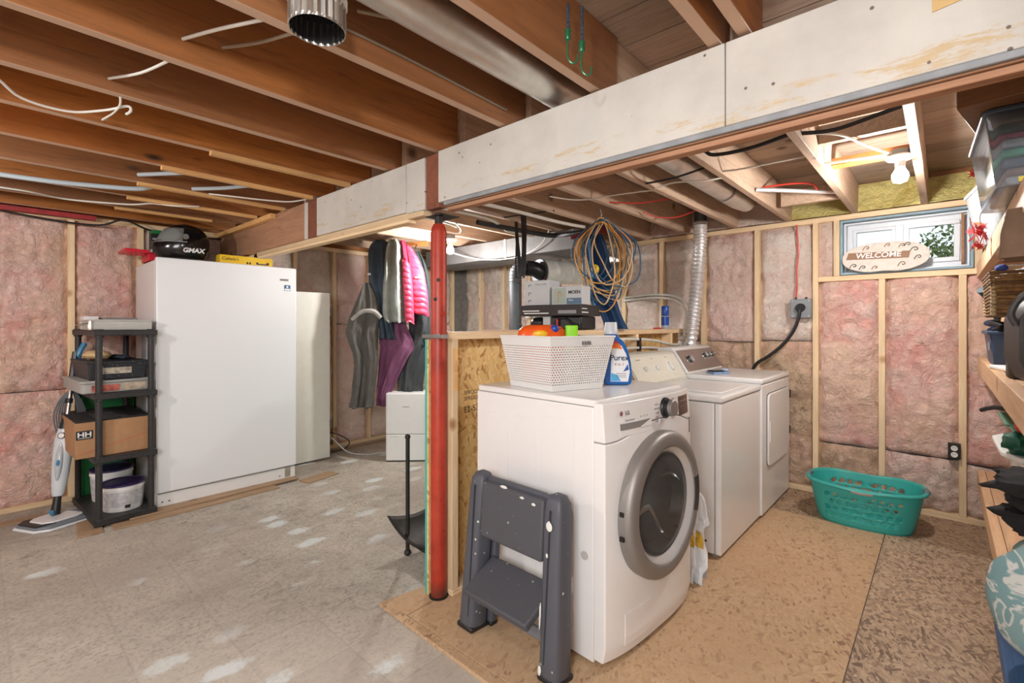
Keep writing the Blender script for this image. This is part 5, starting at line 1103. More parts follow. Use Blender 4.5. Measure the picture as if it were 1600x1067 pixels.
MB(lean @ T_((0, -0.02, 0.245)) @ Matrix.Rotation(math.radians(30), 4, 'X')).box(-0.172, 0.172, -0.105, 0.085, -0.020, 0.014).build('lower_step', M_tread, so, bevel=0.008, seg=3)
MB(lean).box(-0.16, 0.16, 0.055, 0.075, 0.055, 0.10).build('cross_bar', plain('bar_grey', (120, 122, 128), 0.5), so, bevel=0.006)
M_drip = plain('paint_drip', (226, 226, 220), 0.5)
for (x, y, z, a, b) in ((0.205, -0.049, 0.545, 0.014, 0.018), (0.18, -0.047, 0.22, 0.004, 0.05), (0.19, -0.050, 0.035, 0.008, 0.016), (0.20, -0.0475, 0.44, 0.005, 0.008), (-0.04, -0.0405, 0.628, 0.022, 0.006), (0.12, -0.041, 0.60, 0.01, 0.006), (0.06, -0.041, 0.61, 0.012, 0.005)):
    MB(lean).blob((x, y, z), (a, 0.0025, b), 12, 6, 0.3).build('paint_spot', M_drip, so, smooth=True)

# ---------------------------------------------------------------- teal laundry basket
M_teal = plain('teal_plastic', (58, 172, 164), 0.38, var=0.03)
tb = thing('laundry_basket', 'teal oval plastic laundry basket on the floor under the window', 'laundry basket', (-0.385, 3.86, 0.0147))
TBM = T_((-0.385, 3.845, 0.0147)) @ RZ(math.radians(2))
def ov(a, hx, hy, p=2.6):
    c_, s_ = math.cos(a), math.sin(a); return (hx * math.copysign(abs(c_) ** (2 / p), c_), hy * math.copysign(abs(s_) ** (2 / p), s_))
def bwall(a, v):
    hx = 0.245 + 0.055 * v ** 0.8; hy = 0.165 + 0.045 * v ** 0.8; waist = 1 - 0.04 * math.cos(2 * a - PI) * 0
    x, y = ov(a, hx, hy); return Vector((x, y * (1 - 0.05 * math.exp(-(x / 0.12) ** 2) * v), 0.006 + 0.255 * v))
# wall built as a lattice with true leaf-shaped holes
NA, NV = 132, 34; v = [tuple(bwall(2 * PI * i / NA, j / NV)) for j in range(NV + 1) for i in range(NA)]
def hole(i, j):
    a = 2 * PI * (i + 0.5) / NA; vv = (j + 0.5) / NV; x = bwall(a, vv).x
    if abs(x) > 0.195: return False
    for r in range(4):
        zc = 0.22 + 0.17 * r; ph = 0.5 * (r % 2)
        q = (x / 0.046 + ph); fq = q - math.floor(q) - 0.5
        if (fq / 0.34) ** 2 + ((vv - zc - 0.05 * fq) / 0.060) ** 2 < 1: return True
    return False
f = [(j * NA + i, j * NA + (i + 1) % NA, (j + 1) * NA + (i + 1) % NA, (j + 1) * NA + i) for j in range(NV) for i in range(NA) if not hole(i, j)]
MB(TBM).add(v, f).build('wall', M_teal, tb, smooth=180, solid=0.003)
MB(TBM).prism([ov(2 * PI * i / 48, 0.245, 0.165) for i in range(48)], 0, 0.007).build('bottom', M_teal, tb, bevel=0.002)
MB(TBM).tube([tuple(bwall(2 * PI * i / 44, 1.0) + Vector((bwall(2 * PI * i / 44, 1.0).x * 0.03, bwall(2 * PI * i / 44, 1).y * 0.05, -0.004 - 0.012 * math.exp(-(bwall(2 * PI * i / 44, 1.0).x / 0.1) ** 2)))) for i in range(44)], 0.012, 8, smooth=2, closed=True).build('rim', M_teal, tb, smooth=True)
M_grip = plain('grey_grip', (112, 130, 134), 0.6)
for sx in (-1, 1):
    c_ = bwall(0 if sx > 0 else PI, 1.0); MB(TBM).tube([(sx * 0.300, -0.05, 0.256), (sx * 0.312, 0, 0.258), (sx * 0.300, 0.05, 0.256)], 0.0145, 8).build('end_grip', M_grip, tb, smooth=True)
MB(TBM).tube([(-0.055, -0.2085, 0.246), (0, -0.207, 0.240), (0.055, -0.2085, 0.246)], 0.0145, 8).build('side_grip', plain('rose_grip', (190, 168, 164), 0.6), tb, smooth=True)
# ---------------------------------------------------------------- utilities behind the half wall
# vent pipe: black pipe with elbow, insulated steel sleeve, wall collar
t = thing('vent_pipe', 'dark grey round vent pipe rising behind the half wall and bending to the back wall', 'pipe', (-2.84, 3.2, 0.001))
M_vent = m_metal('grey_vent', (120, 124, 128), 0.5, var=0.25, scale=4); M_ventb = plain('black_vent', (34, 34, 36), 0.35, 0.2)
MB().cyl((-2.84, 3.2, 0.001), (-2.84, 3.2, 1.30), 0.058, n=24).build('riser', M_vent, t, smooth=True)
MB().cyl((-2.84, 3.2, 1.301), (-2.84, 3.2, 1.70), 0.055, n=24).build('riser', M_vent, t, smooth=True)
MB().tube([(-2.84, 3.2, 1.66), (-2.84, 3.2, 1.72), (-2.835, 3.205, 1.765), (-2.825, 3.225, 1.79), (-2.80, 3.27, 1.80)], lambda q: 0.056 + 0.0025 * math.cos(q * 60), 24, smooth=10).build('ribbed_elbow', M_vent, t, smooth=True)
MB().cyl((-2.835, 3.215, 1.790), (-2.79, 3.30, 1.80), 0.060, n=24).build('black_section', M_ventb, t, smooth=True)
MB().tube([(-2.79, 3.29, 1.80), (-2.745, 3.35, 1.795), (-2.725, 3.40, 1.77), (-2.73, 3.46, 1.755)], 0.068, 22, smooth=4).build('black_elbow', M_ventb, t, smooth=True)
M_sleeve = plain('sleeve_steel', (240, 238, 232), 0.35, 0.15, var=0.2, scale=9)
sl = thing('steel_vent_sleeve', 'short fat shiny steel sleeve carrying the black vent elbow through the back wall', 'pipe', (-2.62, 4.0, 1.70))
MB().olathe([(0.112, 0), (0.112, 0.14), (0.1145, 0.145), (0.112, 0.15), (0.112, 0.32), (0.1145, 0.325), (0.112, 0.33), (0.112, 0.78)], 32, along((-2.735, 3.42, 1.775), (-2.60, 4.20, 1.815))).olathe([(0.10, 0.02), (0.10, 0.78)], 32, along((-2.735, 3.42, 1.775), (-2.60, 4.20, 1.815))).build('sleeve', M_sleeve, sl, smooth=True)
MB().lathe([(0.072, 0.0), (0.114, 0.0), (0.115, 0.012), (0.072, 0.012)], 32, along((-2.737, 3.41, 1.775), (-2.60, 4.20, 1.815))).build('end_ring', M_vent, sl, smooth=True)
MB(T_((-2.56, 4.262, 1.86)) @ Matrix.Rotation(0.5, 4, 'Y')).box(-0.16, 0.14, 0, 0.006, -0.17, 0.15).build('wall_collar', M_galv, sl, bevel=0.002)
# rectangular sheet metal plenum under the joists
M_plen = plain('dull_sheet_metal', (122, 121, 120), 0.55, 0.35, var=0.25, scale=5)
t = thing('sheet_metal_duct', 'broad rectangular sheet-metal duct under the joists in the far corner', 'duct', (-3.25, 3.5, 1.93))
MB().box(-4.25, -3.06, 3.30, 3.75, 1.925, 2.094).build('duct_section', M_plen, t, bevel=0.004)
MB().box(-3.055, -2.28, 3.30, 3.75, 1.925, 2.094).build('duct_section', M_plen, t, bevel=0.004)
for x in (-3.06,): MB().box(x - 0.012, x + 0.016, 3.294, 3.756, 1.919, 2.096).build('drive_cleat', M_galv, t, bevel=0.002)
# black strap pair hanging from a joist
t = thing('hanging_belt', 'long black rubber belt doubled over and hanging from a joist beside the vent pipe', 'belt', (-2.33, 2.74, 1.65))
rv = Vector((0.743, 0.669, 0)); c0 = Vector((-2.336, 2.74, 0))
def R2(a, z, d=0.0): return c0 + rv * a + Vector((0.669, -0.743, 0)) * d * -1 + Vector((0, 0, z))
def ribbon(pts, w_, th, nm, mat, par):
    P = catmull([Vector(p) for p in pts], 4, False); v = []; f = []
    for k, p in enumerate(P):
        ww = w_(k / (len(P) - 1)) if callable(w_) else w_
        for a, b in ((-1, -1), (1, -1), (1, 1), (-1, 1)): v.append(p + rv * a * ww / 2 + Vector((0.669, -0.743, 0)) * b * th / 2)
    for k in range(len(P) - 1):
        for i in range(4): j = (i + 1) % 4; f.append((k * 4 + i, k * 4 + j, k * 4 + 4 + j, k * 4 + 4 + i))
    f += [(3, 2, 1, 0), tuple(range(4 * len(P) - 4, 4 * len(P)))]
    return MB().add(v, f).build(nm, mat, par, bevel=0.001, seg=1)
ribbon([R2(-0.012, 2.12), R2(-0.006, 1.95), R2(-0.012, 1.80), R2(-0.03, 1.66)], lambda q: 0.044 - 0.02 * q, 0.004, 'strand', M_cableb, t)
ribbon([R2(-0.066, 2.07, 0.02), R2(-0.060, 1.95, 0.02), R2(-0.045, 1.80, 0.01), R2(-0.03, 1.655, 0.004)], lambda q: 0.024 + 0.006 * q, 0.004, 'strand', M_cableb, t)
ribbon([R2(-0.060, 2.03, 0.03), R2(-0.066, 1.85, 0.03), R2(-0.066, 1.66, 0.02), R2(-0.035, 1.645, 0.01)], 0.012, 0.004, 'strand', M_cableb, t)
ribbon([R2(0.004, 1.9, -0.01), R2(0.0, 1.75, -0.01), R2(-0.008, 1.65, -0.01), R2(-0.03, 1.645, -0.008)], 0.014, 0.004, 'strand', M_cableb, t)
MB().cyl((-2.52, 2.70, 2.118), (-2.09, 2.78, 2.118), 0.005, n=8).build('nail_rod', M_iron, t)
# boxes stacked on the ledge behind the half wall
lt = thing('ledge_shelf', 'rough wooden ledge behind the top of the half wall under the stacked boxes', 'shelf', (-2.1, 2.62, 1.20))
MB().box(-2.30, -1.84, 2.25, 3.10, 1.238, 1.257).build('board', M_shelfwood, lt, bevel=0.002)
for y in (2.28, 3.05): MB().box(-1.97, -1.84, y, y + 0.02, 1.12, 1.238).build('bracket', M_shelfwood, lt)
M_cart = plain('pale_carton', (200, 204, 206), 0.55); M_bc = plain('charcoal_carton', (48, 44, 44), 0.55, var=0.1)
LB = T_((-1.93, 2.64, 1.2595)) @ RZ(math.radians(9))
def lbox(nm, lab, cat, x0, x1, y0, y1, z0, z1, mat, grp=None, bev=0.002, M=LB):
    c_ = M @ Vector(((x0 + x1) / 2, (y0 + y1) / 2, z0)); t = thing(nm, lab, cat, c_, 0, grp)
    MB(M).box(x0, x1, y0, y1, z0, z1).build('carton', mat, t, bevel=bev); return t
t = lbox('black_power_tool_case', 'open black plastic tool case standing on the ledge below the wide dark carton', 'case', -0.03, 0.19, -0.09, 0.15, 0.0, 0.089, M_black, bev=0.012)
MB(LB).tube([(0.0, -0.094, 0.02), (0.02, -0.098, 0.07), (0.08, -0.098, 0.075), (0.13, -0.098, 0.04), (0.18, -0.094, 0.03)], 0.008, 8).build('handle', M_cableb, t, smooth=True)
MB(LB).box(0.02, 0.034, -0.110, -0.101, 0.005, 0.07).build('red_tab', plain('tab_red', (176, 40, 40), 0.4), t)
t = lbox('black_dome_light', 'round black cap leaning behind the orange tub', 'cap', -0.24, -0.10, -0.06, 0.08, 0.0, 0.002, M_black)
MB(LB).blob((-0.17, 0.0, 0.045), (0.065, 0.055, 0.043)).build('dome', M_black, t, smooth=True)
t = lbox('white_carton', 'plain pale carton upright on the ledge beside the tool case', 'carton', -0.095, -0.04, -0.08, 0.14, 0.0, 0.089, M_cart)
t = lbox('wide_dark_carton', 'wide flat charcoal carton with white print on the ledge, under the faucet boxes', 'carton', -0.25, 0.20, -0.12, 0.20, 0.092, 0.163, M_bc)
for k, (x0, x1, z) in enumerate(((-0.23, -0.10, 0.122), (-0.22, -0.03, 0.106))): MB(LB).box(x0, x1, -0.1206, -0.1202, z, z + 0.007).build('print_line', M_whiteink, t)
MB(LB).box(0.04, 0.17, -0.1206, -0.1202, 0.106, 0.128).build('print_panel', M_greyink, t)
MB(LB).box(0.2002, 0.2006, -0.10, 0.0, 0.110, 0.118).build('print_line', M_whiteink, t)
MB(LB).box(0.2002, 0.2006, -0.10, -0.02, 0.135, 0.141).build('print_line', M_whiteink, t)
UP = T_((0.035, 0, -0.0395)); LU = LB @ UP
t = lbox('tall_grey_carton', 'tall pale grey faucet carton with small black drawings, left one on the stack', 'carton', -0.27, -0.075, -0.09, 0.06, 0.2055, 0.372, M_cart, M=LU)
text(t, 'Riverside', 0.024, LB @ UP @ frame((-0.14, -0.0905, 0.345), (1, 0, 0), (0, -1, 0)), M_greyink)
for z, a in ((0.34, 0.010), (0.285, 0.014), (0.235, 0.012)):
    MB(LB @ UP).tube([(-0.235, -0.091, z - a), (-0.235, -0.091, z), (-0.228, -0.091, z + a * 0.5), (-0.215, -0.091, z)], 0.0018, 6).build('drawing', M_ink, t)
t = lbox('faucet_carton', 'small faucet carton with MOEN lettering, right one on the stack', 'carton', -0.065, 0.155, -0.075, 0.055, 0.2055, 0.325, M_cart, M=LU)
text(t, 'MOEN', 0.030, LB @ UP @ frame((0.10, -0.0755, 0.285), (1, 0, 0), (0, -1, 0)), M_ink, bold=0.0008)
MB(LB @ UP).box(0.045, 0.15, -0.0756, -0.0752, 0.208, 0.248).build('blue_panel', plain('slate_panel', (92, 122, 148), 0.5), t)
text(t, 'Sleek', 0.016, LB @ UP @ frame((0.075, -0.0758, 0.234), (1, 0, 0), (0, -1, 0)), M_whiteink)
MB(LB @ UP).box(-0.055, 0.04, -0.0756, -0.0752, 0.212, 0.315).build('picture', plain('sage_panel', (168, 184, 172), 0.5), t)
MB(LB @ UP).tube([(-0.02, -0.077, 0.222), (-0.02, -0.077, 0.275), (-0.008, -0.077, 0.292), (0.004, -0.077, 0.275), (0.004, -0.077, 0.258)], 0.004, 6).build('faucet_drawing', plain('faucet_tan', (206, 170, 130), 0.4), t)
# coiled cords hanging by the joists, with their red wood hanger
t = thing('hanger_board', 'dark red notched board hanging from the joists and carrying the coiled hoses', 'hanger', (-1.75, 2.9, 1.93))
cM = T_((-1.775, 2.885, 0)) @ RZ(math.radians(42))
MB(cM).prism([(-0.21, 1.905), (-0.13, 1.935), (-0.05, 1.985), (0.06, 1.985), (0.16, 1.935), (0.215, 1.895), (0.21, 1.878), (0.14, 1.895), (0.05, 1.925), (-0.05, 1.925), (-0.14, 1.895), (-0.205, 1.885)], -0.012, 0.012, ax='y').build('board', plain('dark_red_wood', (112, 34, 40), 0.6), t, bevel=0.003)
MB(cM).tube([(0.0, 0, 1.985), (0.0, 0, 2.03), (0.01, 0.0, 2.06), (0.0, 0.0, 2.095)], 0.004, 6).build('hook', M_galv2, t, smooth=True)
def coil(nm, lab, loops, r, mat, seed, cat='hose'):
    q = random.Random(seed); t = thing(nm, lab, cat, cM @ Vector((0, -0.04, 1.45)), 0, 'coiled hoses and cords on the red hanger')
    pts = []
    for k in range(loops):
        cx = q.uniform(-0.03, 0.04); top = 1.99 + q.uniform(-0.006, 0.03); wl_ = q.uniform(0.09, 0.20); wr = q.uniform(0.08, 0.22); bot = q.uniform(1.36, 1.62); sk = q.uniform(-0.05, 0.12); d = q.uniform(-0.05, 0.05) 
        n = 10
        for i in range(n):
            a = PI / 2 + 2 * PI * i / n; s_ = math.sin(a); c_ = math.cos(a)
            z = (top + bot) / 2 + (top - bot) / 2 * s_; x = cx + (wl_ if c_ < 0 else wr) * c_ * (1.0 if s_ > 0.2 else 0.95) + sk * (1 - s_) / 2 + q.uniform(-0.012, 0.012)
            if s_ > 0.6: x *= 0.75
            pts.append(cM @ Vector((x, -0.028 - 0.02 * (s_ > 0.9) + d * (1 - s_) * 0.4 + q.uniform(-0.006, 0.006) - 0.016 * (k % 3), z)))
    MB().tube(pts, r, 6, smooth=5, closed=True).build('loops', mat, t, smooth=True)
    return t
coil('air_hose', 'tan coiled hose hanging in tangled loops on the red hanger', 6, 0.0048, plain('tan_hose', (212, 176, 128), 0.5), 11)
coil('extension_cord', 'blue coiled extension cord hanging on the red hanger', 7, 0.0045, plain('blue_cord', (52, 92, 122), 0.5), 5, 'cord')
coil('extension_cord', 'orange-yellow coiled extension cord hanging on the red hanger', 3, 0.0042, plain('amber_cord', (222, 158, 66), 0.5), 23, 'cord')
t = thing('blue_coverall', 'dark blue coverall hanging behind the coiled hoses', 'coverall', cM @ Vector((0.0, 0.08, 1.3)))
drape(MB(), [(1.98, -0.08, -0.0, 0.03), (1.90, -0.10, 0.05, 0.04), (1.75, -0.09, 0.09, 0.045), (1.6, -0.07, 0.12, 0.045), (1.5, -0.05, 0.13, 0.045), (1.40, 0.0, 0.16, 0.04), (1.30, 0.04, 0.20, 0.04), (1.262, 0.05, 0.22, 0.035)], cM @ T_((0, 0.09, 0)), 0.3, 6, seed=3).build('body', fabric('coverall_blue', (30, 66, 108)), t, smooth=True)
MB(cM).blob((-0.03, 0.02, 1.68), (0.028, 0.018, 0.035)).build('yellow_tag', plain('tag_yellow', (226, 190, 40), 0.4), t, smooth=True)
MB(cM).tube([(-0.085, 0.03, 1.95), (-0.05, 0.03, 1.7), (-0.06, 0.04, 1.5), (-0.02, 0.04, 1.40)], 0.012, 6).build('pale_blue_strap', plain('strap_blue', (80, 140, 186), 0.6), t, smooth=True)

# white water pipes curving down behind the washers
o = MB().tube([(-2.36, 4.265, 1.56), (-2.15, 4.262, 1.575), (-1.97, 4.255, 1.575), (-1.78, 4.235, 1.54), (-1.66, 4.20, 1.42), (-1.665, 4.17, 1.27), (-1.69, 4.12, 1.16), (-1.70, 3.95, 1.125), (-1.705, 3.5, 1.175), (-1.705, 3.0, 1.19), (-1.705, 2.55, 1.17)], 0.011, 10).build('water_pipe', M_pex, smooth=True); tag(o, 'white flexible water pipe arching over the half wall end, outer one', 'pipe', 'white water pipes')
o = MB().tube([(-2.36, 4.262, 1.53), (-2.15, 4.258, 1.545), (-1.97, 4.248, 1.545), (-1.80, 4.225, 1.51), (-1.70, 4.19, 1.41), (-1.695, 4.15, 1.27), (-1.69, 4.09, 1.13), (-1.70, 3.9, 1.085), (-1.705, 3.5, 1.115), (-1.705, 3.0, 1.12), (-1.705, 2.55, 1.10)], 0.011, 10).build('water_pipe', M_pex, smooth=True); tag(o, 'white flexible water pipe arching over the half wall end, inner one', 'pipe', 'white water pipes')
o = MB().tube([(-1.76, 3.02, 1.262), (-1.712, 2.99, 1.25), (-1.700, 2.975, 1.15), (-1.698, 2.97, 1.02)], 0.0055, 8).build('thin_hose', M_pex, smooth=True); tag(o, 'thin white hose dropping over the half wall top behind the washers', 'hose')
for y in (3.32,):
    for z in (1.145,): o = MB().box(-1.718, -1.69, y - 0.012, y + 0.012, z - 0.05, z + 0.05).build('pipe_clamp', M_black, bevel=0.003); tag(o, 'black clamp holding the white pipes to the half wall', 'clamp')
t = thing('spray_can', 'blue and white spray can standing on the far end of the half wall', 'spray can', (-1.775, 3.93, 1.2585))
MB(T_((-1.775, 3.93, 1.2585))).lathe([(0.030, 0), (0.032, 0.004), (0.032, 0.10), (0.028, 0.108)], 24).build('can', plain('can_white', (196, 204, 220), 0.3, var=0.3, scale=30), t, smooth=True)
MB(T_((-1.775, 3.93, 1.2585))).olathe([(0.0325, 0.03), (0.0325, 0.104)], 24).build('blue_band', plain('can_blue', (24, 76, 164), 0.3), t, smooth=True)
MB(T_((-1.775, 3.93, 1.2585))).lathe([(0.031, 0.112), (0.032, 0.114), (0.031, 0.19), (0.027, 0.196), (0, 0.197)], 24).build('cap', plain('can_blue', (24, 76, 164), 0.3), t, smooth=True)
o = MB(T_((-1.775, 3.80, 1.2585))).box(-0.02, 0.02, -0.06, 0.03, 0, 0.012).build('red_tag', plain('tag_red', (200, 60, 60), 0.5), bevel=0.003); tag(o, 'flat red tag lying on the half wall beside the blue spray can', 'tag')
# foil dryer hose
t = thing('foil_duct', 'shiny ribbed foil hose running from the ceiling down behind the dryer', 'duct', (-1.56, 4.09, 0.95))
MB().tube([(-1.535, 4.09, 2.16), (-1.535, 4.085, 2.0), (-1.55, 4.08, 1.75), (-1.575, 4.08, 1.5), (-1.60, 4.08, 1.25), (-1.665, 4.08, 0.95)], lambda q: 0.052 + 0.005 * math.cos(q * 2 * PI * 38), 20, smooth=46).build('ribbed_hose', M_foil, t, smooth=25)
MB().cyl((-1.535, 4.09, 2.14), (-1.535, 4.09, 2.25), 0.05, n=20).build('connector', M_vent, t, smooth=True)

# electrics on the back wall
t = thing('dryer_outlet', 'grey square dryer outlet with big black plug on the back wall', 'outlet', (-0.825, 4.29, 1.345))
MB().box(-0.895, -0.755, 4.245, 4.297, 1.345, 1.492).build('box', plain('outlet_grey', (134, 138, 142), 0.5), t, bevel=0.006)
MB().cyl((-0.825, 4.245, 1.425), (-0.825, 4.212, 1.420), 0.034, 0.031, 22).build('plug', M_cableb, t, smooth=True)
for x in (-0.86, -0.79): MB().cyl((x, 4.262, 1.492), (x, 4.262, 1.506), 0.009, n=12).build('cable_gland', M_cableb, t, smooth=True)
for x, z in ((-0.88, 1.36), (-0.77, 1.36), (-0.88, 1.478), (-0.77, 1.478)): MB().cyl((x, 4.2455, z), (x, 4.243, z), 0.004, n=8).build('screw', M_galv, t)
MB().tube([(-0.825, 4.215, 1.41), (-0.83, 4.21, 1.35), (-0.87, 4.215, 1.24), (-0.95, 4.225, 1.13), (-1.05, 4.235, 1.04), (-1.15, 4.24, 0.96), (-1.2, 4.24, 0.8)], 0.0125, 10).build('power_cable', M_cableb, t, smooth=True)
o = MB().tube([(-0.855, 4.262, 2.07), (-0.85, 4.262, 1.98), (-0.842, 4.258, 1.85), (-0.852, 4.256, 1.72), (-0.850, 4.256, 1.60), (-0.86, 4.26, 1.507)], 0.006, 8).build('red_cable', M_cabler, smooth=True); tag(o, 'red electric cable running down the back wall to the grey outlet', 'cable')
t = thing('duplex_outlet', 'small double outlet in a metal box between studs under the window', 'outlet', (0.048, 4.27, 0.415))
MB().box(0.018, 0.080, 4.262, 4.30, 0.415, 0.515).build('box', M_iron, t, bevel=0.002)
for z in (0.444, 0.486): MB().cyl((0.049, 4.262, z), (0.049, 4.256, z), 0.017, n=20).build('socket', M_whitepl, t, smooth=True)
for z in (0.444, 0.486):
    for dx in (-0.006, 0.006): MB().box(0.049 + dx - 0.0012, 0.049 + dx + 0.0012, 4.2555, 4.2565, z, z + 0.009).build('slot', M_ink, t)
t = thing('small_outlet', 'small white outlet with grey cord on the far back wall near the corner', 'outlet', (-3.6, 4.28, 1.40))
MB().box(-3.63, -3.575, 4.262, 4.295, 1.37, 1.46).build('box', M_whitepl, t, bevel=0.003)
MB().tube([(-3.60, 4.262, 1.44), (-3.62, 4.22, 1.45), (-3.72, 4.2, 1.40), (-3.76, 4.2, 1.25), (-3.77, 4.22, 1.1)], 0.006, 8).build('cord', M_iron, t, smooth=True)

# welcome sign in the window
t = thing('welcome_sign', 'oval whitewashed WELCOME sign with brown banner standing on the window ledge', 'sign', (-0.31, 4.255, 1.659))
M_sign = plain('sign_cream', (222, 214, 204), 0.6, var=0.12, scale=40); SG = T_((-0.315, 4.262, 1.6595)) @ Matrix.Rotation(math.radians(-6), 4, 'X')
pl = []
for i in range(60):
    a = 2 * PI * i / 60; x = 0.245 * math.cos(a); z = 0.112 + 0.110 * math.copysign(abs(math.sin(a)) ** 0.8, math.sin(a))
    z += 0.012 * math.exp(-(x / 0.06) ** 2) * (1 if math.sin(a) < 0 else -0.3); pl.append((x, z))
MB(SG).prism(pl, -0.006, 0.006, ax='y').build('board', M_sign, t, bevel=0.003)
MB(SG @ T_((-0.035, -0.007, 0.125)) @ Matrix.Rotation(math.radians(1.5), 4, 'Y')).prism([(-0.185, -0.022), (0.17, -0.026), (0.178, 0.022), (-0.172, 0.027)], -0.003, 0.0, ax='y').build('banner', plain('banner_brown', (150, 112, 84), 0.6), t)
text(t, 'WELCOME', 0.053, SG @ frame((-0.035, -0.0102, 0.126), (1, 0, -0.02), (0, -1, 0)), M_whiteink, bold=0.0012, shear=0.1)
M_scr = plain('scroll_dark', (96, 90, 84), 0.7); M_scr2 = plain('scroll_brown', (140, 108, 82), 0.7)
for (cx, cz, s_, m) in ((0.165, 0.15, 1, M_scr), (0.185, 0.095, 0.8, M_scr), (0.13, 0.19, 0.7, M_scr), (-0.175, 0.06, 0.9, M_scr), (-0.12, 0.045, 0.8, M_scr), (0.10, 0.185, 0.7, M_scr2), (-0.10, 0.185, 0.8, M_scr2), (0.02, 0.195, 0.7, M_scr2), (0.10, 0.055, 0.9, M_scr2), (-0.05, 0.04, 0.7, M_scr2)):
    MB(SG).tube([(cx - 0.028 * s_, -0.0075, cz - 0.018 * s_), (cx - 0.012 * s_, -0.0075, cz + 0.01 * s_), (cx + 0.008 * s_, -0.0075, cz + 0.014 * s_), (cx + 0.016 * s_, -0.0075, cz), (cx + 0.006 * s_, -0.0075, cz - 0.008 * s_), (cx - 0.002, -0.0075, cz)], 0.0028, 5).build('painted_scroll', m, t)

# bulbs
M_bulb = NT('lit_bulb'); M_bulb.b.inputs['Emission Color'].default_value = (1, 0.97, 0.92, 1); M_bulb.b.inputs['Emission Strength'].default_value = 12; M_bulb = M_bulb.set((1, 1, 1, 1), 0.3)
def bulb(x, y, zt, lab, lamp_=None):
    t = thing('bare_bulb_fixture', lab, 'light', (x, y, zt - 0.17)); M = T_((x, y, 0))
    MB(M).cyl((0, 0, zt), (0, 0, zt - 0.028), 0.045, n=8).build('junction_box', plain('box_steel', (140, 148, 152), 0.5, 0.4), t)
    MB(M).lathe([(0.058, zt - 0.029), (0.060, zt - 0.036), (0.052, zt - 0.046), (0.030, zt - 0.052), (0.022, zt - 0.056), (0.021, zt - 0.085)], 28).build('porcelain_holder', M_whitepl, t, smooth=True)
    MB(M).lathe([(0.018, zt - 0.086), (0.024, zt - 0.10), (0.034, zt - 0.118), (0.036, zt - 0.135), (0.028, zt - 0.157), (0, zt - 0.168)], 24).build('bulb', M_bulb, t, smooth=True)
bulb(-0.165, 3.11, 2.172, 'bare glowing bulb in a white porcelain holder near the window')
bulb(-3.33, 2.86, 2.10, 'bare glowing bulb seen just right of the red post')

# ---------------------------------------------------------------- ducts overhead
t = thing('round_duct', 'long round galvanised duct lying between the ceiling joists across the beam', 'duct', (-1.09, 2.4, 2.13))
pr = [(0.0, 0), (0.071, 0.0), (0.0715, 0.4), (0.0745, 0.405), (0.0745, 0.415), (0.0715, 0.42), (0.0715, 1.80), (0.0745, 1.805), (0.0745, 1.82), (0.0715, 1.825)]
MB(along((-1.092, 0.30, 2.192), (-1.092, 2.1, 2.192))).lathe([(0.073, 0), (0.073, 1.8)], 32).build('duct_length', M_galv, t, smooth=True)
MB(along((-1.092, 2.1, 2.192), (-1.092, 3.35, 2.192))).lathe([(0.0705, 0), (0.0705, 1.25)], 32).build('duct_length', M_galv, t, smooth=True)
MB(along((-1.092, 3.35, 2.192), (-1.092, 4.0, 2.192))).lathe([(0.073, 0), (0.073, 0.28), (0.060, 0.46), (0, 0.46)], 32).build('duct_length', M_galv, t, smooth=True)
MB(along((-1.092, 3.32, 2.192), (-1.092, 3.36, 2.192))).olathe([(0.0735, 0), (0.076, 0.01), (0.0735, 0.02)], 32).build('joint_band', M_galv2, t, smooth=True)
t = thing('duct_elbow', 'open-ended galvanised duct elbow hanging down by the top edge of the view', 'duct', (-1.10, 0.535, 1.985))
crimp = lambda a, k: 1 + (0.035 * math.sin(a * 24) if k in (1, 2) else 0)
EX, EY = -1.10, 0.535
MB(T_((EX, EY, 0))).olathe([(0.0625, 1.985), (0.062, 1.992), (0.0615, 2.035), (0.0635, 2.045)], 96, rmod=crimp).build('crimped_end', M_galv, t, solid=0.0012)
MB(T_((EX, EY, 0))).olathe([(0.0595, 1.99), (0.0605, 2.06), (0.05, 2.12), (0.0, 2.13)], 40).build('inner_shade', plain('duct_inside_shade', (52, 52, 54), 0.6, 0.5), t, smooth=True)  # dark liner added, its colour stands in for shade inside the elbow
MB(T_((EX, EY, 0))).olathe([(0.0635, 2.045), (0.0675, 2.049), (0.0635, 2.053), (0.0635, 2.058), (0.0675, 2.062), (0.0635, 2.066)], 48).build('bead', M_galv, t, smooth=True)
for k in range(4):
    a0, a1 = math.radians(k * 20), math.radians((k + 1) * 20); R_ = 0.085
    c = lambda a: Vector((EX + R_ * (1 - math.cos(a)) * 0.6, EY - R_ * (1 - math.cos(a)), 2.066 + R_ * math.sin(a)))
    p0, p1 = c(a0), c(a1); MB(along(p0, p1)).olathe([(0.0645, -0.004), (0.0668, 0.0), (0.0645, 0.004), (0.064, (p1 - p0).length)], 40).build('gore', M_galv, t, smooth=True)

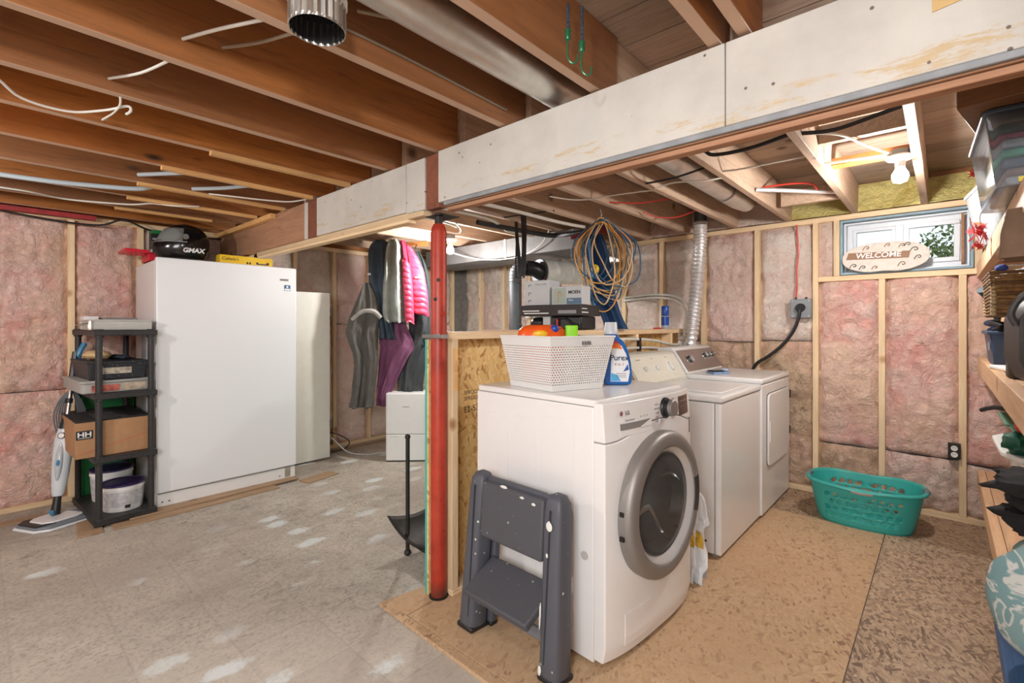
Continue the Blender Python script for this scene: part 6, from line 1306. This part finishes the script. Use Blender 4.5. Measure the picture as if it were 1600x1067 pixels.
# bungee cords with green hooks
M_hook = plain('green_hook', (40, 104, 72), 0.3, 0.2)
def bungee(x, y, zt, zb_, lab, flip):
    t = thing('bungee_cord', lab, 'bungee cord', (x, y, zb_)); M = T_((x, y, 0)) @ RZ(math.radians(42))
    MB(M).tube([(0, 0, 2.23), (0.002, 0, zt - 0.02), (0, 0, zt)], 0.0052, 8).build('cord', plain('bungee_grey', (70, 82, 96), 0.7, var=0.9, scale=220), t, smooth=True)
    MB(M).lathe([(0.0065, zt - 0.03), (0.0095, zt - 0.025), (0.0085, zt - 0.012), (0.0095, zt), (0.006, zt + 0.004)], 12).build('coil_clip', M_hook, t, smooth=True)
    s = -1 if flip else 1; zz = zt - 0.03
    MB(M).tube([(0, 0, zz), (0, 0, zz - 0.045), (s * 0.006, 0, zz - 0.062), (s * 0.018, 0, zz - 0.068), (s * 0.028, 0, zz - 0.058), (s * 0.029, 0, zz - 0.042)], 0.0028, 8).build('hook', M_hook, t, smooth=True)
bungee(-0.82, 1.155, 2.155, 2.06, 'green-hooked bungee cord dangling by the white beam, left and shorter', False)
bungee(-0.795, 1.19, 2.125, 2.03, 'green-hooked bungee cord dangling by the white beam, right and longer', False)

# header box near the ceiling on the right
o = MB().prism([(0.026, 1.86), (0.076, 2.15), (0.68, 2.15), (0.68, 1.76)], 1.902, 2.096).build('plywood_box', wood('brown_ply', (134, 92, 54), (104, 68, 40), (70, 44, 28)), bevel=0.002, seg=1); tag(o, 'brown plywood box fixed under the ceiling above the clear totes', 'box')
o = MB().box(0.0235, 0.0262, 1.862, 1.878, 1.92, 2.0).build('cup_hook', M_whitepl); tag(o, 'tiny white hook at the corner of the plywood box', 'hook')

# ---------------------------------------------------------------- cables over the joists
cn = [0]
def cable(pts, r, mat, lab, nm='ceiling_cable', cat='cable', sm_=6):
    o = MB().tube(pts, r, 8, smooth=sm_).build(nm, mat, smooth=True); tag(o, lab, cat); return o
cable([(-2.24, -0.15, 2.13), (-2.32, 0.02, 2.115), (-2.40, 0.10, 2.085), (-2.40, 0.22, 2.078), (-2.30, 0.31, 2.082), (-2.205, 0.36, 2.085), (-2.20, 0.37, 2.07), (-2.22, 0.36, 2.06)], 0.0045, M_cablew, 'white cable drooping under the joists in the top left corner')
cable([(-2.16, 0.33, 2.12), (-2.20, 0.34, 2.085), (-2.30, 0.335, 2.08), (-2.42, 0.32, 2.085), (-2.48, 0.34, 2.11)], 0.0035, M_cablew, 'short white cable stub poking under the second long joist')
cable([(-2.14, 0.30, 2.14), (-1.95, 0.355, 2.115), (-1.76, 0.395, 2.105)], 0.0045, M_cablew, 'pale cable crossing between joists left of the steel elbow')
cable([(-1.74, 0.42, 2.17), (-1.55, 0.46, 2.14), (-1.345, 0.52, 2.112)], 0.005, M_cablew, 'pale cable crossing to the joist left of the elbow, upper')
cable([(-1.74, 0.53, 2.19), (-1.55, 0.57, 2.15), (-1.34, 0.61, 2.12)], 0.005, plain('dusty_cable', (150, 132, 112), 0.7), 'dusty cable crossing just below the steel elbow')
cable([(-1.29, 0.75, 2.22), (-1.20, 0.85, 2.20), (-1.13, 0.95, 2.19), (-1.05, 1.0, 2.19)], 0.0055, plain('dusty_cable', (150, 132, 112), 0.7), 'dusty braided cable behind the round duct', sm_=4)
cable([(-1.309, 0.62, 2.16), (-1.309, 0.9, 2.165), (-1.309, 1.2, 2.16), (-1.309, 1.42, 2.155)], 0.0045, plain('grey_cable', (132, 118, 102), 0.6), 'grey cable stapled along the bright joist right of the elbow')
o = cable([(-3.72, -0.3, 2.088), (-3.70, 0.0, 2.084), (-3.64, 0.25, 2.078), (-3.60, 0.42, 2.083), (-3.52, 0.62, 2.09), (-3.50, 0.7, 2.12)], 0.013, M_conduit, 'thick grey conduit running under the left joists', 'grey_conduit', 'conduit')
cable([(-3.36, 0.60, 2.135), (-3.20, 0.68, 2.125), (-3.0, 0.78, 2.115), (-2.94, 0.80, 2.12)], 0.011, M_conduit, 'short grey conduit piece between left joists, upper', 'grey_conduit', 'conduit')
cable([(-3.36, 0.86, 2.11), (-3.2, 0.98, 2.11), (-3.02, 1.10, 2.12)], 0.011, M_conduit, 'short grey conduit piece between left joists, lower', 'grey_conduit', 'conduit')
cable([(-4.06, -0.2, 2.10), (-4.04, 0.05, 2.085), (-4.05, 0.2, 2.085), (-4.14, 0.36, 2.09), (-4.08, 0.52, 2.088), (-4.0, 0.68, 2.09), (-3.86, 0.76, 2.088), (-3.78, 0.86, 2.078), (-3.76, 1.0, 2.095)], 0.0055, M_cablew, 'white cable wandering under the far left joists')
cable([(-3.37, 0.95, 2.10), (-3.28, 1.05, 2.088), (-3.22, 1.20, 2.086), (-3.15, 1.34, 2.088), (-3.05, 1.41, 2.10)], 0.0045, M_cablew, 'thin white cable reaching the bare end of the beam')
cable([(-4.745, -0.4, 2.09), (-4.72, 0.0, 2.07), (-4.70, 0.35, 2.035), (-4.68, 0.60, 2.035), (-4.64, 0.74, 2.09), (-4.66, 0.90, 2.04), (-4.70, 1.15, 2.03), (-4.72, 1.5, 2.05)], 0.007, M_cableb, 'black cable sagging along the top of the pink wall')
o = MB().box(-4.70, -4.66, -0.1, 0.58, 2.064, 2.095).build('red_strip', plain('faded_red', (170, 44, 48), 0.6, var=0.3)); tag(o, 'faded red metal strip above the pink wall top plate', 'strip')
# right side
cable([(-1.255, 2.04, 2.15), (-1.1, 2.2, 2.11), (-0.9, 2.36, 2.15), (-0.84, 2.41, 2.125), (-0.68, 2.42, 2.12), (-0.51, 2.43, 2.145)], 0.009, M_cableb, 'black flat cable crossing under the joists by the round duct')
cable([(-0.47, 2.44, 2.14), (-0.35, 2.46, 2.13), (-0.2, 2.43, 2.14), (-0.12, 2.42, 2.15)], 0.009, M_cableb, 'black flat cable crossing left of the bulb holder')
cable([(-0.895, 2.70, 2.125), (-0.80, 2.73, 2.125), (-0.65, 2.78, 2.14), (-0.505, 2.82, 2.15)], 0.005, M_cablew, 'white cable crossing between joists right of the steel duct')
cable([(-0.46, 2.62, 2.19), (-0.36, 2.70, 2.18), (-0.28, 2.9, 2.165), (-0.22, 3.05, 2.16), (-0.19, 3.09, 2.160)], 0.006, M_cablew, 'upper white cable feeding the porcelain bulb holder')
cable([(-0.465, 2.98, 2.14), (-0.35, 3.02, 2.145), (-0.25, 3.06, 2.15), (-0.21, 3.09, 2.155)], 0.0075, M_cablew, 'lower thick white cable feeding the porcelain bulb holder')
cable([(-0.89, 3.30, 2.15), (-0.75, 3.45, 2.15), (-0.62, 3.60, 2.15), (-0.5, 3.72, 2.15)], 0.013, M_foil, 'foil-wrapped cable running above the blocking board', sm_=3)
cable([(-0.92, 3.46, 2.20), (-0.72, 3.50, 2.20), (-0.62, 3.52, 2.18), (-0.6, 3.56, 2.15)], 0.006, M_cabler, 'short red cable above the foil-wrapped cable')
cable([(-1.88, 2.45, 2.115), (-1.76, 2.62, 2.105), (-1.5, 2.72, 2.118), (-1.335, 2.78, 2.12), (-1.3, 2.9, 2.12)], 0.0045, M_cablew, 'white cable left of the round duct over the hoses')
cable([(-1.70, 2.88, 2.13), (-1.55, 3.0, 2.12), (-1.42, 3.06, 2.13), (-1.33, 3.12, 2.14)], 0.0045, M_cabler, 'red cable drooping between joists above the hoses')
cable([(-1.66, 3.3, 2.13), (-1.60, 3.4, 2.10), (-1.48, 3.5, 2.10), (-1.33, 3.52, 2.14)], 0.0045, M_cabler, 'thin red cable nearer the back wall above the hoses')
cable([(-1.29, 2.72, 2.11), (-1.15, 2.66, 2.105), (-1.0, 2.72, 2.10), (-0.91, 2.80, 2.12)], 0.005, M_cablew, 'white cable looping under the round duct')
cable([(-1.29, 2.60, 2.115), (-1.12, 2.56, 2.10), (-0.99, 2.58, 2.12), (-0.93, 2.66, 2.16)], 0.006, M_cableb, 'black cable looping under the round duct')
cable([(-2.28, 1.60, 2.085), (-2.24, 2.1, 2.082), (-2.2, 2.55, 2.078), (-2.2, 3.0, 2.082), (-2.18, 3.3, 2.09)], 0.013, M_pex, 'long white pipe strapped under the joists right of the post', 'white_pipe', 'pipe')
cable([(-2.52, 1.60, 2.085), (-2.52, 2.1, 2.082), (-2.51, 2.5, 2.08), (-2.60, 2.75, 2.075), (-2.72, 3.0, 2.075), (-2.70, 3.28, 2.08)], 0.012, M_pex, 'second white pipe bending toward the sheet-metal duct', 'white_pipe', 'pipe')
cable([(-2.86, 1.62, 2.09), (-2.86, 2.1, 2.088), (-2.87, 2.4, 2.085), (-2.95, 2.6, 2.09)], 0.010, M_pex, 'third white pipe left of the others behind the post', 'white_pipe', 'pipe')
cable([(-2.60, 2.50, 2.062), (-2.56, 2.9, 2.058), (-2.50, 3.28, 2.058), (-2.3, 3.29, 2.05), (-2.1, 3.30, 2.05)], 0.020, M_cableb, 'black drain pipe in front of the sheet-metal duct', 'black_pipe', 'pipe')
cable([(-3.1, 2.55, 2.08), (-3.0, 2.65, 2.05), (-2.92, 2.62, 2.07), (-2.86, 2.5, 2.10)], 0.005, M_cablew, 'short white cable curling beside the far bulb')
cable([(-3.75, 3.0, 2.09), (-3.6, 3.15, 2.0), (-3.40, 3.25, 1.94), (-3.1, 3.27, 1.905), (-2.8, 3.27, 1.92), (-2.6, 3.26, 1.99), (-2.5, 3.25, 2.10)], 0.005, M_cablew, 'white cable sagging in front of the sheet-metal duct')
# ---------------------------------------------------------------- right-hand shelves and what stands on them
def shelf_thing(nm, lab, z, y0, y1, fz, x0=0.155):
    t = thing(nm, lab, 'shelf', (0.45, (y0 + y1) / 2, z - fz))
    MB().box(x0, x0 + 0.036, y0, y1, z - fz, z).build('front_board', M_shelfwood, t, bevel=0.002, seg=1)
    MB().box(x0 + 0.038, 0.78, y0, y1, z - 0.016, z - 0.001).build('shelf_board', M_shelfwood, t, bevel=0.001, seg=1)
    return t
sh = shelf_thing('upper_shelf', 'upper wooden wall shelf at window height holding the clear totes', 1.68, 0.9, 4.27, 0.09)
sm_ = shelf_thing('middle_shelf', 'middle wooden wall shelf holding the blue bin and black case', 1.09, 0.9, 4.20, 0.092)
sl_ = shelf_thing('low_shelf', 'lowest wooden shelf near the floor under the black clothes', 0.372, 2.62, 4.24, 0.09)
th = shelf_thing('narrow_shelf', 'narrow shelf board under the wicker basket', 1.325, 2.3, 3.4, 0.02, 0.20)

def tote(M, hx, hy, z0, z1, k, nm, lab, cat, lidmat, bodymat, par=None):
    t = thing(nm, lab, cat, M @ Vector((0, 0, z0)))
    o = MB(M); rb = []
    n = 6
    def ring(s, z, r=0.03):
        P = []
        for cx, cy, a0 in ((hx * s - r, hy * s - r, 0), (-hx * s + r, hy * s - r, PI / 2), (-hx * s + r, -hy * s + r, PI), (hx * s - r, -hy * s + r, 1.5 * PI)):
            for i in range(n + 1): a = a0 + PI / 2 * i / n; P.append((cx + r * math.cos(a), cy + r * math.sin(a), z))
        return P
    L0, L1 = ring(k, z0), ring(1, z1); m = len(L0)
    o.add(L0 + L1, [tuple(range(m))[::-1]] + [(i, (i + 1) % m, m + (i + 1) % m, m + i) for i in range(m)]).build('body', bodymat, t, smooth=True, solid=0.0025)
    MB(M).prism([(x * 1.03, y * 1.03) for x, y, z in ring(1, 0)], z1 + 0.002, z1 + 0.016).build('lid', lidmat, t, bevel=0.004)
    return t
M_smoke = NT('smoky_clear').set(srgb(214, 220, 226), 0.1, 0, Transmission_Weight=0.9, IOR=1.1)
TA = T_((0.345, 2.16, 0)) @ RZ(math.radians(2))
t = tote(TA, 0.265, 0.235, 1.6815, 1.885, 0.91, 'clear_tote', 'clear plastic tote full of coloured fabrics on the upper shelf, nearest', 'storage tote', plain('navy_lid', (60, 72, 88), 0.35), M_smoke)
for i, (z, h, c, sk, lab) in enumerate(((1.69, 0.022, (226, 226, 226), 0.0, 'white cloth at the bottom of the near clear tote'), (1.7135, 0.02, (196, 160, 140), 0.02, 'tan folded cloth low in the near clear tote'), (1.735, 0.028, (128, 142, 160), -0.02, 'slate folded cloth in the near clear tote'), (1.765, 0.022, (130, 226, 186), 0.0, 'mint green folded cloth in the near clear tote'), (1.789, 0.024, (232, 234, 238), 0.02, 'pale grey folded cloth in the near clear tote'), (1.815, 0.014, (206, 72, 100), 0.0, 'crimson folded cloth in the near clear tote'), (1.831, 0.026, (40, 84, 74), 0.01, 'dark green folded cloth on top in the near clear tote'))):
    s_ = 0.84 + 0.012 * i
    o = MB(TA @ T_((0, 0, z)) @ RZ(sk)).box(-0.265 * s_, 0.265 * s_, -0.235 * s_, 0.235 * s_, 0, h - 0.001).build('folded_cloth', plain('cloth_%d' % i, c, 0.85, var=0.3, scale=12), bevel=min(0.008, h * 0.35)); tag(o, lab, 'cloth', 'folded cloths in the near tote')
MB(TA).box(-0.20, 0.10, -0.2265, -0.2255, 1.688, 1.702).build('yellow_label', plain('label_yellow', (226, 200, 50), 0.5), t)
M_milk = NT('milky_clear').set(srgb(186, 188, 190), 0.3, 0, Transmission_Weight=0.65, IOR=1.15)
TB = T_((0.40, 3.25, 0)) @ RZ(math.radians(8))
t = tote(TB, 0.285, 0.26, 1.6815, 1.94, 0.86, 'clear_tote', 'clear plastic tote with pale papers on the upper shelf beside the window, farther', 'storage tote', plain('milky_lid', (206, 206, 206), 0.4), M_milk)
for i, (y, c, lab) in enumerate(((-0.18, (236, 216, 190), 'peach paper sheet standing in the far clear tote, front'), (-0.12, (120, 186, 130), 'green card standing in the far clear tote'), (-0.06, (226, 230, 234), 'white card standing in the far clear tote'), (0.02, (216, 180, 160), 'salmon card standing in the far clear tote'))):
    o = MB(TB @ T_((0, y, 1.6855)) @ Matrix.Rotation(0.03, 4, 'X')).box(-0.19, 0.2, -0.004, 0.004, 0, 0.20 - 0.01 * i).build('paper_card', plain('card_%d' % i, c, 0.7)); tag(o, lab, 'card')
# artificial maple leaves on the window side of the tote
M_mr = plain('maple_red', (206, 50, 56), 0.6, var=0.2); M_mo = plain('maple_orange', (226, 110, 60), 0.6, var=0.2)
t = thing('maple_garland', 'bunch of artificial red maple leaves hanging beside the window', 'garland', (0.125, 3.2, 1.60))
def leaf(c, r, M, mat, par, nm='leaf'):
    P = []
    for i in range(20):
        a = 2 * PI * i / 20; q = r * (1.0 if i % 4 == 0 else (0.72 if i % 2 == 0 else 0.42)); P.append((q * math.cos(a), q * math.sin(a)))
    MB(T_(c) @ M).prism(P, -0.0008, 0.0008).build(nm, mat, par)
for k in range(16):
    c = (0.118 + rnd.uniform(-0.03, 0.02), 3.02 + rnd.uniform(-0.05, 0.05), 1.70 + rnd.uniform(-0.06, 0.06))
    leaf(c, rnd.uniform(0.022, 0.036), Matrix.Rotation(rnd.uniform(0, 3), 4, 'X') @ Matrix.Rotation(rnd.uniform(0, 3), 4, 'Y'), M_mr if rnd.random() < 0.6 else M_mo, t)
MB().tube([(0.12, 3.02, 1.66), (0.13, 3.0, 1.70), (0.12, 3.03, 1.78), (0.15, 3.05, 1.86)], 0.002, 6).build('stem', plain('stem_brown', (96, 70, 50), 0.7), t)
leaf((0.10, 2.92, 1.955), 0.03, Matrix.Rotation(1.2, 4, 'X'), M_mr, t)
# camo hat hanging from the upper shelf
M_camo = NT('camo_fabric'); vo = M_camo.noise(14, 3, 0.5, None, 1.5)
M_camo = M_camo.set(M_camo.ramp(vo, [(0.35, srgb(70, 62, 46)), (0.45, srgb(120, 112, 84)), (0.55, srgb(96, 84, 62)), (0.65, srgb(176, 166, 136))], 'CONSTANT'), 0.9)
t = thing('camouflage_hat', 'brown hat with camouflage crown hanging from the upper shelf', 'hat', (0.19, 1.92, 1.48))
HT = T_((0.185, 1.93, 0)) @ RZ(math.radians(42))
M_hatb = fabric('hat_brown', (122, 98, 78))
drape(MB(), [(1.606, -0.07, 0.07, 0.05), (1.585, -0.075, 0.10, 0.06), (1.54, -0.09, 0.12, 0.065), (1.50, -0.095, 0.13, 0.068), (1.472, -0.098, 0.13, 0.066)], HT, 0.06, 4, seed=2).build('brim', M_hatb, t, smooth=True)
MB(HT).blob((0.062, -0.062, 1.563), (0.062, 0.04, 0.048), amp=0.1).build('crown', M_camo, t, smooth=True)
MB(HT).tube([(-0.055, -0.058, 1.60), (-0.01, -0.085, 1.575), (0.025, -0.09, 1.52), (0.07, -0.09, 1.49)], 0.004, 6).build('seam_binding', M_hatb, t, smooth=True)
# wicker basket
t = thing('wicker_basket', 'woven brown wicker basket with white cloth inside, on the right wall shelf', 'basket', (0.34, 2.85, 1.3255))
M_wick = plain('wicker', (146, 108, 62), 0.75, var=0.5, scale=60, bump=0.4); M_wick2 = plain('wicker_pale', (196, 172, 130), 0.75, var=0.4, scale=60)
WX0, WX1, WY0, WY1 = 0.145, 0.50, 2.62, 3.05
for k in range(13):
    z = 1.330 + 0.0135 * k; g = 0.012 * k / 13
    wob = lambda i: 0.003 * math.sin(i * 2.1 + k * PI)
    P = []
    for i in range(16): P.append((WX0 - g + wob(i), WY0 - g + (WY1 - WY0 + 2 * g) * i / 16, z))
    for i in range(14): P.append((WX0 - g + (WX1 - WX0 + 2 * g) * i / 14, WY1 + g + wob(i), z))
    for i in range(16): P.append((WX1 + g + wob(i), WY1 + g - (WY1 - WY0 + 2 * g) * i / 16, z))
    for i in range(14): P.append((WX1 + g - (WX1 - WX0 + 2 * g) * i / 14, WY0 - g + wob(i), z))
    MB().tube(P, 0.0068, 6, smooth=1, closed=True).build('woven_strand', M_wick if k % 3 else plain('wicker_dark', (110, 78, 44), 0.75, var=0.4, scale=60), t, smooth=True)
for (x, y) in ((WX0, WY0), (WX0, WY1), (WX1, WY0)):
    for k in range(12): MB().blob((x - 0.004, y - 0.004, 1.334 + 0.0145 * k), (0.010, 0.010, 0.008), 8, 6).build('corner_wrap', M_wick2, t, smooth=True)
MB().box(WX0 + 0.01, WX1 - 0.01, WY0 + 0.01, WY1 - 0.01, 1.3262, 1.333).build('bottom', M_wick, t)
o = MB().blob((0.31, 2.83, 1.49), (0.14, 0.17, 0.035), 20, 10, 0.4).build('white_cloth', fabric('white_linen', (226, 222, 216)), smooth=True); tag(o, 'crumpled white cloth lying in the wicker basket', 'cloth')
o = MB().blob((0.17, 2.73, 1.517), (0.02, 0.03, 0.016)).build('blue_cloth', fabric('blue_cotton', (60, 84, 160)), smooth=True); tag(o, 'small blue cloth tucked at the wicker basket corner', 'cloth')
# black tool case on the middle shelf
M_case = plain('case_black', (52, 50, 50), 0.5, var=0.15, bump=0.15, scale=50)
t = thing('tool_case', 'large ribbed black plastic tool case standing upright on the middle shelf', 'case', (0.36, 2.25, 1.0905))
CT = T_((0.345, 2.27, 1.0905)) @ RZ(math.radians(8))
mb = MB(CT); P = [(-0.16, 0.03), (-0.12, 0.0), (0.25, 0.0), (0.25, 0.30), (-0.10, 0.30), (-0.16, 0.27), (-0.185, 0.22), (-0.185, 0.09)]
mb.prism(P, -0.10, 0.10, ax='y').build('shell', M_case, t, bevel=0.02, seg=4)
for k in range(4): MB(CT).box(-0.15 + 0.07 * k, -0.118 + 0.07 * k, -0.108, -0.098, 0.09, 0.26).build('rib', M_case, t, bevel=0.006)
MB(CT).tube([(-0.188, -0.07, 0.20), (-0.20, -0.07, 0.24), (-0.17, -0.075, 0.295), (-0.10, -0.075, 0.31), (0.05, -0.075, 0.308)], 0.010, 8).build('edge_seal', M_case, t, smooth=True)
MB(CT).cyl((-0.12, -0.10, 0.268), (-0.12, -0.115, 0.268), 0.018, n=18).build('pressure_valve', M_iron, t, smooth=True)
# blue bin with tools
t = thing('blue_bin', 'dark blue plastic bin of tools at the far end of the middle shelf', 'bin', (0.31, 3.42, 1.0905))
M_bin = plain('bin_navy', (50, 68, 96), 0.45)
taper(MB(T_((0.325, 3.42, 1.0905))), 0.165, 0.22, 0.9, 0, 0.165).build('body', M_bin, t, bevel=0.01)
MB().box(0.150, 0.50, 3.19, 3.65, 1.245, 1.262).build('rim', M_bin, t, bevel=0.004)
MB().box(0.158, 0.1625, 3.24, 3.29, 1.17, 1.205).build('pale_label', M_greyink, t)
o = MB().tube([(0.20, 3.30, 1.265), (0.185, 3.26, 1.36), (0.150, 3.22, 1.44)], 0.016, 10).build('flashlight', plain('slate_rubber', (58, 72, 78), 0.5), smooth=True); tag(o, 'slate-coloured flashlight sticking up out of the blue bin', 'flashlight')
MB().cyl((0.160, 3.23, 1.425), (0.138, 3.205, 1.462), 0.020, 0.026, 18).build('head', plain('slate_rubber', (58, 72, 78), 0.5), o, smooth=True)
o = MB(T_((0.19, 3.30, 1.2625)) @ Matrix.Rotation(0.35, 4, 'X')).box(0, 0.05, -0.004, 0.004, 0, 0.085).build('yellow_tag', plain('tag_amber', (232, 182, 84), 0.6), bevel=0.002); tag(o, 'amber yellow card poking out of the blue bin', 'card')
for k, (x, y, m, lab) in enumerate(((0.175, 3.22, M_black, 'short black tool grip at the near corner of the blue bin'), (0.215, 3.36, plain('grip_grey', (96, 98, 102), 0.5), 'dark grey tool grip in the middle of the blue bin'), (0.175, 3.52, plain('grip_ink', (30, 40, 70), 0.5), 'ink-blue tool grip at the far corner of the blue bin'))):
    o = MB().tube([(x, y, 1.263), (x + 0.02, y - 0.03, 1.285), (x - 0.01, y + 0.02, 1.30), (x + 0.02, y + 0.04, 1.31)], 0.012, 8).build('tool_grip', m, smooth=True); tag(o, lab, 'tool')
o = MB().blob((0.22, 2.72, 1.104), (0.035, 0.13, 0.012), amp=0.2).build('white_rag', M_whitepl, smooth=True); tag(o, 'flat white rag on the middle shelf before the blue bin', 'rag')
o = MB(T_((0.245, 3.02, 1.0905)) @ RZ(0.2)).box(-0.07, 0.07, -0.12, 0.12, 0, 0.018).build('white_tray', M_whitepl, bevel=0.006); tag(o, 'thin white tray on the middle shelf beside the blue bin', 'tray')
o = MB(T_((0.25, 2.60, 1.0905)) @ RZ(0.1)).box(-0.075, 0.05, -0.03, 0.03, 0, 0.15).build('brown_sack', fabric('brown_sack', (84, 74, 62)), bevel=0.012, seg=3); tag(o, 'brown upright pouch between the blue bin and black case', 'pouch')
# white bin, green bin, clothes under the middle shelf
t = thing('white_bin', 'white plastic bin with ribbed lid on the low shelf behind the black clothes', 'bin', (0.36, 2.95, 0.3725))
taper(MB(T_((0.395, 2.95, 0.3725))), 0.175, 0.27, 0.85, 0, 0.385).build('body', M_whitepl, t, bevel=0.012)
MB(T_((0.375, 2.95, 0.758))).prism([(-0.205, -0.17), (-0.16, -0.285), (0.21, -0.285), (0.21, 0.285), (-0.175, 0.285), (-0.21, 0.20)], 0.0, 0.022).build('lid', M_whitepl, t, bevel=0.006)
for k in range(7): MB(T_((0.375, 2.95, 0.7802))).box(-0.17, 0.18, -0.21 + 0.065 * k, -0.175 + 0.065 * k, 0, 0.006).build('lid_rib', M_whitepl, t, bevel=0.003)
M_tgreen = plain('bin_green', (86, 140, 116), 0.4)
t = thing('green_bin', 'green plastic bin with a red flower pattern bag on top of the white bin', 'bin', (0.36, 3.0, 0.75))
taper(MB(T_((0.395, 3.03, 0.7872))), 0.19, 0.17, 0.84, 0, 0.085).build('body', M_tgreen, t, bevel=0.01)
MB().box(0.188, 0.60, 2.84, 3.22, 0.871, 0.883).build('rim', M_tgreen, t, bevel=0.004)
o = MB().tube([(0.24, 3.14, 0.895), (0.19, 3.22, 0.90), (0.16, 3.27, 0.888), (0.135, 3.30, 0.872)], 0.010, 8).build('black_strap', M_black, smooth=True); tag(o, 'black webbing strap end hanging over the green bin', 'strap')
o = MB().blob((0.225, 2.74, 0.828), (0.055, 0.08, 0.045), 18, 12, 0.4).build('dark_green_pouch', plain('deep_green', (20, 96, 74), 0.5, var=0.4), smooth=True); tag(o, 'shiny dark green pouch on the ribbed white lid', 'pouch')
t = thing('red_flower_ball', 'red and purple patterned ball beside the green bin', 'ball', (0.25, 2.72, 0.83))
MB().blob((0.235, 2.70, 0.902), (0.034, 0.034, 0.034)).build('ball', plain('flower_red', (214, 60, 50), 0.5, var=0.5, scale=30), t, smooth=True)
t = thing('black_clothes', 'heap of black clothes folded over the edge of the low shelf', 'clothes', (0.30, 2.50, 0.47))
KB = T_((0.300, 2.36, 0.03)) @ RZ(math.radians(42))
M_bk = fabric('black_cotton', (34, 33, 34), 0.4)
for i, (cx, cz, rx_, rz_) in enumerate(((0.0, 0.735, 0.20, 0.036), (0.035, 0.675, 0.185, 0.034), (0.02, 0.615, 0.20, 0.040))):
    v = []; f = []; n, m = 44, 16
    for k in range(m + 1):
        t_ = PI * k / m
        for j in range(n):
            a = 2 * PI * j / n; d = Vector((math.sin(t_) * math.cos(a), math.sin(t_) * math.sin(a), -math.cos(t_)))
            q = 1 + 0.30 * noise.noise(d * 2.3 + Vector((i * 5, 0, 0))) + 0.12 * noise.noise(d * 6 + Vector((i * 5, 3, 0)))
            v.append((cx + d.x * rx_ * q, d.y * 0.15 * q, cz + math.copysign(abs(d.z) ** 0.6, d.z) * rz_ * (1 + 0.5 * noise.noise(Vector((d.x * 5, d.y * 5, i * 3)))) + 0.016 * noise.noise(Vector((d.x * 3, d.y * 3, i * 7)))))
    f = [(k * n + j, k * n + (j + 1) % n, (k + 1) * n + (j + 1) % n, (k + 1) * n + j) for k in range(m) for j in range(n)]
    MB(KB).add(v, f).build('garment', M_bk, t, smooth=180)
# laundry bag with sea creatures
def m_sea():
    t = NT('sea_print_fabric'); v = t.map((1, 1, 1)); wv = t.noise(5, 3, 0.5, v, 0, out=1)
    n1 = t.noise(7, 3, 0.5, v, 1.2)
    col = t.ramp(n1, [(0.46, srgb(132, 166, 168)), (0.485, srgb(206, 210, 206)), (0.515, srgb(206, 210, 206)), (0.54, srgb(122, 158, 162))], 'LINEAR')
    return t.set(col, 0.85)
t = thing('laundry_bag', 'bulging pale teal laundry bag printed with white starfish, bottom right', 'laundry bag', (0.36, 2.12, 0.272))
LBM = T_((0.325, 2.125, 0.01)) @ RZ(math.radians(43))
drape(MB(), [(0.645, -0.13, 0.16, 0.09), (0.60, -0.18, 0.2, 0.13), (0.55, -0.215, 0.2, 0.17), (0.46, -0.222, 0.2, 0.18), (0.38, -0.205, 0.2, 0.18), (0.32, -0.17, 0.2, 0.16), (0.28, -0.12, 0.2, 0.13), (0.274, -0.08, 0.16, 0.09)], LBM, 0.06, 5, n=56, seed=7).build('bag', m_sea(), t, smooth=True)
M_star = plain('star_white', (236, 232, 224), 0.8)
def star(x, z, r, rot, nm='starfish_print'):
    P = []
    for i in range(10):
        a = rot + PI * i / 5; q = r if i % 2 == 0 else r * 0.3; P.append((x + q * math.cos(a), z + q * math.sin(a)))
    y = -0.178 * math.sqrt(max(0.05, 1 - (x / 0.23) ** 2)) - 0.012
    MB(LBM).prism(P, y - 0.002, y + 0.003, ax='y').build(nm, M_star, t)
for x, z, r, a in ((-0.115, 0.385, 0.048, 0.2), (-0.06, 0.575, 0.045, 0.9), (-0.02, 0.45, 0.05, 0.4), (-0.15, 0.50, 0.03, 0.1)): star(x, z, r, a)
MB(LBM).tube([(-0.10, -0.168, 0.60), (-0.05, -0.19, 0.55), (-0.035, -0.20, 0.47), (-0.05, -0.19, 0.41), (-0.03, -0.18, 0.36)], 0.009, 8).build('draw_cord', M_star, t, smooth=True)
# blue tote with lid on the floor
t = thing('blue_tote', 'blue plastic tote on the floor beneath the laundry bag, bottom right corner', 'storage tote', (0.37, 2.15, 0.0147))
M_bt = plain('tote_blue', (42, 84, 128), 0.4)
taper(MB(T_((0.37, 2.13, 0.0147))), 0.215, 0.28, 0.9, 0, 0.215).build('body', M_bt, t, bevel=0.015, seg=3)
rbox(MB(), 0.130, 0.60, 1.80, 2.44, 0.2305, 0.270, 0.06).build('lid', M_bt, t, bevel=0.008, seg=3)
rbox(MB(), 0.155, 0.575, 1.83, 2.41, 0.2702, 0.2735, 0.05).build('lid_panel', M_bt, t, bevel=0.001, seg=1)
